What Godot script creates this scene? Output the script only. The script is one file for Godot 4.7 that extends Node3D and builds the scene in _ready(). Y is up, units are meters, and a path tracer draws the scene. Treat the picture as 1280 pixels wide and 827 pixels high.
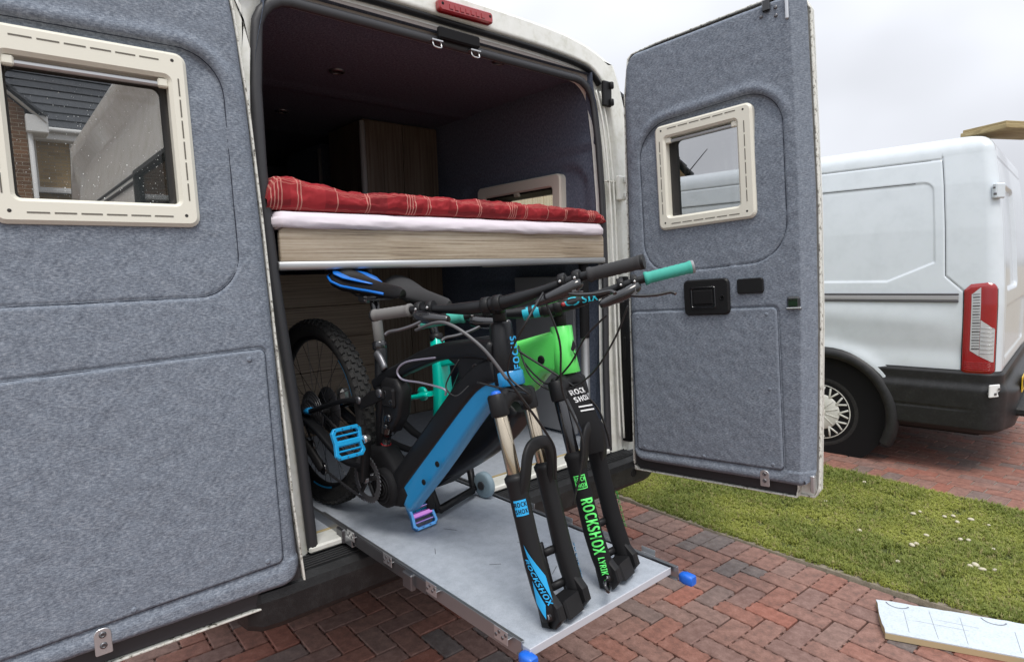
extends Node3D
# A campervan with both rear doors open and two bicycles on its slide-out tray, on a block-paved drive.

var counts := {}
var M := {}
const RAKE := 0.0532          # the rear of the campervan leans forward by this much per metre
const SILL := 0.6


# ---------------------------------------------------------------- mesh building
class G:
	var st := SurfaceTool.new()
	var grp := 0
	var any := false

	func _init() -> void:
		st.begin(Mesh.PRIMITIVE_TRIANGLES)

	func raw(v: PackedVector3Array, ix: PackedInt32Array, smooth: bool, flip: bool, uv := PackedVector2Array()) -> void:
		if smooth:
			grp += 1
		st.set_smooth_group(grp if smooth else -1)
		var order := [0, 2, 1] if flip else [0, 1, 2]
		for i in range(0, ix.size(), 3):
			for k in order:
				if uv.size():
					st.set_uv(uv[ix[i + k]])
				st.add_vertex(v[ix[i + k]])
		any = true

	static func outward(v: PackedVector3Array, ix: PackedInt32Array) -> bool:   # true when the faces must be turned to be clockwise from outside
		var s := 0.0
		var o := v[0]
		for i in range(0, ix.size(), 3):
			s += (v[ix[i]] - o).dot((v[ix[i + 1]] - o).cross(v[ix[i + 2]] - o))
		return s > 0.0

	func solid(v: PackedVector3Array, ix: PackedInt32Array, smooth := false) -> void:
		raw(v, ix, smooth, outward(v, ix))

	func face(v: PackedVector3Array, ix: PackedInt32Array, towards: Vector3, smooth := false, uv := PackedVector2Array()) -> void:
		var s := 0.0
		for i in range(0, ix.size(), 3):
			s += (v[ix[i + 1]] - v[ix[i]]).cross(v[ix[i + 2]] - v[ix[i]]).dot(towards)
		raw(v, ix, smooth, s > 0.0, uv)

	func box(c: Vector3, size: Vector3, bevel := 0.0, b := Basis()) -> void:
		var h := size * 0.5
		var e: float = min(bevel, min(h.x, min(h.y, h.z)) * 0.95)
		var v := PackedVector3Array()
		var ix := PackedInt32Array()
		if e <= 0.0:
			for x in [-1, 1]:
				for y in [-1, 1]:
					for z in [-1, 1]:
						v.append(c + b * Vector3(x * h.x, y * h.y, z * h.z))
			ix = PackedInt32Array([0, 1, 3, 0, 3, 2, 4, 6, 7, 4, 7, 5, 0, 4, 5, 0, 5, 1, 2, 3, 7, 2, 7, 6, 0, 2, 6, 0, 6, 4, 1, 5, 7, 1, 7, 3])
			solid(v, ix)
			return
		for x in [-1, 1]:
			for y in [-1, 1]:
				for z in [-1, 1]:
					v.append(c + b * Vector3(x * h.x, y * (h.y - e), z * (h.z - e)))
					v.append(c + b * Vector3(x * (h.x - e), y * h.y, z * (h.z - e)))
					v.append(c + b * Vector3(x * (h.x - e), y * (h.y - e), z * h.z))
		var q := func(a: int, b2: int, c2: int, d: int): ix.append_array([a, b2, c2, a, c2, d])
		# corner index = (x*4 + y*2 + z)*3 + axis
		q.call(0, 3, 9, 6); q.call(12, 18, 21, 15)
		q.call(1, 13, 16, 4); q.call(7, 10, 22, 19)
		q.call(2, 8, 20, 14); q.call(5, 17, 23, 11)
		for y in [0, 1]:
			for z in [0, 1]:   # edges along x
				var a: int = (y * 2 + z) * 3
				var d: int = (4 + y * 2 + z) * 3
				if (y + z) % 2 == 0:
					q.call(a + 1, a + 2, d + 2, d + 1)
				else:
					q.call(a + 1, d + 1, d + 2, a + 2)
		for x in [0, 1]:
			for z in [0, 1]:   # along y
				var a: int = (x * 4 + z) * 3
				var d: int = (x * 4 + 2 + z) * 3
				if (x + z) % 2 == 0:
					q.call(a, d, d + 2, a + 2)
				else:
					q.call(a, a + 2, d + 2, d)
		for x in [0, 1]:
			for y in [0, 1]:   # along z
				var a: int = (x * 4 + y * 2) * 3
				var d: int = (x * 4 + y * 2 + 1) * 3
				if (x + y) % 2 == 0:
					q.call(a, a + 1, d + 1, d)
				else:
					q.call(a, d, d + 1, a + 1)
		for k in 8:
			var odd: bool = ((k >> 2) + ((k >> 1) & 1) + (k & 1)) % 2 == 1
			ix.append_array([k * 3, k * 3 + 1, k * 3 + 2] if odd else [k * 3, k * 3 + 2, k * 3 + 1])
		solid(v, ix)

	func loft(rings: Array, closed := false, caps := true, smooth := true, ring_closed := true) -> void:
		var n: int = rings[0].size()
		var v := PackedVector3Array()
		for r in rings:
			v.append_array(r)
		var ix := PackedInt32Array()
		var m := rings.size()
		for i in (m if closed else m - 1):
			var i2 := (i + 1) % m
			for j in (n if ring_closed else n - 1):
				var j2 := (j + 1) % n
				ix.append_array([i * n + j, i * n + j2, i2 * n + j2, i * n + j, i2 * n + j2, i2 * n + j])
		var cap := PackedInt32Array()
		if caps and not closed:
			for j in range(1, n - 1):
				cap.append_array([0, j + 1, j])
				cap.append_array([(m - 1) * n, (m - 1) * n + j, (m - 1) * n + j + 1])
		var both := ix.duplicate()
		both.append_array(cap)
		var f := outward(v, both)
		raw(v, ix, smooth, f)
		if cap.size():
			raw(v, cap, false, f)

	# rx runs along side, ry along the other; pw > 1 squares the section
	func sweep(path: PackedVector3Array, rad, n := 10, o := {}) -> void:
		var m := path.size()
		var closed: bool = o.get("closed", false)
		var up: Vector3 = o.get("up", Vector3.ZERO)
		var pw: float = o.get("pow", 1.0)
		var bev: float = o.get("bevel", 0.2)
		var rings := []
		var tangents := []
		for i in m:
			var a := path[(i - 1 + m) % m] if closed or i > 0 else path[i]
			var b := path[(i + 1) % m] if closed or i < m - 1 else path[i]
			tangents.append((b - a).normalized())
		var side := Vector3.ZERO
		var t0: Vector3 = tangents[0]
		if up == Vector3.ZERO:
			var any_up := Vector3.UP if abs(t0.y) < 0.9 else Vector3.RIGHT
			side = any_up.cross(t0).normalized()
		for i in m:
			var t: Vector3 = tangents[i]
			if up != Vector3.ZERO:
				side = up.cross(t).normalized()
			else:
				side = (side - t * side.dot(t)).normalized()
			var u := t.cross(side)
			var r = rad
			if rad is Array or rad is PackedFloat32Array:
				var ft: float = float(i) * (rad.size() - 1) / max(m - 1, 1)
				var lo: int = min(int(ft), rad.size() - 2)
				r = lerp(rad[lo], rad[lo + 1], ft - lo)
			var rx: float = r.x if r is Vector2 else r
			var ry: float = r.y if r is Vector2 else r
			var ends := [1.0]
			if not closed and bev > 0.0 and (i == 0 or i == m - 1):
				ends = [1.0 - bev, 1.0] if i == 0 else [1.0, 1.0 - bev]
			for k in ends.size():
				var f: float = ends[k]
				var p := path[i]
				if f == 1.0 and ends.size() > 1:
					p += t * (min(rx, ry) * bev) * (1.0 if i == 0 else -1.0)
				var ring := PackedVector3Array()
				for j in n:
					var an := TAU * (j + 0.5) / n
					var cx := cos(an)
					var sy := sin(an)
					if pw != 1.0:
						cx = sign(cx) * pow(abs(cx), 1.0 / pw)
						sy = sign(sy) * pow(abs(sy), 1.0 / pw)
					ring.append(p + side * cx * rx * f + u * sy * ry * f)
				rings.append(ring)
		loft(rings, closed, o.get("caps", true), true)

	func tube(a: Vector3, b: Vector3, r, n := 10, o := {}) -> void:
		sweep(PackedVector3Array([a, b]), r, n, o)

	# profile: Vector2(radius, distance along the axis)
	func lathe(c: Vector3, axis: Vector3, prof: Array, n := 20, closed := false) -> void:
		var w := axis.normalized()
		var s := (Vector3.UP if abs(w.y) < 0.9 else Vector3.RIGHT).cross(w).normalized()
		var u := w.cross(s)
		var rings := []
		for q in prof:
			var ring := PackedVector3Array()
			for j in n:
				var an := TAU * j / n
				ring.append(c + w * q.y + (s * cos(an) + u * sin(an)) * max(q.x, 0.0001))
			rings.append(ring)
		if closed:
			loft(rings, true, false)
		else:   # flat steps keep their edges
			loft(rings, false, true)

	# an outline in the local x-y plane, from z0 to z1
	func prism(poly: PackedVector2Array, z0: float, z1: float, xf := Transform3D(), bevel := 0.0, rounded := false) -> void:
		var n := poly.size()
		var inner := G.inset(poly, bevel) if bevel > 0.0 else poly
		var loops := []
		if rounded:
			for k in 5:
				var an := PI / 2 * k / 4.0
				loops.append([G.inset(poly, bevel * (1.0 - sin(an))), z0 + bevel * (1.0 - cos(an))])
			for k in range(4, -1, -1):
				var an := PI / 2 * k / 4.0
				loops.append([G.inset(poly, bevel * (1.0 - sin(an))), z1 - bevel * (1.0 - cos(an))])
		elif bevel > 0.0:
			loops = [[inner, z0], [poly, z0 + bevel], [poly, z1 - bevel], [inner, z1]]
		else:
			loops = [[poly, z0], [poly, z1]]
		var v := PackedVector3Array()
		for l in loops:
			for q in l[0]:
				v.append(xf * Vector3(q.x, q.y, l[1]))
		var ix := PackedInt32Array()
		var m := loops.size()
		for i in m - 1:
			for j in n:
				var j2 := (j + 1) % n
				ix.append_array([i * n + j, i * n + j2, (i + 1) * n + j2, i * n + j, (i + 1) * n + j2, (i + 1) * n + j])
		var t := Geometry2D.triangulate_polygon(inner)
		# sides are counter-clockwise seen from outside when poly is; make the caps agree
		var area := 0.0
		for j in n:
			area += poly[j].cross(poly[(j + 1) % n])
		for i in range(0, t.size(), 3):
			var ar := (inner[t[i + 1]] - inner[t[i]]).cross(inner[t[i + 2]] - inner[t[i]])
			var tri := [t[i], t[i + 1], t[i + 2]] if ar * area > 0.0 else [t[i], t[i + 2], t[i + 1]]
			ix.append_array([tri[0], tri[2], tri[1], (m - 1) * n + tri[0], (m - 1) * n + tri[1], (m - 1) * n + tri[2]])
		solid(v, ix, rounded)

	static func inset(poly: PackedVector2Array, d: float) -> PackedVector2Array:
		var out := PackedVector2Array()
		var n := poly.size()
		var area := 0.0
		for j in n:
			area += poly[j].cross(poly[(j + 1) % n])
		var sg := 1.0 if area > 0.0 else -1.0
		for j in n:
			var a := (poly[j] - poly[(j - 1 + n) % n]).normalized()
			var b := (poly[(j + 1) % n] - poly[j]).normalized()
			var na := Vector2(-a.y, a.x) * sg
			var nb := Vector2(-b.y, b.x) * sg
			var bis := (na + nb)
			var l: float = max(bis.length(), 0.3)
			bis = bis / l
			out.append(poly[j] + bis * d / max(bis.dot(na), 0.4))
		return out

	# a flat frame between two outlines with as many points, bevelled
	func frame(outer: PackedVector2Array, inner: PackedVector2Array, z0: float, z1: float, xf := Transform3D(), bevel := 0.003) -> void:
		var n := outer.size()
		var o2 := G.inset(outer, bevel)
		var i2 := G.inset(inner, -bevel)
		var loops := [[outer, z0], [outer, z1 - bevel], [o2, z1], [i2, z1], [inner, z1 - bevel], [inner, z0]]
		var v := PackedVector3Array()
		for l in loops:
			for q in l[0]:
				v.append(xf * Vector3(q.x, q.y, l[1]))
		var ix := PackedInt32Array()
		for i in 6:
			var k := (i + 1) % 6
			for j in n:
				var j2 := (j + 1) % n
				ix.append_array([i * n + j, i * n + j2, k * n + j2, i * n + j, k * n + j2, k * n + j])
		solid(v, ix)

	func mesh() -> ArrayMesh:
		st.generate_normals()
		st.index()
		return st.commit()


# a smooth sheet: f(u, v) -> Vector3; skip(u, v) -> bool leaves holes; its front is along du x dv (flip turns it)
func sheet(us: PackedFloat32Array, vs: PackedFloat32Array, f: Callable, flip := false, skip = null) -> ArrayMesh:
	var nu := us.size()
	var nv := vs.size()
	var p := PackedVector3Array()
	p.resize(nu * nv)
	var uv := PackedVector2Array()
	uv.resize(nu * nv)
	for j in nv:
		for i in nu:
			p[j * nu + i] = f.call(us[i], vs[j])
			uv[j * nu + i] = Vector2(us[i], vs[j])
	var nm := PackedVector3Array()
	nm.resize(nu * nv)
	for j in nv:
		for i in nu:
			var du := p[j * nu + min(i + 1, nu - 1)] - p[j * nu + max(i - 1, 0)]
			var dv := p[min(j + 1, nv - 1) * nu + i] - p[max(j - 1, 0) * nu + i]
			var c := du.cross(dv).normalized()
			nm[j * nu + i] = -c if flip else c
	var ix := PackedInt32Array()
	for j in nv - 1:
		for i in nu - 1:
			if skip != null and skip.call((us[i] + us[i + 1]) * 0.5, (vs[j] + vs[j + 1]) * 0.5):
				continue
			var a := j * nu + i
			if flip:
				ix.append_array([a, a + 1, a + nu + 1, a, a + nu + 1, a + nu])
			else:
				ix.append_array([a, a + nu + 1, a + 1, a, a + nu, a + nu + 1])
	var ar := []
	ar.resize(Mesh.ARRAY_MAX)
	ar[Mesh.ARRAY_VERTEX] = p
	ar[Mesh.ARRAY_NORMAL] = nm
	ar[Mesh.ARRAY_TEX_UV] = uv
	ar[Mesh.ARRAY_INDEX] = ix
	var me := ArrayMesh.new()
	me.add_surface_from_arrays(Mesh.PRIMITIVE_TRIANGLES, ar)
	return me


func span(a: float, b: float, step: float, extra := []) -> PackedFloat32Array:
	var n: int = max(1, int(ceil((b - a) / step)))
	var out := PackedFloat32Array()
	for i in n + 1:
		out.append(lerp(a, b, float(i) / n))
	for e in extra:
		if e > a and e < b:
			out.append(e)
	out.sort()
	return out


func smooth_path(pts: Array, sub := 6, closed := false) -> PackedVector3Array:
	var out := PackedVector3Array()
	var n := pts.size()
	for i in (n if closed else n - 1):
		var p0: Vector3 = pts[(i - 1 + n) % n] if closed or i > 0 else pts[i]
		var p1: Vector3 = pts[i]
		var p2: Vector3 = pts[(i + 1) % n]
		var p3: Vector3 = pts[(i + 2) % n] if closed or i < n - 2 else pts[n - 1]
		for k in sub:
			var t := float(k) / sub
			out.append(p1.cubic_interpolate(p2, p0, p3, t))
	if not closed:
		out.append(pts[n - 1])
	return out


func rrect(x0: float, y0: float, x1: float, y1: float, r, seg := 5) -> PackedVector2Array:
	var rs = r if r is Array else [r, r, r, r]     # from bottom right, counter-clockwise
	var out := PackedVector2Array()
	var cs := [Vector2(x1 - rs[0], y0 + rs[0]), Vector2(x1 - rs[1], y1 - rs[1]), Vector2(x0 + rs[2], y1 - rs[2]), Vector2(x0 + rs[3], y0 + rs[3])]
	for k in 4:
		for i in seg + 1:
			var a := -PI / 2 + k * PI / 2 + PI / 2 * i / seg
			out.append(cs[k] + Vector2(cos(a), sin(a)) * rs[k])
	return out


func sd_rrect(x: float, y: float, x0: float, y0: float, x1: float, y1: float, r: float) -> float:
	var qx: float = abs(x - (x0 + x1) * 0.5) - (x1 - x0) * 0.5 + r
	var qy: float = abs(y - (y0 + y1) * 0.5) - (y1 - y0) * 0.5 + r
	return Vector2(max(qx, 0.0), max(qy, 0.0)).length() + min(max(qx, qy), 0.0) - r


# ---------------------------------------------------------------- naming
func uname(p: Node, n: String) -> String:
	var k := str(p.get_instance_id()) + n
	var c: int = counts.get(k, 0)
	counts[k] = c + 1
	return n if c == 0 else "%s_%03d" % [n, c]


func tag(o: Node, label := "", category := "", group := "", kind := "") -> Node:
	if label:
		o.set_meta("label", label)
	if category:
		o.set_meta("category", category)
	if group:
		o.set_meta("group", group)
	if kind:
		o.set_meta("kind", kind)
	return o


func thing(called: String, label: String, category: String, xf := Transform3D(), group := "") -> Node3D:
	var o := Node3D.new()
	o.name = uname(self, called)
	add_child(o, true)
	o.transform = xf
	tag(o, label, category, group)
	return o


func part(called: String, g, m: Material, parent: Node, label := "") -> MeshInstance3D:
	var o := MeshInstance3D.new()
	o.name = uname(parent, called)
	o.mesh = g.mesh() if g is G else g
	o.material_override = m
	parent.add_child(o, true)
	if label:
		o.set_meta("label", label)
	return o


# ---------------------------------------------------------------- lettering, bent by a callable
func letters(s: String, height: float, depth: float, bend: Callable, widen := 1.0, font := "Droid Sans", weight := 800, g: G = null) -> G:
	var tm := TextMesh.new()
	var sf := SystemFont.new()
	sf.font_names = PackedStringArray([font])
	sf.font_weight = weight
	tm.font = sf
	tm.text = s
	tm.font_size = 64
	tm.pixel_size = 0.01
	tm.depth = 0.1
	tm.curve_step = 4.0
	var ar := tm.get_mesh_arrays()
	if g == null:
		g = G.new()
	if ar.is_empty() or ar[Mesh.ARRAY_VERTEX] == null:
		return g
	var v: PackedVector3Array = ar[Mesh.ARRAY_VERTEX]
	var lo := Vector3.INF
	var hi := -Vector3.INF
	for q in v:
		lo = lo.min(q)
		hi = hi.max(q)
	var k := height / (hi.y - lo.y)
	var c := (lo + hi) * 0.5
	var out := PackedVector3Array()
	for q in v:
		out.append(bend.call((q.x - c.x) * k * widen, (q.y - c.y) * k, (q.z - c.z) / (hi.z - lo.z) * depth))
	var ix := PackedInt32Array(ar[Mesh.ARRAY_INDEX]) if ar[Mesh.ARRAY_INDEX] != null else PackedInt32Array(range(v.size()))
	g.raw(out, ix, false, false)
	return g


# letters laid on a flat place: right, up and outward axes
func flat(at: Vector3, right: Vector3, up: Vector3) -> Callable:
	var r := right.normalized()
	var n := r.cross(up).normalized()
	var u := n.cross(r)
	return func(x: float, y: float, z: float) -> Vector3: return at + r * x + u * y + n * z


# letters wound on a rod: x along the axis, y round it
func round_rod(a: Vector3, axis: Vector3, facing: Vector3, r: float) -> Callable:
	var w := axis.normalized()
	var f := (facing - w * facing.dot(w)).normalized()
	var b := f.cross(w)
	return func(x: float, y: float, z: float) -> Vector3:
		var an := y / r
		return a + w * x + (f * cos(an) + b * sin(an)) * (r + z)


# ---------------------------------------------------------------- materials
func noise(n: int, freq: float, sd: int, oct := 4, w := 0, h := 0) -> PackedByteArray:
	var f := FastNoiseLite.new()
	f.seed = sd
	f.noise_type = FastNoiseLite.TYPE_SIMPLEX_SMOOTH
	f.frequency = freq
	f.fractal_octaves = oct
	var im := f.get_seamless_image(w if w else n, h if h else n)
	im.convert(Image.FORMAT_L8)
	if im.get_width() != n or im.get_height() != n:
		im.resize(n, n, Image.INTERPOLATE_CUBIC)
	return im.get_data()


# layers: [bytes, weight]; ramp: colours (linear) from low to high
func paint(n: int, layers: Array, ramp: Array, contrast := 1.0) -> ImageTexture:
	var data := PackedByteArray()
	data.resize(n * n * 3)
	var table := []
	for i in 256:
		var t := i / 255.0 * (ramp.size() - 1)
		var k: int = min(int(t), ramp.size() - 2)
		table.append((ramp[k] as Color).lerp(ramp[k + 1], t - k).linear_to_srgb())
	var total := 0.0
	for l in layers:
		total += l[1]
	for i in n * n:
		var s := 0.0
		for l in layers:
			s += l[0][i] * l[1]
		s = (s / total - 127.5) * contrast + 127.5
		var c: Color = table[clampi(int(s), 0, 255)]
		data[i * 3] = c.r8
		data[i * 3 + 1] = c.g8
		data[i * 3 + 2] = c.b8
	var im := Image.create_from_data(n, n, false, Image.FORMAT_RGB8, data)
	return ImageTexture.create_from_image(im)


func bumps(n: int, layers: Array, strength: float) -> ImageTexture:
	var data := PackedByteArray()
	data.resize(n * n)
	var total := 0.0
	for l in layers:
		total += l[1]
	for i in n * n:
		var s := 0.0
		for l in layers:
			s += l[0][i] * l[1]
		data[i] = int(s / total)
	var im := Image.create_from_data(n, n, false, Image.FORMAT_L8, data)
	im.convert(Image.FORMAT_RGBA8)
	im.bump_map_to_normal_map(strength)
	return ImageTexture.create_from_image(im)


func mat(r: float, g: float, b: float, rough := 0.6, metal := 0.0, o := {}) -> StandardMaterial3D:
	var m := StandardMaterial3D.new()
	m.albedo_color = Color(r, g, b).linear_to_srgb()
	m.roughness = rough
	m.metallic = metal
	if o.has("tex"):
		m.albedo_texture = o.tex
		m.albedo_color = Color.WHITE
	if o.has("normal"):
		m.normal_enabled = true
		m.normal_texture = o.normal
		m.normal_scale = o.get("nscale", 1.0)
	if o.has("size"):      # metres that one copy of the texture covers
		m.uv1_triplanar = true
		m.uv1_triplanar_sharpness = 4.0
		m.uv1_scale = Vector3.ONE / o.size if o.size is float else Vector3(1.0 / o.size.x, 1.0 / o.size.y, 1.0 / o.size.z)
	if o.has("world"):
		m.uv1_world_triplanar = true
	if o.has("coat"):
		m.clearcoat_enabled = true
		m.clearcoat = o.coat
		m.clearcoat_roughness = 0.08
	if o.has("spec"):
		m.metallic_specular = o.spec
	return m


func copy_mat(m: StandardMaterial3D, tint: Color) -> StandardMaterial3D:
	var c: StandardMaterial3D = m.duplicate()
	c.albedo_color = tint.linear_to_srgb()
	return c


func pane_mat(r: float, g: float, b: float, alpha: float) -> StandardMaterial3D:
	var m := StandardMaterial3D.new()
	m.albedo_color = Color(Color(r, g, b).linear_to_srgb(), alpha)
	m.transparency = BaseMaterial3D.TRANSPARENCY_ALPHA
	m.roughness = 0.03
	m.metallic_specular = 0.3
	return m


func materials() -> void:
	var fine := noise(512, 0.16, 3, 3)
	var mid := noise(512, 0.045, 5, 3)
	var wide := noise(512, 0.012, 7, 3)
	var fibre := noise(512, 0.12, 11, 3, 512, 170)
	var fibre2 := noise(512, 0.12, 12, 3, 170, 512)
	var grain := noise(512, 0.03, 13, 5, 32, 512)
	var grain2 := noise(512, 0.09, 14, 4, 24, 512)
	# felt: grey blue carpet lining with lighter and darker fibres
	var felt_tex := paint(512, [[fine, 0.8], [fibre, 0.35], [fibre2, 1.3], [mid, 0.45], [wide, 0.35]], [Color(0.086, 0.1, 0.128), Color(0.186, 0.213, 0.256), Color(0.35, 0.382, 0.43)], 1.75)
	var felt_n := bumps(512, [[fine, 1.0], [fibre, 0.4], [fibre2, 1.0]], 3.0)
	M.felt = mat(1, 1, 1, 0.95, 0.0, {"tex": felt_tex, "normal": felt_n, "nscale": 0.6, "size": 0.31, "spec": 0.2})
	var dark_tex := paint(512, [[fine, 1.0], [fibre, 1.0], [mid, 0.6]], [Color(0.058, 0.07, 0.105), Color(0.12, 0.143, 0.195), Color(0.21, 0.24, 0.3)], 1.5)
	M.felt_shaded = mat(1, 1, 1, 0.95, 0.0, {"tex": dark_tex, "normal": felt_n, "nscale": 0.5, "size": 0.42, "spec": 0.15})  # same felt as the doors, with the dimness indoors put into its colour
	# pale wood laminate, its grain along x or along y
	var wood := paint(512, [[grain, 1.3], [grain2, 0.8], [mid, 0.2]], [Color(0.16, 0.12, 0.085), Color(0.33, 0.265, 0.19), Color(0.44, 0.37, 0.285), Color(0.5, 0.44, 0.36)], 1.5)
	M.wood_across = mat(1, 1, 1, 0.45, 0.0, {"tex": wood, "size": Vector3(0.9, 0.24, 0.9)})
	M.groove_shade = mat(0.035, 0.04, 0.055, 0.95, 0.0, {"spec": 0.1})  # near-black strips that stand for the shade in grooves
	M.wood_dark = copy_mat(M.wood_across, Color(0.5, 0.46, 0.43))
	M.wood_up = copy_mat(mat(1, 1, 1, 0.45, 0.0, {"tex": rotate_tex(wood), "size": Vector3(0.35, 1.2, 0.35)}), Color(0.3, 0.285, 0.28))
	M.board_wood = mat(1, 1, 1, 0.8, 0.0, {"tex": paint(512, [[grain, 1.0], [grain2, 1.0], [fine, 0.3]], [Color(0.2, 0.15, 0.07), Color(0.36, 0.28, 0.14), Color(0.48, 0.4, 0.23)], 1.5), "size": Vector3(0.3, 0.6, 0.3)})
	M.fence = mat(1, 1, 1, 0.85, 0.0, {"tex": rotate_tex(paint(512, [[grain, 1.0], [grain2, 0.7], [mid, 0.3]], [Color(0.5, 0.4, 0.24), Color(0.68, 0.59, 0.41), Color(0.76, 0.68, 0.5)], 1.4)), "size": Vector3(0.4, 1.2, 0.4)})
	# paints and plastics
	var dirt := paint(512, [[wide, 1.0], [mid, 0.6], [fine, 0.25]], [Color(0.6, 0.6, 0.53), Color(0.73, 0.735, 0.69), Color(0.78, 0.785, 0.75)], 1.5)
	M.white = mat(1, 1, 1, 0.35, 0.0, {"tex": dirt, "size": 0.7, "coat": 0.5})
	var dirt2 := paint(512, [[wide, 1.0], [mid, 0.5]], [Color(0.595, 0.65, 0.685), Color(0.635, 0.69, 0.73), Color(0.65, 0.705, 0.745)], 1.3)
	M.white_cool = mat(1, 1, 1, 0.28, 0.0, {"tex": dirt2, "size": 1.3, "coat": 0.8})
	var chips := paint(512, [[mid, 1.0], [wide, 0.5], [fine, 0.4]], [Color(0.04, 0.035, 0.03), Color(0.3, 0.28, 0.23), Color(0.62, 0.62, 0.56), Color(0.68, 0.68, 0.63), Color(0.7, 0.7, 0.65), Color(0.7, 0.7, 0.65), Color(0.71, 0.71, 0.66)], 2.2)
	M.chipped = mat(1, 1, 1, 0.5, 0.0, {"tex": chips, "size": 0.45})
	M.header_shade = mat(0.36, 0.31, 0.28, 0.5)  # the white header under its overhang, with the shade put into the colour
	M.black = mat(0.011, 0.011, 0.012, 0.45, 0.0, {"spec": 0.35})
	M.black_matt = mat(0.009, 0.009, 0.01, 0.7, 0.0, {"spec": 0.3})
	M.black_gloss = mat(0.01, 0.01, 0.012, 0.18, 0.0, {"coat": 0.6})
	var plas := paint(512, [[mid, 1.0], [fine, 0.6], [wide, 1.0]], [Color(0.005, 0.0052, 0.006), Color(0.009, 0.0095, 0.0105), Color(0.022, 0.023, 0.024)], 1.5)
	M.bumper = mat(1, 1, 1, 0.5, 0.0, {"tex": plas, "size": 0.5, "normal": bumps(512, [[fine, 1.0]], 1.5), "nscale": 0.4})  # black plastic, its colour darkened for the shade of tray and door
	M.rubber = mat(0.014, 0.014, 0.015, 0.75)
	M.seal = mat(0.03, 0.03, 0.034, 0.5)
	M.tyre = mat(1, 1, 1, 0.85, 0.0, {"tex": paint(512, [[mid, 1.0], [fine, 0.8], [wide, 0.6]], [Color(0.008, 0.008, 0.008), Color(0.018, 0.018, 0.018), Color(0.045, 0.042, 0.038)], 1.4), "size": 0.25})
	M.cream = mat(0.71, 0.69, 0.6, 0.42)
	M.cream_dark = mat(0.5, 0.47, 0.38, 0.5)
	M.slot = mat(0.03, 0.028, 0.025, 0.8)
	M.vent = mat(0.13, 0.12, 0.1, 0.8)
	M.pane = pane_mat(0.012, 0.02, 0.02, 0.29)
	M.pane_clear = pane_mat(0.5, 0.55, 0.5, 0.08)
	M.zinc = mat(0.55, 0.56, 0.58, 0.38, 0.85)
	M.rail = mat(0.34, 0.35, 0.37, 0.35, 0.85)
	M.steel = mat(0.6, 0.6, 0.6, 0.28, 0.95)
	M.steel_dark = mat(0.16, 0.16, 0.17, 0.35, 0.8)
	M.rail_grey = mat(0.36, 0.36, 0.37, 0.45)
	M.edge_grey = mat(0.3, 0.3, 0.3, 0.5)
	M.alu = mat(0.46, 0.47, 0.48, 0.42, 0.75)
	M.stanchion = mat(0.5, 0.43, 0.33, 0.16, 0.9)
	M.red_lens = mat(0.3, 0.006, 0.008, 0.12, 0.0, {"coat": 0.7})
	M.clear_lens = mat(0.62, 0.64, 0.66, 0.12, 0.35, {"coat": 1.0})
	M.blue_plastic = mat(0.012, 0.13, 0.62, 0.35)
	var speck := paint(512, [[fine, 1.0], [mid, 0.45], [wide, 0.7]], [Color(0.29, 0.32, 0.365), Color(0.37, 0.405, 0.455), Color(0.44, 0.475, 0.53)], 1.6)
	M.tray = mat(1, 1, 1, 0.5, 0.0, {"tex": speck, "size": 0.35})
	M.tray_edge = mat(0.5, 0.51, 0.55, 0.45)
	M.side_grey = mat(0.24, 0.245, 0.26, 0.5)
	M.sheet = mat(0.72, 0.66, 0.72, 0.9)
	M.foam_face = mat(1, 1, 1, 0.55, 0.0, {"tex": paint(512, [[mid, 1.0], [fine, 0.5], [wide, 0.5]], [Color(0.42, 0.48, 0.53), Color(0.54, 0.6, 0.65), Color(0.58, 0.64, 0.68)], 1.5), "size": 0.3})
	M.foam_core = mat(0.46, 0.36, 0.21, 0.9)
	M.ink = mat(0.09, 0.1, 0.13, 0.7)
	M.blue = mat(0.012, 0.24, 0.52, 0.32, 0.0, {"coat": 0.4})
	M.blue_decal = mat(0.02, 0.36, 0.72, 0.4)
	M.pedal_blue = mat(0.01, 0.31, 0.62, 0.35, 0.1)
	M.saddle_blue = mat(0.01, 0.16, 0.6, 0.3)
	M.oil_slick = mat(0.4, 0.3, 0.62, 0.2, 0.85)
	M.oil_blue = mat(0.1, 0.3, 0.6, 0.2, 0.85)
	M.oil_pink = mat(0.62, 0.25, 0.66, 0.2, 0.85)
	M.green = mat(0.13, 0.83, 0.15, 0.3, 0.0, {"coat": 0.5})
	M.green_decal = mat(0.12, 0.8, 0.16, 0.45)
	M.teal = mat(0.0, 0.56, 0.43, 0.3, 0.0, {"coat": 0.5})
	M.teal_grip = mat(0.05, 0.36, 0.29, 0.75)
	M.teal_decal = mat(0.01, 0.38, 0.5, 0.4)
	M.frame_black = mat(0.009, 0.0095, 0.011, 0.4, 0.0, {"spec": 0.35, "coat": 0.1})
	M.grip = mat(0.03, 0.03, 0.032, 0.8)
	M.grey_hose = mat(0.1, 0.1, 0.105, 0.4)
	M.post_grey = mat(0.17, 0.17, 0.165, 0.6)
	M.hose = mat(0.012, 0.012, 0.013, 0.4)
	M.silver_hose = mat(0.36, 0.34, 0.42, 0.35, 0.3)
	M.white_print = mat(0.72, 0.72, 0.72, 0.5)
	M.wheel_grey = mat(0.23, 0.31, 0.36, 0.6)
	M.hub_cap = mat(0.66, 0.66, 0.61, 0.42, 0.0)
	M.plate = mat(0.78, 0.5, 0.02, 0.35)
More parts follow.
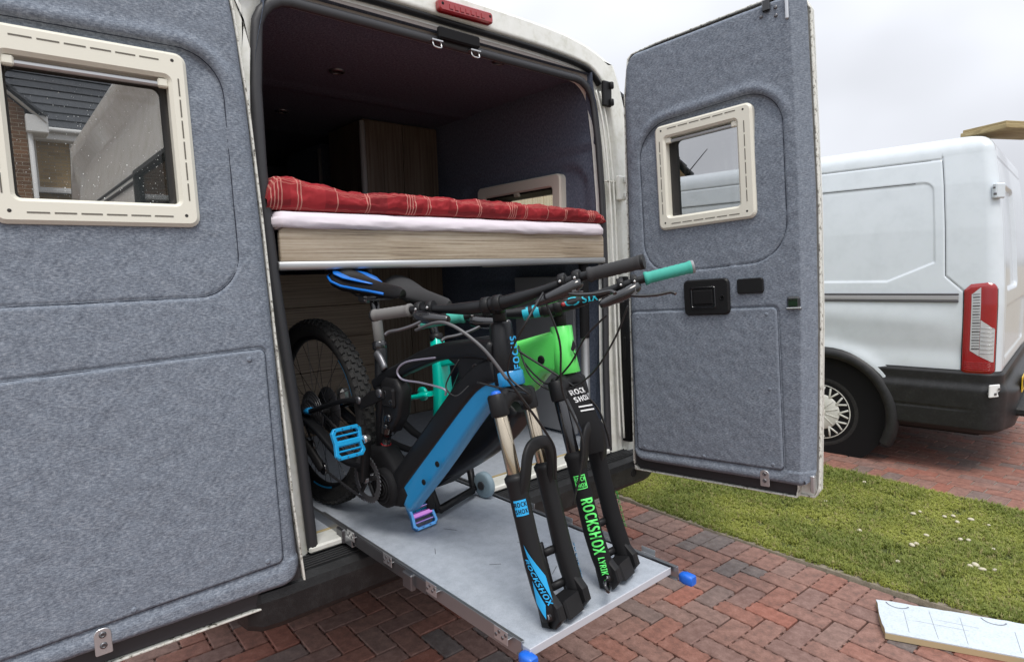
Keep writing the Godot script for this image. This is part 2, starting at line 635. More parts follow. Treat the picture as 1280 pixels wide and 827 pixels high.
	M.joint = mat(1, 1, 1, 0.95, 0.0, {"tex": paint(512, [[fine, 1.0], [mid, 0.6]], [Color(0.016, 0.012, 0.01), Color(0.04, 0.03, 0.026), Color(0.07, 0.055, 0.048)], 1.4), "size": 0.4})
	M.joint_pale = mat(1, 1, 1, 0.95, 0.0, {"tex": paint(512, [[fine, 1.0], [mid, 0.6]], [Color(0.12, 0.1, 0.085), Color(0.25, 0.22, 0.19), Color(0.33, 0.3, 0.27)], 1.4), "size": 0.4})
	var con := paint(512, [[fine, 1.0], [mid, 0.8], [wide, 0.6]], [Color(0.13, 0.11, 0.08), Color(0.24, 0.205, 0.155), Color(0.32, 0.285, 0.225)], 1.5)
	M.concrete = mat(1, 1, 1, 0.92, 0.0, {"tex": con, "size": 0.35, "normal": bumps(512, [[fine, 1.0]], 3.0)})
	var soil := paint(512, [[fine, 1.0], [mid, 1.0]], [Color(0.025, 0.03, 0.008), Color(0.06, 0.075, 0.016), Color(0.1, 0.12, 0.03)], 1.4)
	M.soil = mat(1, 1, 1, 0.95, 0.0, {"tex": soil, "size": 0.4})
	# paving blocks: a few tones, each with the same fine pitted grain
	var pit_n := bumps(512, [[fine, 1.0], [mid, 0.5]], 4.0)
	M.bricks = []
	var tones := [Color(0.24, 0.108, 0.08), Color(0.225, 0.12, 0.095), Color(0.195, 0.116, 0.098), Color(0.165, 0.116, 0.103), Color(0.138, 0.117, 0.111), Color(0.262, 0.1, 0.07), Color(0.215, 0.132, 0.11)]
	var k := 0
	for t in tones:
		var other: Color = tones[(k + 3) % 7]
		var tex := paint(512, [[fine, 0.8], [mid, 0.7], [wide, 1.1]], [(t as Color).lerp(other, 0.35) * 0.6, t, (t as Color).lerp(Color(0.3, 0.2, 0.17), 0.3) * 1.25], 1.5)
		M.bricks.append(mat(1, 1, 1, 0.82, 0.0, {"tex": tex, "size": 0.37, "normal": pit_n, "nscale": 0.6, "world": true}))
		k += 1
	# the houses
	M.house_brown = mat(1, 1, 1, 0.9, 0.0, {"tex": brick_tex(Color(0.2, 0.1, 0.045), Color(0.13, 0.065, 0.03), 4), "size": 0.9})
	M.house_buff = mat(1, 1, 1, 0.9, 0.0, {"tex": brick_tex(Color(0.42, 0.3, 0.15), Color(0.34, 0.24, 0.12), 9), "size": 0.9})
	M.tile = mat(1, 1, 1, 0.75, 0.0, {"tex": paint(512, [[mid, 1.0], [fine, 0.7], [wide, 0.5]], [Color(0.02, 0.024, 0.03), Color(0.05, 0.056, 0.066), Color(0.085, 0.092, 0.1)], 1.4), "size": 1.2})
	M.trim = mat(0.74, 0.75, 0.74, 0.5)
	M.house_glass = mat(0.02, 0.025, 0.03, 0.05, 0.0, {"spec": 0.8})
	M.leaf = mat(0.03, 0.06, 0.016, 0.7)
	M.bark = mat(0.06, 0.045, 0.03, 0.9)
	M.pebble = mat(0.5, 0.46, 0.35, 0.75)


func rotate_tex(t: ImageTexture) -> ImageTexture:
	var im: Image = t.get_image().duplicate()
	im.rotate_90(CLOCKWISE)
	return ImageTexture.create_from_image(im)


# courses of far-off brickwork, too small in the picture to tell apart
func brick_tex(a: Color, b: Color, sd: int) -> ImageTexture:
	var rng := RandomNumberGenerator.new()
	rng.seed = sd
	var n := 256
	var im := Image.create(n, n, false, Image.FORMAT_RGB8)
	im.fill(Color(0.3, 0.26, 0.2).linear_to_srgb())
	var rows := 12
	for r in rows:
		var y0 := int(r * n / float(rows))
		var y1 := int((r + 1) * n / float(rows))
		for c in 4:
			var x0 := int(c * 64 + (32 if r % 2 else 0))
			var col := a.lerp(b, rng.randf()) * rng.randf_range(0.85, 1.15)
			for part_x in [[x0, min(x0 + 61, n)], [0, x0 + 61 - n]]:
				if part_x[1] > part_x[0]:
					im.fill_rect(Rect2i(part_x[0], y0, part_x[1] - part_x[0], y1 - y0 - 3), col.linear_to_srgb())
	return ImageTexture.create_from_image(im)


# ---------------------------------------------------------------- the scene
var cam: Camera3D

func _ready() -> void:
	cam = Camera3D.new()
	cam.name = "camera"
	cam.fov = 56.85
	cam.near = 0.05
	cam.far = 600.0
	cam.transform = Transform3D(Basis(Vector3.UP, deg_to_rad(-40.922)) * Basis(Vector3.RIGHT, deg_to_rad(-5.544)) * Basis(Vector3.BACK, deg_to_rad(-1.802)), Vector3(-1.492, 1.503, 1.92))
	add_child(cam)
	var env := Environment.new()
	env.background_mode = Environment.BG_SKY
	var sky := Sky.new()
	var pm := PanoramaSkyMaterial.new()
	pm.panorama = overcast()
	sky.sky_material = pm
	env.sky = sky
	env.tonemap_mode = Environment.TONE_MAPPER_LINEAR
	env.tonemap_exposure = 1.42
	env.sdfgi_enabled = true
	env.ssao_enabled = true
	env.ssil_enabled = true
	var we := WorldEnvironment.new()
	we.name = "environment"
	we.environment = env
	add_child(we)
	var sun := DirectionalLight3D.new()
	sun.name = "sun"
	sun.light_energy = 0.5
	sun.light_angular_distance = 22.0
	sun.light_color = Color(1.0, 0.98, 0.95)
	sun.shadow_enabled = true
	sun.rotation_degrees = Vector3(-62, -28, 0)
	add_child(sun)

	materials()
	setting()
	campervan()
	left_door()
	right_door()
	sleeping_area()
	tray()
	blue_bike()
	green_bike()
	trolley()
	white_van()
	surroundings()
	small_things()


func overcast() -> ImageTexture:
	var w := 512
	var h := 256
	var f := FastNoiseLite.new()
	f.seed = 21
	f.noise_type = FastNoiseLite.TYPE_SIMPLEX_SMOOTH
	f.frequency = 1.7
	f.fractal_octaves = 4
	var im := Image.create(w, h, false, Image.FORMAT_RGBF)
	for y in h:
		var el := PI / 2 - PI * (y + 0.5) / h
		for x in w:
			var a := TAU * (x + 0.5) / w
			var d := Vector3(cos(el) * cos(a), sin(el), cos(el) * sin(a))
			if el < 0.0:
				im.set_pixel(x, y, Color(0.2, 0.19, 0.17))
				continue
			var c := f.get_noise_3d(d.x, d.y * 2.2, d.z) * 0.5 + f.get_noise_3d(d.x * 2.5 + 9.0, d.y * 5.0, d.z * 2.5) * 0.25
			var k: float = (0.47 + 0.72 * sin(el)) * (1.0 + 0.42 * c)
			im.set_pixel(x, y, Color(0.955 * k, 0.985 * k, 1.06 * k))
	return ImageTexture.create_from_image(im)


# ---------------------------------------------------------------- ground
const BX := Vector3(0.9993, 0, 0.0377)      # the two directions of the paving
const BZ := Vector3(-0.0377, 0, 0.9993)
const MOD := 0.098

func lawn_edge(z: float) -> float:
	var zs := [-8.0, -3.0, -1.4, -0.57, -0.15, 0.2, 0.58, 1.1, 1.27, 1.4, 1.7, 2.2, 3.2]
	var xs := [1.9, 1.76, 1.68, 1.62, 1.585, 1.566, 1.562, 1.566, 1.58, 1.6, 1.66, 1.8, 2.2]
	for i in zs.size() - 1:
		if z <= zs[i + 1]:
			return lerp(float(xs[i]), float(xs[i + 1]), smoothstep(0.0, 1.0, clampf((z - zs[i]) / (zs[i + 1] - zs[i]), 0.0, 1.0)) * 0.4 + 0.6 * clampf((z - zs[i]) / (zs[i + 1] - zs[i]), 0.0, 1.0))
	return 2.2


func far_edge(z: float) -> float:
	return 3.115 - 0.066 * z


func paver(long: float, wide: float, nibs: bool) -> ArrayMesh:
	var g := G.new()
	g.box(Vector3(0, -0.03, 0), Vector3(long, 0.06, wide), 0.0032)
	if nibs:
		var e := 0.0082
		for i in 4:
			var x: float = (i - 1.5) * long / 4.0
			g.box(Vector3(x, -0.0345, wide / 2 + e / 2 - 0.0006), Vector3(0.021, 0.06, e), 0.0)
		for i in 2:
			g.box(Vector3(long / 2 + e / 2 - 0.0006, -0.0345, (i - 0.5) * wide / 2.0), Vector3(e, 0.06, 0.021), 0.0)
	return g.mesh()


func on_screen(p: Vector3) -> float:    # how large a block at p shows, 0 when outside the frame
	var q := cam.transform.affine_inverse() * p
	if q.z > -0.2:
		return 0.0
	var t := tan(deg_to_rad(cam.fov / 2))
	if abs(q.y / -q.z) > t * 1.06 or abs(q.x / -q.z) > t * 1.55 * 1.06:
		return 0.0
	return cam.position.y / pow(q.length(), 3.0)


# lays blocks: the 300 that show largest singly, the others as one
func lay(parent: Node3D, places: Array, limit: int, meshes: Dictionary, rng: RandomNumberGenerator, tone: Callable) -> void:
	places.sort_custom(func(a, b): return a.size > b.size)
	var rest := {}
	for i in places.size():
		var pl = places[i]
		var k: int = tone.call(rng, pl.at)
		var xf := Transform3D(Basis(Vector3(1, 0, rng.randf_range(-0.3, 0.3)).normalized(), rng.randf_range(-0.008, 0.008)) * Basis(Vector3.UP, -0.0377 + (PI / 2 if pl.turn else 0.0) + rng.randf_range(-0.006, 0.006)), pl.at + Vector3(0, rng.randf_range(-0.0016, 0.0016), 0))
		if i < limit and pl.size > 0.0:
			var o := MeshInstance3D.new()
			o.name = uname(parent, "brick")
			o.mesh = meshes[pl.kind]
			o.material_override = M.bricks[k]
			o.transform = xf
			parent.add_child(o, true)
		else:
			var key := "%s/%d" % [pl.kind, k]
			if not rest.has(key):
				rest[key] = []
			rest[key].append(xf)
	for key in rest:
		var mm := MultiMesh.new()
		mm.transform_format = MultiMesh.TRANSFORM_3D
		mm.mesh = meshes[key.split("/")[0]]
		mm.instance_count = rest[key].size()
		for i in rest[key].size():
			mm.set_instance_transform(i, rest[key][i])
		var mi := MultiMeshInstance3D.new()
		mi.multimesh = mm
		mi.material_override = M.bricks[int(key.split("/")[1])]
		mi.name = uname(parent, "far_brick")
		mi.set_meta("kind", "stuff")
		parent.add_child(mi, true)


func strip(edge_a: Callable, edge_b: Callable, z0: float, z1: float, y: float, n: int) -> ArrayMesh:
	return sheet(span(0, 1, 0.05), span(z0, z1, (z1 - z0) / n), func(u: float, z: float) -> Vector3: return Vector3(lerp(edge_a.call(z) as float, edge_b.call(z) as float, u), y, z), true)


func setting() -> void:
	var g := G.new()
	var s := 300.0
	g.face(PackedVector3Array([Vector3(-s, -0.09, -s), Vector3(s, -0.09, -s), Vector3(s, -0.09, s), Vector3(-s, -0.09, s)]), PackedInt32Array([0, 1, 2, 0, 2, 3]), Vector3.UP)
	tag(part("ground", g, M.concrete, self), "", "", "", "structure")
	# our drive
	var drive := Node3D.new()
	drive.name = "driveway"
	add_child(drive)
	tag(drive, "", "", "", "structure")
	part("joint_sand", strip(func(_z): return -6.0, func(z): return lawn_edge(z) - 0.03, -9.0, 4.0, -0.017, 60), M.joint, drive)
	var rng := RandomNumberGenerator.new()
	rng.seed = 4
	var meshes := {"whole": paver(0.1888, 0.0898, true), "half": paver(0.0898, 0.0898, true)}
	var inner := 1.333
	var places := []
	for a in range(-46, 1):
		for b in range(-72, 34):
			var k := posmod(a - b, 4)
			var x0 := inner + a * MOD - MOD      # left side of this cell
			var z0 := 0.014 + b * MOD
			var at := Vector2(x0, z0)
			if k == 0:
				if a == 0:
					places.append({"kind": "half", "c": at + Vector2(MOD / 2, MOD / 2), "turn": false})
				else:
					places.append({"kind": "whole", "c": at + Vector2(MOD, MOD / 2), "turn": false})
			elif k == 3:
				places.append({"kind": "whole", "c": at + Vector2(MOD / 2, MOD), "turn": true})
			elif k == 1 and a == -46:
				places.append({"kind": "half", "c": at + Vector2(MOD / 2, MOD / 2), "turn": false})
	for b in range(-72, 34):     # one row of blocks set end-on along the lawn
		var z := 0.062 + b * MOD
		var c := Vector2(inner + 0.0985, z)
		var bend: float = max(0.0, z - 1.15)
		c.x += bend * bend * 0.3
		places.append({"kind": "whole", "c": c, "turn": false})
	for p in places:
		p.at = BX * p.c.x + BZ * p.c.y
		p.size = on_screen(p.at)
		if p.at.x < -1.0 or (p.at.x < -0.55 and p.at.z > 0.3):
			p.size *= 0.3
	lay(drive, places, 300, meshes, rng, func(r: RandomNumberGenerator, at: Vector3) -> int:
		var red: float = clampf(0.62 - at.x * 0.33, 0.12, 0.9)
		if r.randf() < red * 0.55:
			return [0, 5, 0, 1][r.randi() % 4]
		return [1, 2, 3, 4, 6, 2, 6, 1, 1, 0][r.randi() % 10])
	# concrete edging between the drive and the lawn
	var edging := sheet(span(0, 1, 0.125), span(-7.0, 3.2, 0.1), func(u: float, z: float) -> Vector3:
		var x: float = lawn_edge(z) - 0.047 + 0.05 * u + 0.004 * sin(z * 9.0) * (1.0 if u > 0.5 else 0.0)
		var e: float = min(u, 1.0 - u)
		return Vector3(x, 0.004 - (0.03 if e < 0.01 else 0.0) + 0.002 * sin(z * 23.0 + u * 5.0), z), true)
	tag(part("lawn_edging", edging, M.concrete, self), "", "", "", "structure")
	# lawn: the soil, and the grass that grows on it
	var lawn := strip(func(z): return lawn_edge(z) - 0.006, func(z): return far_edge(z) + 0.01, -6.5, 3.2, 0.0, 60)
	tag(part("lawn", lawn, M.soil, self), "", "", "", "structure")
	grass()
	# the neighbour's drive
	var other := Node3D.new()
	other.name = "neighbour_driveway"
	add_child(other)
	tag(other, "", "", "", "structure")
	part("joint_sand", strip(func(z): return far_edge(z) - 0.012, func(_z): return 14.0, -12.0, 4.0, -0.007, 20), M.joint_pale, other)
	var m2 := {"whole": paver(0.1915, 0.0935, false)}
	var p2 := []
	var rng2 := RandomNumberGenerator.new()
	rng2.seed = 9
	var dz := Vector3(-0.066, 0, 0.998)
	var dx := Vector3(0.998, 0, 0.066)
	for r in 60:
		for c in range(-46, 20):
			if r == 0:
				for h in 2:
					p2.append({"kind": "whole", "at": Vector3(3.125, 0, 0) + dx * 0.1 + dz * (c * 0.2 + h * 0.1), "turn": false})
			else:
				p2.append({"kind": "whole", "at": Vector3(3.125, 0, 0) + dx * (0.25 + (r - 1) * 0.1) + dz * (c * 0.2 + (0.1 if r % 2 else 0.0)), "turn": true})
	for p in p2:
		p.size = on_screen(p.at)
		if p.at.x < 3.9 and p.at.z < -0.2:
			p.size *= 0.1
	lay(other, p2, 220, m2, rng2, func(r: RandomNumberGenerator, _at: Vector3) -> int: return [0, 0, 5, 1, 2, 1, 0, 3][r.randi() % 8])


func grass() -> void:
	var rng := RandomNumberGenerator.new()
	rng.seed = 31
	var g := G.new()
	for i in 10:
		var a := rng.randf() * TAU
		var root := Vector3(rng.randf_range(-0.009, 0.009), -0.003, rng.randf_range(-0.009, 0.009))
		var l := rng.randf_range(0.016, 0.033)
		var lean := rng.randf_range(0.35, 1.1)
		var d := Vector3(cos(a), 0, sin(a))
		var sd := Vector3(-d.z, 0, d.x) * 0.0017
		var mid := root + (Vector3.UP * cos(lean * 0.5) + d * sin(lean * 0.5)) * l * 0.55
		var tip := mid + (Vector3.UP * cos(lean * 1.25) + d * sin(lean * 1.25)) * l * 0.5
		g.face(PackedVector3Array([root - sd, root + sd, mid + sd * 0.8, mid - sd * 0.8, tip]), PackedInt32Array([0, 1, 2, 0, 2, 3, 3, 2, 4]), Vector3.UP)
	var mesh := g.mesh()
	var pts := []
	var n := FastNoiseLite.new()
	n.seed = 5
	n.frequency = 1.6
	n.fractal_octaves = 3
	while pts.size() < 62000:
		var z := rng.randf_range(-2.2, 2.6)
		var a := lawn_edge(z) - 0.004
		var b := far_edge(z) - 0.012
		var x := rng.randf_range(a, b)
		if rng.randf() < 0.012:
			x = a - rng.randf() * 0.022
		if n.get_noise_2d(x * 2.3 + 40.0, z * 2.3) < -0.3 and rng.randf() < 0.75:
			continue
		if rng.randf() > clampf(1.35 - 0.16 * Vector2(x + 1.49, z - 1.92).length(), 0.55, 1.0):
			continue
		pts.append(Vector2(x, z))
	var mm := MultiMesh.new()
	mm.transform_format = MultiMesh.TRANSFORM_3D
	mm.use_colors = true
	mm.mesh = mesh
	mm.instance_count = pts.size()
	for i in pts.size():
		var p: Vector2 = pts[i]
		var v := n.get_noise_2d(p.x, p.y)
		var sc := rng.randf_range(0.6, 1.25) * (1.0 + 0.5 * v) * (1.7 if rng.randf() < 0.035 else 1.0)
		mm.set_instance_transform(i, Transform3D(Basis(Vector3.UP, rng.randf() * TAU).scaled(Vector3(1.1, sc, 1.1)), Vector3(p.x, 0.003, p.y)))
		var c := Color(0.3, 0.32, 0.055).lerp(Color(0.165, 0.205, 0.035), clampf(0.5 + v * 1.1 + rng.randf_range(-0.35, 0.35), 0, 1))
		if rng.randf() < 0.08:
			c = Color(0.33, 0.29, 0.12)
		mm.set_instance_color(i, c)
	var o := MultiMeshInstance3D.new()
	o.name = "grass"
	o.multimesh = mm
	var m := mat(1, 1, 1, 0.6)
	m.vertex_color_use_as_albedo = true
	m.backlight_enabled = true
	m.backlight = Color(0.3, 0.36, 0.08)
	o.material_override = m
	add_child(o)
	tag(o, "short yellow green grass of the lawn between the two drives", "grass", "", "stuff")


# ---------------------------------------------------------------- the campervan
var van: Node3D

func zr(y: float) -> float:
	return -RAKE * (y - SILL)


func lut(t: float, xs: Array, ys: Array) -> float:
	for i in xs.size() - 1:
		if t <= xs[i + 1]:
			return lerp(float(ys[i]), float(ys[i + 1]), clampf((t - xs[i]) / (xs[i + 1] - xs[i]), 0.0, 1.0))
	return ys[ys.size() - 1]


# the outside of the body: u 0..1 up the right side, 1..2 over the roof, 2..3 down the left side
func body(u: float, ins := 0.0) -> Vector2:
	if u <= 1.0 or u >= 2.0:
		var t := u if u <= 1.0 else 3.0 - u
		var y: float = lerp(0.47, 2.505, t)
		var hw: float = lut(y, [0.47, 0.7, 0.95, 1.2, 1.5, 1.8, 2.05, 2.25, 2.4, 2.505], [1.03, 1.045, 1.06, 1.065, 1.068, 1.066, 1.06, 1.045, 1.01, 0.967])
		if u >= 2.0:
			hw -= 0.1 + 0.055 * smoothstep(1.6, 2.2, y) - 0.125 * smoothstep(2.3, 2.5, y)
		hw -= 0.008 * exp(-pow((y - 2.03) / 0.012, 2)) + 0.006 * exp(-pow((y - 1.12) / 0.015, 2)) + 0.01 * exp(-pow((y - 0.78) / 0.015, 2))
		return Vector2(0.04 + (hw - ins) * (1.0 if u <= 1.0 else -1.0), y)
	var t := 1.0 - (u - 1.0) * 2.0
	var q: float = sign(t) * pow(abs(t), 0.8)
	return Vector2(0.04 + (0.965 - ins) * q, 2.505 + 0.1 * (1.0 - pow(abs(q), 5.0)) - ins * 0.6)


func opening(u: float) -> Vector2:
	if u <= 1.0 or u >= 2.0:
		var t := u if u <= 1.0 else 3.0 - u
		var y: float = lerp(0.6, 2.27, t)
		var hw: float = lut(y, [0.6, 1.0, 1.5, 1.84, 2.1, 2.27], [0.762, 0.775, 0.812, 0.822, 0.816, 0.8])
		return Vector2(0.04 + hw * (1.0 if u <= 1.0 else -1.0), y)
	var t := (u - 1.0) * 2.0 - 1.0
	var a: float = abs(t)
	var s: float = -sign(t)
	if a > 0.8:
		var an := (1.0 - a) / 0.2 * PI / 2
		return Vector2(0.04 + s * (0.68 + 0.12 * cos(an)), 2.27 + 0.13 * sin(an))
	return Vector2(0.04 + s * 0.68 * a / 0.8, 2.4)


func campervan() -> void:
	van = thing("campervan", "white panel van converted to a camper, seen from behind with both rear doors open", "van")
	# body shell with a window in each side
	var us := span(0, 1, 0.04, [0.0]) + span(1, 2, 0.04).slice(1) + span(2, 3, 0.04).slice(1)
	var wy0 := 1.6
	var wy1 := 1.945
	var extra := [(wy0 - 0.47) / 2.035, (wy1 - 0.47) / 2.035]
	var all := Array(us) + [extra[0], extra[1], 3.0 - extra[0], 3.0 - extra[1], 0.755, 0.767, 0.779, 2.245, 2.233, 2.221]
	all.sort()
	var vs := PackedFloat32Array([0.0, 0.006, 0.02, 0.05, 0.2, 0.42, 0.7, 1.0, 1.5, 2.0, 2.4, 2.8, 3.3, 3.7, 4.2, 4.9, 5.2, 5.3])
	var shell := sheet(PackedFloat32Array(all), vs, func(u: float, d: float) -> Vector3:
		var ins: float = lut(d, [0.0, 0.006, 0.02, 0.05, 3.6, 4.9, 5.2, 5.3], [0.035, 0.018, 0.006, 0.0, 0.0, 0.06, 0.12, 0.3])
		var q := body(u, ins)
		var y := q.y
		if d > 3.7:
			y = min(y, lerp(2.62, 1.1, (d - 3.7) / 1.4))
		return Vector3(q.x, y, zr(q.y) * max(0.0, 1.0 - d / 2.0) - d), true, func(u: float, d: float) -> bool:
			return d > 0.42 and d < 1.0 and ((u > extra[0] and u < extra[1]) or (u < 3.0 - extra[0] and u > 3.0 - extra[1])))
	part("body", shell, M.white, van)
	var g_rail: G
	for y in [2.03, 1.985]:     # awning rails along the left side
		g_rail = G.new()
		var line := PackedVector3Array()
		for z in PackedFloat32Array([-0.12, -1.0, -2.0, -3.0, -3.7]):
			line.append(Vector3(body(3.0 - (y - 0.47) / 2.035).x - 0.006, y, z))
		g_rail.sweep(line, Vector2(0.008, 0.008), 6)
		part("side_rail", g_rail, M.seal, van)
	# the painted frame round the opening, stepped behind the doors
	var ring_v := PackedFloat32Array([0.0, 0.06, 0.12, 0.3, 0.5, 0.535, 0.57, 0.62, 0.8, 1.0])
	var around := span(0, 1, 0.05) + span(1, 2, 0.02).slice(1) + span(2, 3, 0.05).slice(1)
	var frame_at := func(u: float, w: float) -> Vector3:
		var o := opening(u)
		var b := body(u, 0.035)
		var q := o.lerp(b, w)
		return Vector3(q.x, q.y, zr(q.y) + lut(w, ring_v, [-0.06, -0.045, -0.034, -0.03, -0.028, -0.006, 0.0, 0.0, 0.0, 0.0]))
	part("rear_frame", sheet(around, ring_v, frame_at), M.white, van)
	var header := sheet(span(1.06, 1.94, 0.02), PackedFloat32Array([0.1, 0.14, 0.3, 0.36]), func(u: float, w: float) -> Vector3: return frame_at.call(u, w) + Vector3(0, 0, 0.004 - (0.006 if w < 0.12 or w > 0.34 else 0.0)))
	part("header_rail", header, M.header_shade, van)
	var g := G.new()
	var loop := PackedVector3Array()
	for u in around:
		var q := opening(u)
		loop.append(Vector3(q.x + (0.002 if q.x > 0.0 else -0.002), q.y + 0.002, zr(q.y) - 0.02))
	g.sweep(loop, Vector2(0.014, 0.019), 10, {"bevel": 0.0})
	part("door_seal", g, M.seal, van)
	g = G.new()
	loop = PackedVector3Array()
	for u in span(1.02, 1.98, 0.02):
		loop.append(frame_at.call(u, 0.46) + Vector3(0, 0, 0.012))
	g.sweep(loop, Vector2(0.017, 0.012), 8)
	part("gutter_seal", g, M.black, van)
	# striker plates hanging from the header
	for x in [-0.085, 0.1]:
		g = G.new()
		g.box(Vector3(x, 2.392, zr(2.39) - 0.0), Vector3(0.05, 0.008, 0.03), 0.002)
		g.sweep(smooth_path([Vector3(x - 0.018, 2.39, -0.092), Vector3(x - 0.016, 2.368, -0.085), Vector3(x + 0.016, 2.368, -0.085), Vector3(x + 0.018, 2.39, -0.092)], 4), 0.0035, 6)
		part("striker", g, M.steel, van)
	g = G.new()
	g.box(Vector3(0.02, 2.425, -0.088), Vector3(0.2, 0.045, 0.022), 0.006)
	part("latch_cover", g, M.black_matt, van)
	# high brake light
	g = G.new()
	var tilt := Basis(Vector3(1, 0, 0), -RAKE) * Basis(Vector3(0, 0, 1), 0.028)
	var bx := Transform3D(tilt, Vector3(0.055, 2.5285, zr(2.5285) + 0.006))
	g.prism(rrect(-0.134, -0.0235, 0.134, 0.0235, 0.015), -0.006, 0.024, bx, 0.006)
	part("brake_light", g, M.red_lens, van)
	for k in 7:
		g = G.new()
		g.box(bx * Vector3((k - 3) * 0.026, -0.002, 0.025), Vector3(0.017, 0.02, 0.004), 0.0015, tilt)
		part("reflector", g, M.red_lens, van)
	for k in [-1, 1]:
		g = G.new()
		g.lathe(bx * Vector3(k * 0.117, 0.004, 0.0235), bx.basis.z, [Vector2(0.006, 0), Vector2(0.006, 0.001), Vector2(0.003, 0.0012)], 10)
		part("screw", g, M.black_matt, van)
	# hinges on the pillars
	for h in [[0.9, 2.35, "black"], [0.955, 1.1, "black"], [-0.86, 2.02, "white"], [-0.85, 1.0, "white"], [0.97, 1.9, "white"]]:
		g = G.new()
		var y: float = h[1]
		g.box(Vector3(h[0], y, zr(y) + 0.014), Vector3(0.06, 0.12, 0.02), 0.005)
		for k in [-1, 1]:
			g.lathe(Vector3(h[0] + 0.02, y + k * 0.04, zr(y) + 0.028), Vector3(0, 1, -RAKE), [Vector2(0.009, -0.016), Vector2(0.012, -0.012), Vector2(0.012, 0.012), Vector2(0.009, 0.016)], 10)
		part("hinge", g, M.black if h[2] == "black" else M.white, van)
	g = G.new()   # dark plastic trim down the lower pillar
	g.sweep(PackedVector3Array([Vector3(0.925, 0.63, zr(0.63) + 0.008), Vector3(0.94, 1.0, zr(1.0) + 0.008), Vector3(0.955, 1.46, zr(1.46) + 0.008)]), Vector2(0.014, 0.03), 8, {"pow": 2.5, "up": Vector3(0, 0, 1)})
	part("pillar_trim", g, M.black_matt, van)
	for q in [[0.885, 0.97, 0.99], [0.915, 0.99, 1.0]]:     # pressed flanges down the right pillar
		g = G.new()
		g.sweep(smooth_path([Vector3(q[0] - 0.05, 2.36, zr(2.36) + 0.002), Vector3(q[0] - 0.01, 2.2, zr(2.2) + 0.002), Vector3(q[0] + 0.012, 1.9, zr(1.9) + 0.002), Vector3(q[0] + 0.006, 1.5, zr(1.5) + 0.002), Vector3(q[0] - 0.01, 1.0, zr(1.0) + 0.002), Vector3(q[0] - 0.015, 0.65, zr(0.65) + 0.002)], 5), Vector2(0.005, 0.006), 8)
		part("pillar_flange", g, M.white, van)
	g = G.new()
	g.box(Vector3(0.91, 1.93, zr(1.93) + 0.002), Vector3(0.09, 0.008, 0.008), 0.002)
	part("pillar_joint", g, M.chipped, van)
	# sill, floor, bumper
	g = G.new()
	g.box(Vector3(0.03, 0.602, -0.055), Vector3(1.54, 0.024, 0.1), 0.006)
	part("sill", g, M.white, van)
	g = G.new()
	g.box(Vector3(0.03, 0.609, -0.112), Vector3(1.6, 0.012, 0.012), 0.002)
	part("floor_edge", g, M.board_wood, van)
	g = G.new()
	g.box(Vector3(0.035, 0.6, -1.72), Vector3(1.72, 0.026, 3.2), 0.002)
	part("floor", g, M.tray, van)
	g = G.new()
	g.box(Vector3(0.04, 0.52, -2.6), Vector3(1.8, 0.12, 5.0), 0.02)
	part("underside", g, M.black_matt, van)
	var prof := [[-0.06, 0.585], [0.01, 0.578], [0.055, 0.57], [0.08, 0.556], [0.088, 0.53], [0.088, 0.455], [0.07, 0.432], [-0.06, 0.42]]
	var rings := []
	for e in [[-0.98, 0.4], [-0.965, 0.75], [-0.93, 0.95], [-0.88, 1.0], [0.96, 1.0], [1.01, 0.95], [1.045, 0.75], [1.06, 0.4]]:
		var r := PackedVector3Array()
		for q in prof:
			r.append(Vector3(e[0], lerp(0.5, float(q[1]), 0.5 + 0.5 * float(e[1])), -0.06 + (float(q[0]) + 0.06) * float(e[1])))
		rings.append(r)
	g = G.new()
	g.loft(rings, false, true, false)
	part("bumper_step", g, M.bumper, van)
	for k in 7:
		g = G.new()
		g.box(Vector3(0.04, 0.583 - k * 0.0016, -0.035 + k * 0.013), Vector3(1.78, 0.007, 0.006), 0.002, Basis(Vector3.RIGHT, 0.12))
		part("step_rib", g, M.bumper, van)
	for x in [0.86]:
		g = G.new()
		g.lathe(Vector3(x, 0.5, 0.0875), Vector3(0, 0, 1), [Vector2(0.02, 0), Vector2(0.02, 0.003), Vector2(0.015, 0.003), Vector2(0.015, 0.001)], 16)
		part("bumper_plug", g, M.black_matt, van)
	inside()
	# wheels at the rear, under the body
	for x in [-0.86, 0.94]:
		g = G.new()
		g.lathe(Vector3(x - 0.11, 0.34, -1.15), Vector3.RIGHT, [Vector2(0.2, 0.0), Vector2(0.3, 0.01), Vector2(0.335, 0.035), Vector2(0.34, 0.06), Vector2(0.34, 0.16), Vector2(0.335, 0.185), Vector2(0.3, 0.21), Vector2(0.2, 0.22)], 32)
		part("wheel", g, M.tyre, van)


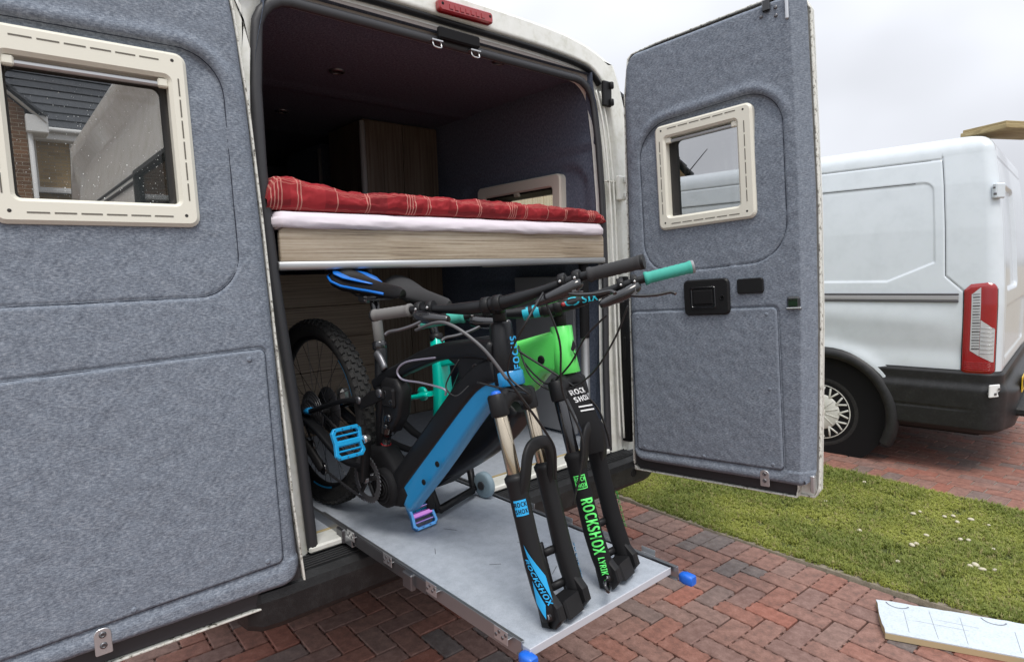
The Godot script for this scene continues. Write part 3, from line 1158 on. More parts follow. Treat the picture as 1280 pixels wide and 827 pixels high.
func inside() -> void:
	var win := func(y: float, z: float) -> bool: return y > 1.6 and y < 1.945 and z > -1.0 and z < -0.42
	var ys := span(0.6, 2.44, 0.02, [1.6, 1.945])
	var zs := span(-3.3, -0.09, 0.03, [-1.0, -0.42])
	var rib := func(y: float, z: float) -> float:
		var top := 2.112 + 0.02 * z
		var a: float = 0.012 * smoothstep(-0.008, 0.008, y - top)
		var sd := sd_rrect(z, y, -1.25, 1.42, -0.2, 2.035, 0.13)
		var b: float = -0.016 * (1.0 - smoothstep(-0.012, 0.012, sd))
		var c: float = -0.006 * exp(-pow((z + 1.45) / 0.02, 2))
		return a + b + c
	part("wall_lining", sheet(ys, zs, func(y: float, z: float) -> Vector3: return Vector3(0.872 - (rib.call(y, z) as float) - 0.05 * smoothstep(2.15, 2.44, y), y, z), true, win), M.felt_shaded, van)
	part("wall_lining", sheet(ys, zs, func(y: float, z: float) -> Vector3: return Vector3(-0.792 + (rib.call(y, z) as float) + 0.05 * smoothstep(2.15, 2.44, y), y, z), false, win), M.felt_shaded, van)
	part("ceiling_lining", sheet(span(-0.76, 0.84, 0.05), span(-3.3, -0.1, 0.05), func(x: float, z: float) -> Vector3: return Vector3(x, 2.435 - 0.012 * smoothstep(0.0, 0.03, abs(fposmod(z + 0.2, 0.9) - 0.45) - 0.4), z), false), M.felt_shaded, van)
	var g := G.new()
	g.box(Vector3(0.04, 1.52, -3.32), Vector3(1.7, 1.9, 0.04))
	part("bulkhead", g, M.felt_shaded, van)
	# from the opening to the lining
	var around := span(0, 1, 0.05) + span(1, 2, 0.02).slice(1) + span(2, 3, 0.05).slice(1)
	part("opening_reveal", sheet(around, PackedFloat32Array([0, 0.5, 1]), func(u: float, w: float) -> Vector3:
		var q := opening(u)
		var e := Vector2(0.04 + (q.x - 0.04) * 1.06, q.y + (0.05 if q.y > 2.3 else 0.0))
		var p := q.lerp(e, w)
		return Vector3(p.x, p.y, lerp(zr(q.y) - 0.03, -0.14, w)), true), M.felt_shaded, van)
	# the frame of the window beside the bed, and its panes
	for s in [1.0, -1.0]:
		var x0: float = 0.868 if s > 0 else -0.788
		var xf := Transform3D(Basis(Vector3(0, 0, 1), Vector3(0, 1, 0), Vector3(-1, 0, 0)) if s > 0 else Basis(Vector3(0, 0, -1), Vector3(0, 1, 0), Vector3(1, 0, 0)), Vector3(x0, 0, 0))
		var a := -1.06 if s > 0 else 0.355
		var b := -0.355 if s > 0 else 1.06
		g = G.new()
		g.frame(rrect(a, 1.535, b, 2.008, 0.03), rrect(a + 0.065, 1.6, b - 0.065, 1.943, 0.015), -0.02, 0.024, xf, 0.008)
		part("window_frame", g, M.cream, van)
		g = G.new()
		g.box(xf * Vector3((a + b) / 2, 1.94, 0.0), Vector3(0.022, 0.012, 0.56), 0.003)
		part("blind_rail", g, M.black_matt, van)
		g = G.new()
		g.box(xf * Vector3((a + b) / 2, 1.933, 0.012), Vector3(0.02, 0.022, 0.04), 0.004)
		part("blind_catch", g, M.cream_dark, van)
		g = G.new()
		g.frame(rrect(a + 0.05, 1.585, b - 0.05, 1.958, 0.015), rrect(a + 0.066, 1.601, b - 0.066, 1.942, 0.015), -0.19, -0.02, xf, 0.002)
		part("window_reveal", g, M.slot, van)
		g = G.new()
		g.box(xf * Vector3((a + b) / 2, 1.77, -0.17), Vector3(0.004, 0.36, 0.58))
		part("side_window", g, M.pane if s < 0 else M.pane_clear, van)
	for q in [Vector3(-0.18, 2.432, -0.75), Vector3(-0.13, 2.432, -1.55), Vector3(0.34, 2.432, -0.22)]:
		g = G.new()
		g.lathe(q, Vector3.DOWN, [Vector2(0.036, -0.006), Vector2(0.036, 0.004), Vector2(0.03, 0.008), Vector2(0.022, 0.008), Vector2(0.022, 0.003)], 20)
		part("downlight", g, M.steel_dark, van)
	# lower right of the hold: pale panel and bed post
	g = G.new()
	g.box(Vector3(0.845, 1.05, -0.5), Vector3(0.02, 0.84, 0.46), 0.004)
	part("side_panel", g, M.side_grey, van)


# ---------------------------------------------------------------- rear doors
func bearings(poly: PackedVector2Array, c: Vector2, n: int) -> PackedFloat32Array:
	var out := PackedFloat32Array()
	for i in n:
		out.append(TAU * (i + 0.37) / n)
	for q in poly:
		out.append(fposmod((q - c).angle(), TAU))
	out.sort()
	return out


func polar(poly: PackedVector2Array, c: Vector2, at: PackedFloat32Array) -> PackedVector2Array:
	var out := PackedVector2Array()
	for a in at:
		var d := Vector2(cos(a), sin(a)) * 5.0
		var best := c
		var far := -1.0
		for j in poly.size():
			var h = Geometry2D.segment_intersects_segment(c, c + d, poly[j], poly[(j + 1) % poly.size()])
			if h != null and (h - c).length() > far:
				far = (h - c).length()
				best = h
		if far < 0.0:     # exactly on a corner
			for q in poly:
				if abs(angle_difference((q - c).angle(), a)) < 0.001:
					best = q
		out.append(best)
	return out


func flipx(p: PackedVector2Array, s: float) -> PackedVector2Array:
	if s > 0:
		return p
	var out := PackedVector2Array()
	for i in range(p.size() - 1, -1, -1):
		out.append(Vector2(-p[i].x, p[i].y))
	return out


func door(called: String, xf: Transform3D, s: float, win: Rect2, glass: Rect2, rec: Array, pan: Array, edge_l: Callable, edge_r: Callable, top: float, label: String) -> Node3D:
	var d := Node3D.new()
	d.name = called
	van.add_child(d, true)
	d.transform = xf
	d.set_meta("label", label)
	var loc := Transform3D()
	# outline, counter-clockwise in (u, v)
	var poly := PackedVector2Array()
	for v in [0.012, 0.3, 0.7, 1.15, 1.5, 1.8, top - 0.08]:
		poly.append(Vector2(edge_r.call(v), v))
	poly.append(Vector2((edge_r.call(top) as float) - 0.03, top - 0.012))
	poly.append(Vector2((edge_r.call(top) as float) - 0.1, top))
	poly.append(Vector2((edge_l.call(top) as float) + 0.16, top - 0.003))
	poly.append(Vector2((edge_l.call(top) as float) + 0.03, top - 0.012))
	poly.append(Vector2((edge_l.call(top) as float) + 0.006, top - 0.03))
	for v in [1.78, 1.5, 1.15, 0.7, 0.3]:
		poly.append(Vector2(edge_l.call(v), v - 0.015))
	poly.append(Vector2(edge_l.call(0.0), -0.02))
	poly.append(Vector2((edge_r.call(0.0) as float) - 0.02, -0.02))
	var c := glass.get_center()
	var n := bearings(poly, c, 130)
	var po := polar(poly, c, n)
	var gl := polar(rrect(glass.position.x - 0.01, glass.position.y - 0.01, glass.end.x + 0.01, glass.end.y + 0.01, 0.02), c, n)
	var g := G.new()
	g.frame(flipx(po, s), flipx(gl, s), -0.1, -0.072, loc, 0.01)
	part("outer_skin", g, M.white, d)
	g = G.new()
	var i1 := polar(G.inset(poly, 0.007), c, n)
	g.frame(flipx(po, s), flipx(i1, s), -0.09, -0.062, loc, 0.002)
	var lip := PackedVector2Array()
	for q in poly:
		lip.append(Vector2(min(q.x, (edge_r.call(q.y) as float) - 0.06), q.y))
	g.frame(flipx(polar(lip, c, n), s), flipx(polar(G.inset(lip, 0.007), c, n), s), -0.09, -0.026, loc, 0.002)
	part("door_edge", g, M.chipped, d)
	g = G.new()
	var core := PackedVector2Array()
	for q in poly:
		core.append(Vector2(min(q.x, (edge_r.call(q.y) as float) - 0.062), min(q.y, top - 0.016)))
	core = G.inset(core, 0.009)
	g.frame(flipx(polar(core, c, n), s), flipx(polar(G.inset(core, 0.05), c, n), s), -0.09, -0.034, loc, 0.004)
	part("weather_seal", g, M.seal, d)
	# felt lining
	var hole := func(a: float, v: float) -> bool:
		var l: float = edge_l.call(v)
		var u: float = lerp(l + 0.008, (edge_r.call(v) as float) - 0.011, a)
		if u > glass.position.x - 0.02 and u < glass.end.x + 0.02 and v > glass.position.y - 0.02 and v < glass.end.y + 0.02:
			return true
		return false
	var nz := FastNoiseLite.new()
	nz.seed = 40 + int(s)
	nz.frequency = 6.0
	var us := span(0, 1, 0.005)
	var vs := span(0.035, top - 0.019, 0.0044)
	part("felt_lining", sheet(us, vs, func(a: float, v: float) -> Vector3:
		var l: float = (edge_l.call(v) as float) + 0.008
		var r: float = (edge_r.call(v) as float) - 0.011
		var bot := 0.035
		# rounded outline: pull the corners in
		var u: float = lerp(l, r, a)
		var vv := v
		for cn in [[l, bot, 0.07], [r, bot, 0.06], [l, top - 0.019, 0.07], [r, top - 0.019, 0.03]]:
			var cx: float = cn[0] + (cn[2] if cn[0] == l else -cn[2])
			var cy: float = cn[1] + (cn[2] if cn[1] == bot else -cn[2])
			var dx: float = (u - cx) * (-1.0 if cn[0] == l else 1.0)
			var dy: float = (vv - cy) * (-1.0 if cn[1] == bot else 1.0)
			if dx > 0.0 and dy > 0.0:
				var m: float = max(dx, dy)
				var k: float = m / Vector2(dx, dy).length()
				u = cx + (u - cx) * k
				vv = cy + (vv - cy) * k
		var w := 0.0
		var ed: float = min(min(u - l, r - u), min(v - bot, top - 0.019 - v))
		ed = min(ed, min(a * (r - l), (1.0 - a) * (r - l)))
		if ed < 0.022 and u < r - 0.03:
			w -= 0.03 * pow(1.0 - ed / 0.022, 2.0)
		w -= 0.058 * clampf((u - (r - 0.044)) / 0.042, 0.0, 1.0) * smoothstep(r - 0.05, r - 0.034, u)
		w -= 0.012 * smoothstep(l + 0.05, l, u)
		# the recess round the window
		var rv: float = v - rec[5] * (u - rec[0])
		var sd := sd_rrect(u, rv, rec[0], rec[1], rec[2], rec[3], rec[4])
		var up_edge: float = smoothstep(rec[3] - 0.2, rec[3] - 0.02, v)
		w -= (0.004 + 0.014 * up_edge) * (1.0 - smoothstep(-0.004 - 0.004 * up_edge, 0.002, sd)) + 0.006 * exp(-pow(sd / 0.0042, 2.0))
		w += 0.008 * exp(-pow((sd - 0.022) / 0.018, 2.0)) * up_edge
		# the flat panel below
		var sp := sd_rrect(u, v - pan[5] * (u - pan[0]), pan[0], pan[1], pan[2], pan[3], pan[4])
		w += 0.006 * (1.0 - smoothstep(-0.004, 0.004, sp)) - 0.006 * exp(-pow((sp - 0.003) / 0.004, 2.0))
		if sp > 0.0 and v < pan[1]:
			w += 0.006 * smoothstep(0.01, 0.03, sp)
		w += 0.0022 * nz.get_noise_2d(u, v) + 0.0016 * nz.get_noise_2d(u * 3.0, v * 3.0)
		return Vector3(s * u, vv, w), s < 0, hole), M.felt, d)
	# shade of the tucked-in seams, drawn as dark strips round recess and panel
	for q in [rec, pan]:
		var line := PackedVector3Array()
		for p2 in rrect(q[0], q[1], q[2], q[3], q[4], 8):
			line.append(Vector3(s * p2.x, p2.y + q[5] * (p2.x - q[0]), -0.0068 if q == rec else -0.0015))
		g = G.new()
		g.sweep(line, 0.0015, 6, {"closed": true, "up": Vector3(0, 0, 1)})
		part("lining_shade", g, M.groove_shade, d)
	# window: frame, slots, screws, blind, pane
	g = G.new()
	var fo := rrect(win.position.x, win.position.y, win.end.x, win.end.y, 0.028)
	var fi := rrect(glass.position.x, glass.position.y, glass.end.x, glass.end.y, 0.012)
	g.frame(flipx(fo, s), flipx(fi, s), -0.03, 0.012, loc, 0.009)
	part("window_frame", g, M.cream, d)
	var mx := Vector2((win.position.x + glass.position.x) / 2, (win.end.x + glass.end.x) / 2)
	var my := Vector2((win.position.y + glass.position.y) / 2, (win.end.y + glass.end.y) / 2)
	var ww := win.size.x
	var wh := win.size.y
	for k in 6:
		for v in [my.x, my.y]:
			g = G.new()
			g.box(Vector3(s * (win.position.x + ww * (0.2 + 0.12 * k)), v + (0.008 if v == my.y else -0.004), 0.0115), Vector3(ww * 0.1, 0.0034, 0.003))
			part("vent_slot", g, M.vent, d)
		for u in [mx.x, mx.y]:
			g = G.new()
			g.box(Vector3(s * u, win.position.y + wh * (0.2 + 0.12 * k), 0.0115), Vector3(0.0034, wh * 0.1, 0.003))
			part("vent_slot", g, M.vent, d)
	for u in [win.position.x + 0.035, win.end.x - 0.035]:
		for v in [win.position.y + 0.03, win.end.y - 0.024]:
			g = G.new()
			g.lathe(Vector3(s * u, v, 0.0112), Vector3(0, 0, 1), [Vector2(0.0045, 0), Vector2(0.0045, 0.0012), Vector2(0.002, 0.0012)], 10)
			part("screw", g, M.slot, d)
	g = G.new()
	g.box(Vector3(s * c.x, glass.end.y - 0.016, -0.008), Vector3(glass.size.x - 0.03, 0.014, 0.016), 0.004)
	part("blind_rail", g, M.alu, d)
	for u in [glass.position.x + 0.012, glass.end.x - 0.012]:
		g = G.new()
		g.box(Vector3(s * u, glass.end.y - 0.014, -0.004), Vector3(0.026, 0.024, 0.018), 0.004)
		part("blind_clip", g, M.cream, d)
	g = G.new()
	g.frame(flipx(rrect(glass.position.x - 0.012, glass.position.y - 0.012, glass.end.x + 0.012, glass.end.y + 0.012, 0.02), s), flipx(rrect(glass.position.x + 0.006, glass.position.y + 0.002, glass.end.x - 0.006, glass.end.y - 0.002, 0.02), s), -0.102, -0.028, loc, 0.002)
	part("window_rubber", g, M.slot, d)
	g = G.new()
	g.box(Vector3(s * c.x, c.y, -0.085), Vector3(glass.size.x + 0.02, glass.size.y + 0.02, 0.004))
	part("window_pane", g, M.pane, d)
	# felt covered buttons over the panel's screws
	for q in [[0.06, 0.03], [0.94, 0.03], [0.5, 0.02], [0.06, 0.96], [0.94, 0.96], [0.94, 0.5]]:
		g = G.new()
		var u: float = lerp(float(pan[0]), float(pan[2]), float(q[0]))
		g.lathe(Vector3(s * u, lerp(float(pan[1]), float(pan[3]), float(q[1])) + pan[5] * (u - pan[0]), 0.0045), Vector3(0, 0, 1), [Vector2(0.008, 0), Vector2(0.007, 0.003), Vector2(0.004, 0.0045)], 12)
		part("felt_button", g, M.felt, d)
	return d


func bracket(d: Node3D, u: float, v: float, s: float) -> void:
	var g := G.new()
	g.prism(rrect(-0.019, -0.034, 0.019, 0.034, [0.004, 0.016, 0.016, 0.004]), 0.0, 0.006, Transform3D(Basis(), Vector3(s * u, v, 0.002)), 0.0012)
	part("bracket", g, M.zinc, d)
	for k in [-1, 1]:
		g = G.new()
		g.lathe(Vector3(s * u, v + 0.004 + k * 0.014, 0.008), Vector3(0, 0, 1), [Vector2(0.0085, 0), Vector2(0.0085, 0.0012), Vector2(0.006, 0.0035), Vector2(0.003, 0.0035), Vector2(0.003, 0.0015)], 12)
		part("bolt", g, M.steel_dark, d)


func right_door() -> void:
	var a := Vector3(0, 1, -RAKE).normalized()
	var u := Vector3(0.08, 0.053, 0.995).normalized()
	var z := u.cross(a).normalized()
	a = z.cross(u)
	var xf := Transform3D(Basis(u, a, z), Vector3(0.84, 0.53, 0.0237))
	var d := door("right_rear_door", xf, 1.0, Rect2(0.29, 1.122, 0.443, 0.46), Rect2(0.341, 1.178, 0.326, 0.347), [0.2, 0.925, 0.846, 1.6, 0.15, 0.03], [0.108, 0.094, 0.797, 0.756, 0.02, 0.002],
		func(v: float) -> float: return lut(v, [0.0, 0.35, 0.72, 1.29, 1.73, 1.88, 1.97], [0.056, 0.069, 0.081, 0.1, 0.112, 0.126, 0.14]),
		func(v: float) -> float: return lut(v, [0.0, 0.39, 0.7, 1.19, 1.54, 1.9, 1.97], [0.91, 0.929, 0.941, 0.951, 0.948, 0.945, 0.944]), 1.966, "right rear door, opened square to the van")
	bracket(d, 0.72, 0.052, 1.0)
	var g := G.new()
	var p := Transform3D(Basis(), Vector3(0.504, 0.812, 0))
	g.prism(rrect(-0.104, -0.077, 0.104, 0.077, 0.022), 0.0, 0.02, p, 0.006)
	part("handle_panel", g, M.black, d)
	g = G.new()
	g.frame(rrect(-0.07, -0.048, 0.045, 0.045, 0.008), rrect(-0.062, -0.04, 0.037, 0.037, 0.006), 0.018, 0.024, p, 0.002)
	part("handle_surround", g, M.black_gloss, d)
	g = G.new()
	g.box(p * Vector3(-0.012, 0.0, 0.021), Vector3(0.09, 0.06, 0.008), 0.003)
	part("handle_lever", g, M.black_matt, d)
	g = G.new()
	g.lathe(p * Vector3(0.074, -0.005, 0.019), Vector3(0, 0, 1), [Vector2(0.011, 0), Vector2(0.011, 0.003), Vector2(0.007, 0.003), Vector2(0.007, 0.001)], 16)
	part("lock_button", g, M.black_matt, d)
	g = G.new()
	g.prism(rrect(0.64, 0.818, 0.748, 0.88, 0.01), -0.002, 0.012, Transform3D(), 0.003)
	part("cover_plate", g, M.black, d)
	g = G.new()
	g.box(Vector3(0.862, 0.775, 0.0), Vector3(0.05, 0.046, 0.022), 0.008)
	part("latch", g, M.black_gloss, d)
	g = G.new()
	g.box(Vector3(0.864, 0.752, 0.004), Vector3(0.056, 0.006, 0.02), 0.002)
	part("latch_plate", g, M.steel, d)
	for q in [Vector3(0.782, 1.893, -0.002), Vector3(0.838, 1.908, -0.002), Vector3(0.838, 1.878, -0.002)]:
		g = G.new()
		g.lathe(q, Vector3(0, 0, 1), [Vector2(0.007, 0), Vector2(0.007, 0.004), Vector2(0.003, 0.005)], 10)
		part("bolt", g, M.steel_dark, d)
	g = G.new()
	g.box(Vector3(0.805, 1.925, 0.006), Vector3(0.03, 0.045, 0.016), 0.004)
	part("top_catch", g, M.black_gloss, d)
	g = G.new()
	g.box(Vector3(0.88, 1.885, 0.0), Vector3(0.014, 0.075, 0.02), 0.004)
	part("edge_plate", g, M.zinc, d)
	g = G.new()
	g.box(Vector3(0.893, 0.045, -0.045), Vector3(0.018, 0.07, 0.03), 0.004)
	part("lower_catch", g, M.zinc, d)


func left_door() -> void:
	var x := Vector3(0.9995, 0, 0.03).normalized()
	var a := Vector3(0, 1, -0.06).normalized()
	var z := x.cross(a).normalized()
	a = z.cross(x)
	var xf := Transform3D(Basis(x, a, z), Vector3(-0.79, 0.53, 0.108))
	var d := door("left_rear_door", xf, -1.0, Rect2(0.218, 1.126, 0.45, 0.475), Rect2(0.266, 1.188, 0.353, 0.342), [0.122, 0.93, 0.83, 1.625, 0.12, -0.004], [0.074, 0.116, 0.86, 0.769, 0.02, -0.03],
		func(v: float) -> float: return lut(v, [0.0, 0.13, 0.48, 0.9, 1.21, 1.45, 1.7, 1.97], [0.0, 0.013, 0.021, 0.027, 0.035, 0.042, 0.055, 0.085]),
		func(v: float) -> float: return lut(v, [0.0, 1.97], [0.89, 0.92]), 1.966, "left rear door, folded right back beside the van")
	bracket(d, 0.54, 0.063, -1.0)
	# rain on the outside of the pane
	var rng := RandomNumberGenerator.new()
	rng.seed = 77
	var g := G.new()
	g.lathe(Vector3.ZERO, Vector3(0, 0, 1), [Vector2(1.0, 0.0), Vector2(0.8, 0.4), Vector2(0.4, 0.6), Vector2(0.0, 0.66)], 8)
	var mm := MultiMesh.new()
	mm.transform_format = MultiMesh.TRANSFORM_3D
	mm.mesh = g.mesh()
	mm.instance_count = 300
	for i in 300:
		var r := 0.0004 + 0.0009 * pow(rng.randf(), 4.0)
		mm.set_instance_transform(i, Transform3D(Basis().scaled(Vector3(r, r * rng.randf_range(1.0, 1.5), r)), Vector3(-rng.randf_range(0.275, 0.61), rng.randf_range(1.195, 1.51), -0.0828)))
	var o := MultiMeshInstance3D.new()
	o.name = "raindrops"
	o.multimesh = mm
	var m := mat(0.85, 0.88, 0.88, 0.05)
	m.refraction_enabled = true
	m.refraction_scale = 0.033
	o.material_override = m
	o.set_meta("kind", "stuff")
	d.add_child(o, true)


# ---------------------------------------------------------------- bed, cupboards, tray
func plaid() -> StandardMaterial3D:
	var n := 512
	var im := Image.create(n, n, false, Image.FORMAT_RGB8)
	im.fill(Color(0.27, 0.009, 0.015).linear_to_srgb())
	for band in [[70, 150, Color(0.2, 0.007, 0.012)], [300, 420, Color(0.31, 0.013, 0.02)]]:
		im.fill_rect(Rect2i(band[0], 0, band[1] - band[0], n), (band[2] as Color).linear_to_srgb())
		im.fill_rect(Rect2i(0, band[0], n, 40), (band[2] as Color).linear_to_srgb())
	for x in [64, 74, 232, 244, 256, 268, 322, 334, 462]:
		im.fill_rect(Rect2i(x, 0, 4, n), Color(0.5, 0.22, 0.18).linear_to_srgb())
	for y in [40, 52, 210, 222, 234, 246, 380, 392]:
		im.fill_rect(Rect2i(0, y, n, 4), Color(0.42, 0.12, 0.1).linear_to_srgb())
	var m := mat(1, 1, 1, 0.85, 0.0, {"tex": ImageTexture.create_from_image(im)})
	m.uv1_scale = Vector3(2.0, 2.0, 1.0)
	return m


func sleeping_area() -> void:
	var t := thing("bed_base", "pale wood fronted raised bed platform across the back of the campervan", "bed", Transform3D(Basis(), Vector3(0.04, 0.61, -0.06)))
	var g := G.new()
	g.prism(rrect(-0.79, 0.948, 0.798, 1.058, [0.004, 0.02, 0.02, 0.004]), -0.02, 0.0, Transform3D(), 0.003)
	part("front_board", g, M.wood_across, t)
	g = G.new()
	g.sweep(PackedVector3Array([Vector3(-0.8, 0.934, -0.006), Vector3(0.8, 0.934, -0.006)]), Vector2(0.015, 0.015), 12, {"pow": 1.6})
	part("edge_profile", g, M.alu, t)
	g = G.new()
	g.box(Vector3(0.0, 0.96, -0.67), Vector3(1.62, 0.05, 1.28), 0.003)
	part("slat_base", g, M.black_matt, t)
	g = G.new()
	g.lathe(Vector3(0.68, 0.0, -0.03), Vector3.UP, [Vector2(0.03, 0.0), Vector2(0.03, 0.008), Vector2(0.021, 0.012), Vector2(0.021, 0.57)], 20)
	part("support_leg", g, M.alu, t)
	g = G.new()
	g.lathe(Vector3(0.68, 0.56, -0.03), Vector3.UP, [Vector2(0.024, 0.0), Vector2(0.024, 0.36)], 16)
	part("leg_sleeve", g, M.black_matt, t)
	# mattress under its sheet
	var nz := FastNoiseLite.new()
	nz.seed = 8
	nz.frequency = 3.0
	var prof := [[-1.3, 1.7], [-1.3, 1.72], [-0.1, 1.724], [-0.06, 1.718], [-0.045, 1.7], [-0.042, 1.68], [-0.05, 1.667], [-0.08, 1.664]]
	var arc := PackedFloat32Array([0, 1, 2, 2.5, 3, 3.5, 4, 4.5, 5, 5.5, 6, 6.5, 7])
	var mt := sheet(span(-0.775, 0.84, 0.02), arc, func(x: float, v: float) -> Vector3:
		var i: int = min(int(v), 6)
		var f := v - i
		var z: float = lerp(float(prof[i][0]), float(prof[i + 1][0]), f)
		var y: float = lerp(float(prof[i][1]), float(prof[i + 1][1]), f)
		var e: float = min(x + 0.775, 0.84 - x)
		var r: float = 0.03 * pow(clampf(1.0 - e / 0.03, 0.0, 1.0), 2.0)
		return Vector3(x, y + 0.006 * nz.get_noise_2d(x * 1.3, v * 0.4) - (r if v < 4.0 else 0.0), z - r + 0.005 * nz.get_noise_2d(x * 2.0, v + 20.0)), false)
	tag(part("mattress", mt, M.sheet, self), "pale pink sheeted mattress between the red duvet and the wooden bed front", "mattress")
	# duvet, rolled softly over the edge
	var wr := FastNoiseLite.new()
	wr.seed = 18
	wr.frequency = 5.0
	wr.fractal_octaves = 3
	var dv := span(0, 1, 0.02)
	var duvet := sheet(span(-0.785, 0.845, 0.008), dv, func(x: float, v: float) -> Vector3:
		var lift: float = lut(x, [-0.78, -0.7, -0.6, -0.5, -0.42, -0.33, -0.05, 0.35, 0.7, 0.845], [0.112, 0.108, 0.09, 0.071, 0.069, 0.08, 0.073, 0.073, 0.067, 0.045])
		var base := 1.724
		var y: float
		var z: float
		if v < 0.3:     # the rounded front edge
			var an := v / 0.3 * PI
			z = -0.085 + 0.035 * sin(an)
			y = base + lift * 0.5 * (1.0 - cos(an))
		else:
			z = -0.085 - (v - 0.3) / 0.7 * 1.15
			y = base + lift - 0.012 * smoothstep(0.3, 0.45, v)
		var w := wr.get_noise_2d(x * 1.6, v * 1.5) * 0.01 + wr.get_noise_2d(x * 4.5 + v * 3.0, v * 3.5) * 0.006
		var k := sin(clampf(v / 0.32, 0, 1) * PI * 0.75 + 0.1)
		var e: float = clampf(min(x + 0.785, 0.845 - x) / 0.04, 0.0, 1.0)
		return Vector3(x, base + (y - base) * (0.35 + 0.65 * sqrt(e)) + w * k, z + w * 0.9 * k), false)
	tag(part("duvet", duvet, plaid(), self), "red plaid duvet with cream lines spread over the raised bed", "duvet")
	# wardrobes forward of the bed
	t = thing("wardrobe", "striped wood wardrobe with a pale metal edge, behind the bed to the right", "wardrobe", Transform3D(Basis(), Vector3(0.55, 0.61, -1.65)))
	g = G.new()
	g.box(Vector3(0.0, 0.91, 0.0), Vector3(0.52, 1.81, 0.46), 0.002)
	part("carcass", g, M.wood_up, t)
	for k in 2:
		g = G.new()
		g.box(Vector3(-0.125 + k * 0.255, 0.91, 0.236), Vector3(0.25, 1.79, 0.012), 0.002)
		part("panel", g, M.wood_up, t)
	g = G.new()
	g.sweep(PackedVector3Array([Vector3(-0.268, 0.02, 0.235), Vector3(-0.268, 1.8, 0.235)]), 0.018, 10)
	part("edge_profile", g, M.edge_grey, t)
	t = thing("tall_cupboard", "dark tall cupboard with a thin metal edge, left of the wardrobe", "cupboard", Transform3D(Basis(), Vector3(0.6, 0.61, -2.5)))
	g = G.new()
	g.box(Vector3(0.0, 0.91, 0.0), Vector3(0.46, 1.81, 0.6), 0.002)
	part("carcass", g, M.felt_shaded, t)
	g = G.new()
	g.sweep(PackedVector3Array([Vector3(-0.235, 0.02, 0.3), Vector3(-0.235, 1.78, 0.3)]), 0.013, 8)
	part("edge_profile", g, M.edge_grey, t)
	t = thing("partition", "dark wood grained partition closing off the hold behind the blue bicycle's rear wheel", "partition", Transform3D(Basis(), Vector3(-0.26, 0.61, -1.38)))
	for k in 5:
		g = G.new()
		g.box(Vector3(0, 0.095 + k * 0.182, 0), Vector3(1.06, 0.18, 0.018), 0.002)
		part("board", g, M.wood_dark, t)


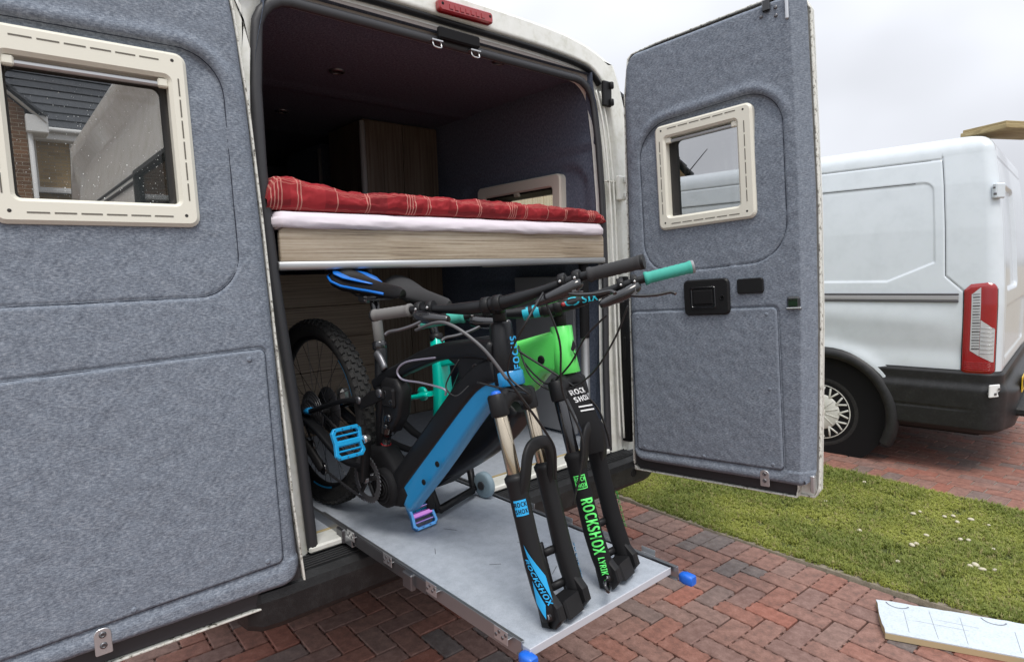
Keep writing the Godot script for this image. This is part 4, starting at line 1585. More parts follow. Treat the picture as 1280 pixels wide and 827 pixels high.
func tray() -> void:
	var t := thing("slide_out_tray", "grey slide-out tray on metal runners, drawn out of the campervan under the two bicycles", "tray", Transform3D(Basis(), Vector3(-0.33, 0.6, -0.2)))
	var o := Vector3(0.33, -0.6, 0.2)
	var g := G.new()
	g.box(Vector3(-0.3275, 0.626, -0.19) + o, Vector3(0.555, 0.018, 2.226), 0.0015)
	part("board", g, M.tray, t)
	g = G.new()
	g.box(Vector3(-0.3275, 0.6255, 0.925) + o, Vector3(0.557, 0.0205, 0.003), 0.001)
	part("edge_strip", g, M.tray_edge, t)
	# scuffs on the board
	for q in [[-0.35, 0.25, 0.5, 0.05], [-0.4, 0.55, 0.9, 0.035], [-0.25, 0.5, 0.2, 0.03], [-0.2, 0.62, 1.3, 0.08], [-0.3, 0.7, 2.1, 0.05], [-0.48, 0.35, 2.6, 0.04], [-0.15, 0.8, 0.7, 0.05], [-0.42, 0.78, 1.7, 0.03]]:
		g = G.new()
		g.box(Vector3(q[0], 0.6352, q[1]) + o, Vector3(0.0018, 0.0005, q[3]), 0.0, Basis(Vector3.UP, q[2]))
		part("scuff", g, M.steel_dark, t)
	for s in [-1, 1]:
		var x: float = -0.613 if s < 0 else -0.034
		var r := Node3D.new()
		r.name = uname(t, "runner")
		t.add_child(r, true)
		var end: float = 0.9 if s < 0 else 0.945
		for m in [[-1.3, 0.06, 0.008, 0.05, 0.007], [-0.6, 0.5, 0.007, 0.038, 0.0], [-0.2, end, 0.006, 0.042, -0.006]]:
			g = G.new()
			var ln: float = m[1] - m[0]
			var c := Vector3(x + s * m[4], 0.622, (m[0] + m[1]) / 2) + o
			g.box(c, Vector3(0.003, m[3], ln), 0.0008)
			for k in [-1, 1]:
				g.box(c + Vector3(-s * 0.004, k * (m[3] / 2 - 0.0015), 0), Vector3(0.009, 0.003, ln), 0.0008)
			part("rail", g, M.steel_dark if m[4] == 0.0 else M.rail, r)
		var zs := [0.055, 0.3, 0.54, 0.84] if s < 0 else [0.3, 0.49, 0.66, 0.83]
		for z in zs:
			g = G.new()
			var c2 := Vector3(x - s * -0.008, 0.0, z) + o
			g.box(c2 + Vector3(0, 0.638, 0), Vector3(0.0022, 0.034, 0.05), 0.0008)
			g.box(c2 + Vector3(-s * 0.01, 0.6365, 0), Vector3(0.02, 0.0022, 0.05), 0.0008)
			part("bracket", g, M.zinc, r)
			for k in 4:
				g = G.new()
				g.lathe(c2 + Vector3(s * 0.0012, 0.634 + (k % 2) * 0.011, -0.018 + k * 0.012), Vector3(s, 0, 0), [Vector2(0.0045, 0.0), Vector2(0.0045, 0.0009), Vector2(0.002, 0.0009)], 10)
				part("bolt", g, M.steel_dark, r)
		for z in [-0.02, 0.42]:
			g = G.new()
			g.box(Vector3(x + s * 0.006, 0.617, z) + o, Vector3(0.018, 0.05, 0.05), 0.004)
			part("roller_block", g, M.steel_dark, r)
		g = G.new()
		g.tube(Vector3(x, 0.612, end - 0.01) + o, Vector3(x, 0.612, end + 0.03) + o, 0.004, 8)
		part("stop_pin", g, M.steel, r)
		g = G.new()
		g.sweep(PackedVector3Array([Vector3(x, 0.613, end + 0.004) + o, Vector3(x, 0.613, end + 0.02) + o, Vector3(x, 0.613, end + 0.048) + o]), [Vector2(0.012, 0.013), Vector2(0.0155, 0.016), Vector2(0.0145, 0.015)], 14, {"pow": 2.0})
		part("end_cap", g, M.blue_plastic, r)


func trolley() -> void:
	var t := thing("wheel_trolley", "low black steel trolley with blue grey wheels, under the bicycles on the tray", "trolley", Transform3D(Basis(), Vector3(-0.17, 0.635, 0.05)))
	var o := Vector3(0.17, -0.635, -0.05)
	var bars := [["lower_bar", Vector3(-0.33, 0.668, 0.15), Vector3(-0.115, 0.668, 0.075)], ["upright", Vector3(-0.33, 0.66, 0.15), Vector3(-0.335, 0.78, 0.09)], ["upright", Vector3(-0.11, 0.66, 0.07), Vector3(-0.09, 0.745, 0.02)], ["top_bar", Vector3(-0.3, 0.745, 0.06), Vector3(-0.085, 0.735, 0.015)], ["lower_bar", Vector3(-0.28, 0.668, -0.16), Vector3(-0.1, 0.668, -0.2)]]
	for b in bars:
		var g := G.new()
		g.tube(b[1] + o, b[2] + o, 0.0145, 4, {"up": Vector3(0.0, 0.3, 1.0)} if b[0] == "upright" else {})
		part(b[0], g, M.black, t)
	for c in [Vector3(-0.082, 0.686, 0.1), Vector3(-0.07, 0.686, -0.2)]:
		var g := G.new()
		g.lathe(c + o - Vector3(0.0, 0, 0), Vector3(1.0, 0, -0.1), [Vector2(0.02, -0.015), Vector2(0.042, -0.015), Vector2(0.05, -0.009), Vector2(0.0505, 0.009), Vector2(0.042, 0.015), Vector2(0.02, 0.015)], 28)
		part("wheel", g, M.wheel_grey, t)
		g = G.new()
		g.lathe(c + o, Vector3(1.0, 0, -0.1), [Vector2(0.017, -0.02), Vector2(0.017, 0.016)], 14)
		part("wheel_hub", g, M.steel_dark, t)


# ---------------------------------------------------------------- bicycles
# a place on a bicycle: s forward along it, y above the drive, off to its left
func B(s: float, y: float, off := 0.0) -> Vector3:
	return Vector3(off, y - 0.635, s)


func sub(parent: Node, called: String, xf := Transform3D()) -> Node3D:
	var o := Node3D.new()
	o.name = uname(parent, called)
	parent.add_child(o, true)
	o.transform = xf
	return o


func bicycle_wheel(b: Node3D, hub: Vector3, R: float, decal: Material) -> Node3D:
	var w := sub(b, "rear_wheel", Transform3D(Basis(), hub))
	var g := G.new()
	var ax := Vector3.RIGHT
	g.lathe(Vector3.ZERO, ax, [Vector2(R - 0.062, -0.02), Vector2(R - 0.045, -0.029), Vector2(R - 0.025, -0.031), Vector2(R - 0.01, -0.026), Vector2(R - 0.005, -0.012), Vector2(R - 0.004, 0.0), Vector2(R - 0.005, 0.012), Vector2(R - 0.01, 0.026), Vector2(R - 0.025, 0.031), Vector2(R - 0.045, 0.029), Vector2(R - 0.062, 0.02)], 72, true)
	part("tyre", g, M.tyre, w)
	g = G.new()
	var n := 66
	for i in n:
		for row in 4:
			var a := TAU * (i + (0.5 if row % 2 else 0.0)) / n
			var x: float = [-0.025, -0.0095, 0.0095, 0.025][row]
			var r: float = R - (0.0105 if abs(x) > 0.02 else 0.004)
			var bs := Basis(ax, -a)
			var tilt: float = -0.75 * x / 0.025 if abs(x) > 0.02 else 0.0
			g.box(bs * Vector3(x, r, 0), Vector3(0.013, 0.011, 0.018 if abs(x) > 0.02 else 0.015), 0.0, bs * Basis(Vector3.BACK, tilt))
	part("tread", g, M.tyre, w)
	g = G.new()
	var rr := R - 0.058
	g.lathe(Vector3.ZERO, ax, [Vector2(rr + 0.004, -0.017), Vector2(rr, -0.0185), Vector2(rr - 0.012, -0.016), Vector2(rr - 0.02, -0.006), Vector2(rr - 0.02, 0.006), Vector2(rr - 0.012, 0.016), Vector2(rr, 0.0185), Vector2(rr + 0.004, 0.017)], 72, true)
	part("rim", g, M.black, w)
	for q in [[-0.5, 0.0], [0.12, 0.62], [2.3, 2.8], [4.4, 4.9]]:    # printed bands on the rim
		g = G.new()
		for sd in [-1, 1]:
			var v := PackedVector3Array()
			var ix := PackedInt32Array()
			for k in 13:
				var a: float = lerp(float(q[0]), float(q[1]), k / 12.0)
				for d in [[0.001, 0.0192], [-0.011, 0.0174]]:
					v.append(Vector3(sd * d[1], (rr + d[0]) * sin(a), -(rr + d[0]) * cos(a)))
			for k in 12:
				ix.append_array([k * 2, k * 2 + 1, k * 2 + 3, k * 2, k * 2 + 3, k * 2 + 2])
			g.face(v, ix, Vector3(sd, 0, 0))
		part("rim_decal", g, decal, w)
	for i in 28:
		g = G.new()
		var a := TAU * i / 28.0
		var sd := 1.0 if i % 2 else -1.0
		var tw := 0.55 * (1.0 if (i / 2) % 2 else -1.0)
		g.tube(Vector3(sd * 0.026, 0.026 * sin(a + tw), 0.026 * cos(a + tw)), Vector3(sd * 0.004, (rr - 0.018) * sin(a), (rr - 0.018) * cos(a)), 0.00105, 5, {"bevel": 0.0})
		part("spoke", g, M.black_gloss, w)
	g = G.new()
	g.lathe(Vector3.ZERO, ax, [Vector2(0.012, -0.07), Vector2(0.016, -0.03), Vector2(0.03, -0.029), Vector2(0.03, -0.024), Vector2(0.016, -0.02), Vector2(0.015, 0.02), Vector2(0.03, 0.024), Vector2(0.03, 0.029), Vector2(0.014, 0.032), Vector2(0.01, 0.07)], 20)
	part("hub", g, M.black, w)
	g = G.new()
	g.lathe(Vector3(0.035, 0, 0), ax, [Vector2(0.03, 0), Vector2(0.09, 0), Vector2(0.09, 0.002), Vector2(0.03, 0.002)], 40)
	part("brake_disc", g, M.steel_dark, w)
	g = G.new()
	for k in 9:
		var r: float = 0.085 - k * 0.0075
		g.lathe(Vector3(-0.033 - k * 0.0042, 0, 0), ax, [Vector2(r - 0.008, -0.001), Vector2(r, -0.001), Vector2(r, 0.001), Vector2(r - 0.008, 0.001)], 24)
	part("cassette", g, M.steel_dark, w)
	return w


func pedal(b: Node3D, at: Vector3, normal: Vector3, m: Material, m2: Material, m3: Material) -> void:
	var p := sub(b, "pedal", Transform3D(Basis(Vector3.RIGHT, normal.cross(Vector3.RIGHT).normalized() * -1.0, normal.normalized()).orthonormalized(), at))
	var g := G.new()
	var out := PackedVector2Array([Vector2(-0.052, -0.036), Vector2(-0.04, -0.05), Vector2(0.04, -0.05), Vector2(0.052, -0.036), Vector2(0.048, 0.0), Vector2(0.052, 0.036), Vector2(0.04, 0.05), Vector2(-0.04, 0.05), Vector2(-0.052, 0.036), Vector2(-0.048, 0.0)])
	var inn := PackedVector2Array([Vector2(-0.04, -0.03), Vector2(-0.034, -0.038), Vector2(0.034, -0.038), Vector2(0.04, -0.03), Vector2(0.036, 0.0), Vector2(0.04, 0.03), Vector2(0.034, 0.038), Vector2(-0.034, 0.038), Vector2(-0.04, 0.03), Vector2(-0.036, 0.0)])
	g.frame(out, inn, -0.007, 0.007, Transform3D(), 0.002)
	part("platform", g, m, p)
	g = G.new()
	g.box(Vector3(0, 0, 0), Vector3(0.084, 0.02, 0.016), 0.004)
	part("spindle_body", g, m2, p)
	for y in [-0.024, 0.024]:
		g = G.new()
		g.box(Vector3(0, y, 0), Vector3(0.078, 0.006, 0.01), 0.002)
		part("cross_bar", g, m3, p)
	for x in [-0.044, -0.016, 0.016, 0.044]:
		for y in [-0.044, 0.044]:
			g = G.new()
			g.tube(Vector3(x * 0.95, y, 0.006), Vector3(x * 0.95, y, 0.0115), 0.0016, 6)
			part("grip_pin", g, M.steel_dark, p)


func patch(g: G, bend: Callable, pts: PackedVector2Array, z: float, n := 6) -> void:
	# a filled printed shape laid on a surface: four corners, split across
	var v := PackedVector3Array()
	var ix := PackedInt32Array()
	for i in n + 1:
		for j in n + 1:
			var s := float(i) / n
			var t := float(j) / n
			var q := (pts[0].lerp(pts[1], s)).lerp(pts[3].lerp(pts[2], s), t)
			v.append(bend.call(q.x, q.y, z))
	for i in n:
		for j in n:
			var a := i * (n + 1) + j
			ix.append_array([a, a + 1, a + n + 2, a, a + n + 2, a + n + 1])
	var mid: Vector3 = bend.call((pts[0].x + pts[2].x) / 2, (pts[0].y + pts[2].y) / 2, z + 0.01)
	g.face(v, ix, mid - v[(n / 2) * (n + 1) + n / 2])


func across_rod(a: Vector3, axis: Vector3, facing: Vector3, r: float) -> Callable:
	var w := axis.normalized()
	var f := (facing - w * facing.dot(w)).normalized()
	var b := f.cross(w)
	return func(x: float, y: float, z: float) -> Vector3:
		var an := x / r
		return a - w * y + (f * cos(an) + b * sin(an)) * (r + z)


# a suspension fork in its own axes: Y up the steerer from the crown, X to the bicycle's left, Z forward
func fork(b: Node3D, crown: Vector3, axle: Vector3, twist: float, o: Dictionary) -> Node3D:
	var y := (crown - axle).normalized()
	var x := Vector3.RIGHT
	var z := x.cross(y).normalized()
	var f := sub(b, "fork", Transform3D(Basis(x, y, z) * Basis(Vector3.UP, twist), crown))
	var L := (crown - axle).length()
	var H := 0.064
	var g := G.new()
	g.sweep(smooth_path([Vector3(-H, -0.008, 0), Vector3(-0.04, 0.012, 0.003), Vector3(0, 0.022, 0.0), Vector3(0.04, 0.012, 0.003), Vector3(H, -0.008, 0)], 5), Vector2(0.024, 0.022), 12, {"up": Vector3(0, 0, 1), "pow": 1.4})
	part("crown", g, M.black, f)
	for sx in [-1.0, 1.0]:
		g = G.new()
		g.lathe(Vector3(sx * H, -0.03, 0), Vector3.UP, [Vector2(0.0225, 0), Vector2(0.024, 0.006), Vector2(0.024, 0.05), Vector2(0.02, 0.056)], 18)
		part("crown_socket", g, M.black, f)
		g = G.new()
		g.lathe(Vector3(sx * H, 0.024, 0), Vector3.UP, [Vector2(0.014, 0), Vector2(0.014, 0.004), Vector2(0.011, 0.009), Vector2(0.006, 0.011)] if sx < 0 else [Vector2(0.018, 0), Vector2(0.018, 0.004), Vector2(0.01, 0.007)], 16)
		part("top_cap", g, o.get("cap", M.black) if sx < 0 else M.black, f)
		g = G.new()
		g.tube(Vector3(sx * H, 0.0, 0), Vector3(sx * H, -0.26, 0), 0.0178, 20)
		part("stanchion", g, o.stanchion, f)
		g = G.new()
		var path := PackedVector3Array()
		var rad := []
		for q in [[0.176, 0.0235], [0.184, 0.0275], [0.194, 0.0275], [0.2, 0.0255], [0.26, 0.0252], [0.33, 0.0248], [0.4, 0.0258], [0.46, 0.0258], [0.5, 0.0245], [0.535, 0.023], [L + 0.012, 0.0225]]:
			path.append(Vector3(sx * H, -min(q[0], L + 0.012), 0.0 if q[0] < 0.4 else 0.012 * smoothstep(0.4, 0.54, q[0])))
			rad.append(Vector2(q[1], q[1]))
		g.sweep(path, rad, 18)
		part("lower_leg", g, M.black_matt if o.get("matt", false) else M.black, f)
		g = G.new()   # the dropout at its foot
		g.prism(PackedVector2Array([Vector2(-0.03, -0.032), Vector2(0.012, -0.036), Vector2(0.036, -0.016), Vector2(0.034, 0.016), Vector2(0.014, 0.05), Vector2(-0.012, 0.05), Vector2(-0.03, 0.02)]), -0.013, 0.013, Transform3D(Basis(Vector3(0, 0, 1), Vector3(0, 1, 0), Vector3(-1, 0, 0)), Vector3(sx * (H - 0.004), -L, 0.012)), 0.004)
		part("dropout", g, M.black, f)
	g = G.new()
	g.sweep(smooth_path([Vector3(-H, -0.235, 0.012), Vector3(-H + 0.004, -0.19, 0.03), Vector3(-0.048, -0.142, 0.042), Vector3(-0.024, -0.12, 0.048), Vector3(0.024, -0.12, 0.048), Vector3(0.048, -0.142, 0.042), Vector3(H - 0.004, -0.19, 0.03), Vector3(H, -0.235, 0.012)], 5), Vector2(0.0165, 0.0075), 12, {"up": Vector3(0, 0, 1), "pow": 2.2})
	part("brace", g, M.black, f)
	g = G.new()
	g.tube(Vector3(-H - 0.02, -L, 0.015), Vector3(H + 0.016, -L, 0.015), 0.0135, 16)
	part("axle", g, M.black_gloss, f)
	if o.get("block", true):
		g = G.new()
		g.prism(PackedVector2Array([Vector2(-0.03, -0.034), Vector2(0.03, -0.03), Vector2(0.024, 0.016), Vector2(-0.018, 0.02)]), -0.042, 0.03, Transform3D(Basis(Vector3(0, 0, 1), Vector3(0, 1, 0), Vector3(-1, 0, 0)), Vector3(0.0, -L, 0.012)), 0.005)
		part("axle_spacer", g, M.black, f)
	g = G.new()
	g.lathe(Vector3(H + 0.008, -L, 0.015), Vector3.RIGHT, [Vector2(0.02, 0), Vector2(0.022, 0.005), Vector2(0.02, 0.012), Vector2(0.01, 0.013)], 18)
	part("axle_cap", g, M.black_gloss, f)
	g = G.new()
	g.lathe(Vector3(-H - 0.013, -L, 0.015), Vector3.LEFT, [Vector2(0.009, 0), Vector2(0.011, 0.003), Vector2(0.009, 0.008), Vector2(0.004, 0.008)], 12)
	part("axle_bolt", g, M.steel, f)
	# mount for the brake on the inside of the left leg
	g = G.new()
	g.sweep(PackedVector3Array([Vector3(H - 0.01, -0.40, -0.012), Vector3(H - 0.045, -0.402, -0.03)]), Vector2(0.009, 0.011), 8)
	g.sweep(PackedVector3Array([Vector3(H - 0.01, -0.485, -0.008), Vector3(H - 0.045, -0.49, -0.03)]), Vector2(0.009, 0.011), 8)
	g.sweep(PackedVector3Array([Vector3(H - 0.045, -0.375, -0.034), Vector3(H - 0.042, -0.5, -0.032)]), Vector2(0.006, 0.009), 8)
	part("brake_mount", g, M.black, f)
	# prints on the legs, turned to the outside and rear
	var face_l: Vector3 = f.transform.basis.inverse() * (b.transform.basis.inverse() * (Vector3(-0.66, 0.0, 0.75)))
	var down := Vector3.DOWN
	var ra: float = 0.0233
	var small: Callable = across_rod(Vector3(-H, -0.258, 0), down, face_l, 0.0253)
	var ink: Material = o.ink
	if o.get("filled", true):
		g = G.new()
		patch(g, small, PackedVector2Array([Vector2(-0.0165, -0.019), Vector2(0.0165, -0.019), Vector2(0.0165, 0.019), Vector2(-0.0165, 0.019)]), 0.0004)
		part("badge", g, ink, f)
	else:
		g = G.new()
		for q in [[-0.0165, -0.019, 0.0165, -0.0165], [-0.0165, 0.0165, 0.0165, 0.019], [-0.0165, -0.0165, -0.014, 0.0165], [0.014, -0.0165, 0.0165, 0.0165]]:
			patch(g, small, PackedVector2Array([Vector2(q[0], q[1]), Vector2(q[2], q[1]), Vector2(q[2], q[3]), Vector2(q[0], q[3])]), 0.0004, 4)
		part("badge", g, ink, f)
	g = letters("ROCK", 0.0115, 0.0003, func(px: float, py: float, pz: float) -> Vector3: return small.call(px, py + 0.0085, pz + 0.0009), 0.78)
	letters("SHOX", 0.0115, 0.0003, func(px: float, py: float, pz: float) -> Vector3: return small.call(px, py - 0.0085, pz + 0.0009), 0.78, "Droid Sans", 800, g)
	part("badge_lettering", g, M.black if o.get("filled", true) else ink, f)
	if o.get("filled", true):
		var along: Callable = round_rod(Vector3(-H, -0.435, 0.01), down, face_l, 0.0275)
		g = G.new()
		patch(g, along, PackedVector2Array([Vector2(-0.09, -0.026), Vector2(-0.062, -0.022), Vector2(0.05, 0.018), Vector2(-0.01, 0.014)]), 0.0004, 8)
		patch(g, along, PackedVector2Array([Vector2(-0.004, -0.0235), Vector2(0.055, -0.002), Vector2(0.088, -0.008), Vector2(0.05, -0.0265)]), 0.0004, 8)
		part("side_flash", g, ink, f)
		g = letters("ROCKSHOX", 0.0135, 0.0003, func(px: float, py: float, pz: float) -> Vector3: return along.call(px + 0.002, py - 0.008 + px * 0.33, pz + 0.0014), 1.2)
		part("lettering", g, ink, f)
	else:
		var along2: Callable = round_rod(Vector3(-H, -0.378, 0.005), down, face_l, 0.0272)
		g = letters("ROCKSHOX", 0.034, 0.0003, func(px: float, py: float, pz: float) -> Vector3: return along2.call(px, py, pz + 0.0008), 0.64)
		part("lettering", g, ink, f)
		var along3: Callable = round_rod(Vector3(-H, -0.484, 0.012), down, face_l, 0.0278)
		g = letters("LYRIK", 0.0175, 0.0003, func(px: float, py: float, pz: float) -> Vector3: return along3.call(px, py - 0.006, pz + 0.0012), 0.72)
		part("lettering", g, ink, f)
	var out_l: Callable = round_rod(Vector3(H, -0.38 if not o.get("filled", true) else -0.45, 0.006), down, f.transform.basis.inverse() * (b.transform.basis.inverse() * Vector3(0.85, 0, 0.5)), 0.0264)
	g = letters("ROCKSHOX", 0.018, 0.0003, func(px: float, py: float, pz: float) -> Vector3: return out_l.call(px, py, pz + 0.0008), 0.85)
	part("lettering", g, ink, f)
	return f


# handlebar turned along the bicycle: p0 to p1 are its ends, c the middle of the clamp (all in the bicycle's axes)
func handlebar(b: Node3D, p0: Vector3, p1: Vector3, c: Vector3, steer0: Vector3, steer1: Vector3, o: Dictionary) -> void:
	var h := sub(b, "handlebar")
	var e := (p1 - p0).normalized()
	var low := c
	var g := G.new()
	var m0 := c - e * 0.05
	var m1 := c + e * 0.05
	var path := smooth_path([p0, p0.lerp(m0, 0.45) + (p0 - c - e * (p0 - c).dot(e)) * 0.22, p0.lerp(m0, 0.8) + (p0 - c - e * (p0 - c).dot(e)) * 0.04, m0, low, m1, p1.lerp(m1, 0.8) + (p1 - c - e * (p1 - c).dot(e)) * 0.04, p1.lerp(m1, 0.45) + (p1 - c - e * (p1 - c).dot(e)) * 0.22, p1], 5)
	var rad := []
	for q in path:
		var d: float = abs((q - c).dot(e))
		rad.append(0.0112 + 0.0063 * (1.0 - smoothstep(0.05, 0.17, d)))
	g.sweep(path, rad, 14)
	part("bar", g, M.frame_black, h)
	# stem and steerer
	g = G.new()
	g.tube(steer0, steer1, 0.0185, 18)
	part("steerer_spacers", g, M.black, h)
	g = G.new()
	g.sweep(PackedVector3Array([steer1 - (steer1 - steer0).normalized() * 0.016, c]), [Vector2(0.021, 0.019), Vector2(0.0235, 0.022)], 12, {"pow": 1.5})
	part("stem", g, o.get("stem", M.black), h)
	for k in [-1.0, 1.0]:
		g = G.new()
		g.lathe(c + e * k * 0.017, e, [Vector2(0.0205, -0.011), Vector2(0.0225, -0.009), Vector2(0.0225, 0.009), Vector2(0.0205, 0.011)], 18)
		part("stem_clamp", g, o.get("stem", M.black), h)
	# the side that faces forward on the bar, and downward
	var fw := (c - steer1)
	fw = (fw - e * fw.dot(e))
	fw.y = 0.0
	fw = (fw - e * fw.dot(e)).normalized()
	var dn := Vector3.DOWN - e * Vector3.DOWN.dot(e)
	dn = dn.normalized()
	for k in 2:
		var end: Vector3 = p0 if k == 0 else p1
		var inward: Vector3 = (path[4] - path[0]).normalized() if k == 0 else (path[path.size() - 5] - path[path.size() - 1]).normalized()
		var gm: Material = o.grip0 if k == 0 else o.grip1
		g = G.new()
		var prof := [Vector2(0.013, -0.002), Vector2(0.0175, 0.0), Vector2(0.0178, 0.008)]
		for i in 14:
			prof.append(Vector2(0.0158 if i % 2 else 0.0166, 0.012 + i * 0.0075))
		prof.append_array([Vector2(0.0165, 0.12), Vector2(0.0185, 0.124), Vector2(0.0185, 0.131), Vector2(0.0135, 0.132)])
		g.lathe(end, inward, prof, 20)
		part("grip", g, gm, h)
		if o.get("caps", false):
			g = G.new()
			g.lathe(end, inward, [Vector2(0.0172, -0.004), Vector2(0.018, -0.002), Vector2(0.018, 0.003)], 18)
			part("bar_end", g, o.get("cap", M.black), h)
		# clamp, brake body, lever
		var at: Vector3 = end + inward * 0.16
		for dd in [0.0, 0.038]:
			g = G.new()
			g.lathe(at + inward * dd, inward, [Vector2(0.0175, -0.009), Vector2(0.0195, -0.006), Vector2(0.0195, 0.006), Vector2(0.0175, 0.009)], 14)
			part("control_clamp", g, M.black, h)
		var off := (fw * 0.62 + dn * 0.78).normalized()
		g = G.new()
		g.sweep(smooth_path([at + off * 0.015 - inward * 0.012, at + off * 0.03 + inward * 0.02, at + off * 0.042 + inward * 0.07, at + off * 0.05 + inward * 0.105], 3), [0.011, 0.015, 0.0165, 0.017, 0.017, 0.016, 0.0145, 0.0135, 0.012, 0.0105], 12)
		part("brake_cylinder", g, M.black_gloss, h)
		g = G.new()
		g.box(at + off * 0.03 + inward * 0.012, Vector3(0.02, 0.026, 0.03), 0.006)
		part("brake_mount", g, M.steel_dark, h)
		g = G.new()
		g.sweep(smooth_path([at + off * 0.036 + inward * 0.03, at + off * 0.052 - inward * 0.005, at + off * 0.062 - inward * 0.05, at + off * 0.064 - inward * 0.085, at + off * 0.074 - inward * 0.098], 4), Vector2(0.0065, 0.005), 8)
		part("brake_lever", g, M.steel_dark if k == 0 else M.black_gloss, h)
		g = G.new()
		g.sweep(smooth_path([at + inward * 0.035 + dn * 0.015, at + inward * 0.03 + dn * 0.03 - fw * 0.015, at + inward * 0.0 + dn * 0.036 - fw * 0.025], 3), Vector2(0.006, 0.003), 8)
		part("shift_paddle", g, M.steel_dark, h)
		g = G.new()
		var pod := Basis(e, dn, e.cross(dn))
		g.box(at + inward * 0.05 + dn * 0.03 - fw * 0.008, Vector3(0.042, 0.024, 0.034), 0.008, pod)
		part("shifter", g, M.black, h)
		g = G.new()
		g.lathe(at + inward * 0.05 + dn * 0.03 - fw * 0.008, dn, [Vector2(0.012, 0.01), Vector2(0.014, 0.013), Vector2(0.013, 0.018), Vector2(0.006, 0.019)], 14)
		part("shifter_cap", g, M.steel_dark, h)
		for dd in [0.0, 0.038]:
			g = G.new()
			g.lathe(at + inward * dd + fw * 0.0185, fw, [Vector2(0.0035, 0.0), Vector2(0.0035, 0.004), Vector2(0.0015, 0.004)], 8)
			part("clamp_bolt", g, M.steel, h)


func hose(b: Node3D, pts: Array, r := 0.0026, m: Material = null) -> void:
	var g := G.new()
	g.sweep(smooth_path(pts, 8), r, 7)
	part("hose", g, M.hose if m == null else m, b)


func saddle(b: Node3D, tail: Vector3, nose: Vector3, m: Material, stripe) -> void:
	var s := sub(b, "saddle")
	var ax := (nose - tail)
	var len := ax.length()
	ax = ax.normalized()
	var up := Vector3.UP - ax * ax.y
	up = up.normalized()
	var widths := [[0.0, 0.045, 0.018], [0.04, 0.066, 0.026], [0.15, 0.075, 0.032], [0.3, 0.068, 0.034], [0.45, 0.046, 0.032], [0.6, 0.03, 0.03], [0.8, 0.023, 0.028], [0.95, 0.02, 0.024], [1.0, 0.012, 0.014]]
	var g := G.new()
	var rings := []
	for q in widths:
		var c: Vector3 = tail + ax * len * q[0] + up * (0.012 * pow(1.0 - min(q[0] * 2.5, 1.0), 2.0) - 0.006 * sin(q[0] * PI))
		var r := PackedVector3Array()
		for j in 20:
			var an := TAU * j / 20.0
			var cx := cos(an)
			var sy := sin(an)
			var drop: float = -0.55 * cx * cx * q[2] if sy > -0.1 else -0.95 * q[2] * abs(cx)
			r.append(c + Vector3.RIGHT * q[1] * cx + up * (q[2] * 0.6 * (sy if sy > 0 else sy * 0.35) + drop))
		rings.append(r)
	g.loft(rings)
	part("cover", g, m, s)
	if stripe != null:
		for sx in [-1.0, 1.0]:
			g = G.new()
			var path := PackedVector3Array()
			for q in widths.slice(0, 7):
				var c: Vector3 = tail + ax * len * q[0] + up * (0.012 * pow(1.0 - min(q[0] * 2.5, 1.0), 2.0) - 0.006 * sin(q[0] * PI))
				path.append(c + Vector3.RIGHT * sx * q[1] * 1.0 + up * (-0.5 * q[2]))
			g.sweep(path, 0.0045, 8)
			part("piping", g, stripe, s)
			g = G.new()
			var p2 := PackedVector3Array()
			for q in widths.slice(1, 6):
				var c: Vector3 = tail + ax * len * q[0] + up * (0.012 * pow(1.0 - min(q[0] * 2.5, 1.0), 2.0) - 0.006 * sin(q[0] * PI))
				p2.append(c + Vector3.RIGHT * sx * q[1] * 0.62 + up * (q[2] * 0.6 * 0.75 - 0.55 * 0.38 * q[2] + 0.0015))
			g.sweep(p2, [Vector2(0.008, 0.002), Vector2(0.022, 0.003), Vector2(0.026, 0.003), Vector2(0.018, 0.003), Vector2(0.006, 0.002)], 8, {"up": Vector3.UP})
			part("side_panel", g, stripe, s)
	for sx in [-1.0, 1.0]:
		g = G.new()
		g.sweep(smooth_path([tail + ax * len * 0.12 - up * 0.022 + Vector3.RIGHT * sx * 0.022, tail + ax * len * 0.3 - up * 0.048 + Vector3.RIGHT * sx * 0.022, tail + ax * len * 0.6 - up * 0.05 + Vector3.RIGHT * sx * 0.022, tail + ax * len * 0.88 - up * 0.024 + Vector3.RIGHT * sx * 0.012], 4), 0.0035, 7)
		part("rail", g, M.steel_dark, s)
	g = G.new()
	g.box(tail + ax * len * 0.45 - up * 0.055, Vector3(0.05, 0.03, 0.05), 0.008)
	part("rail_clamp", g, M.steel_dark, s)


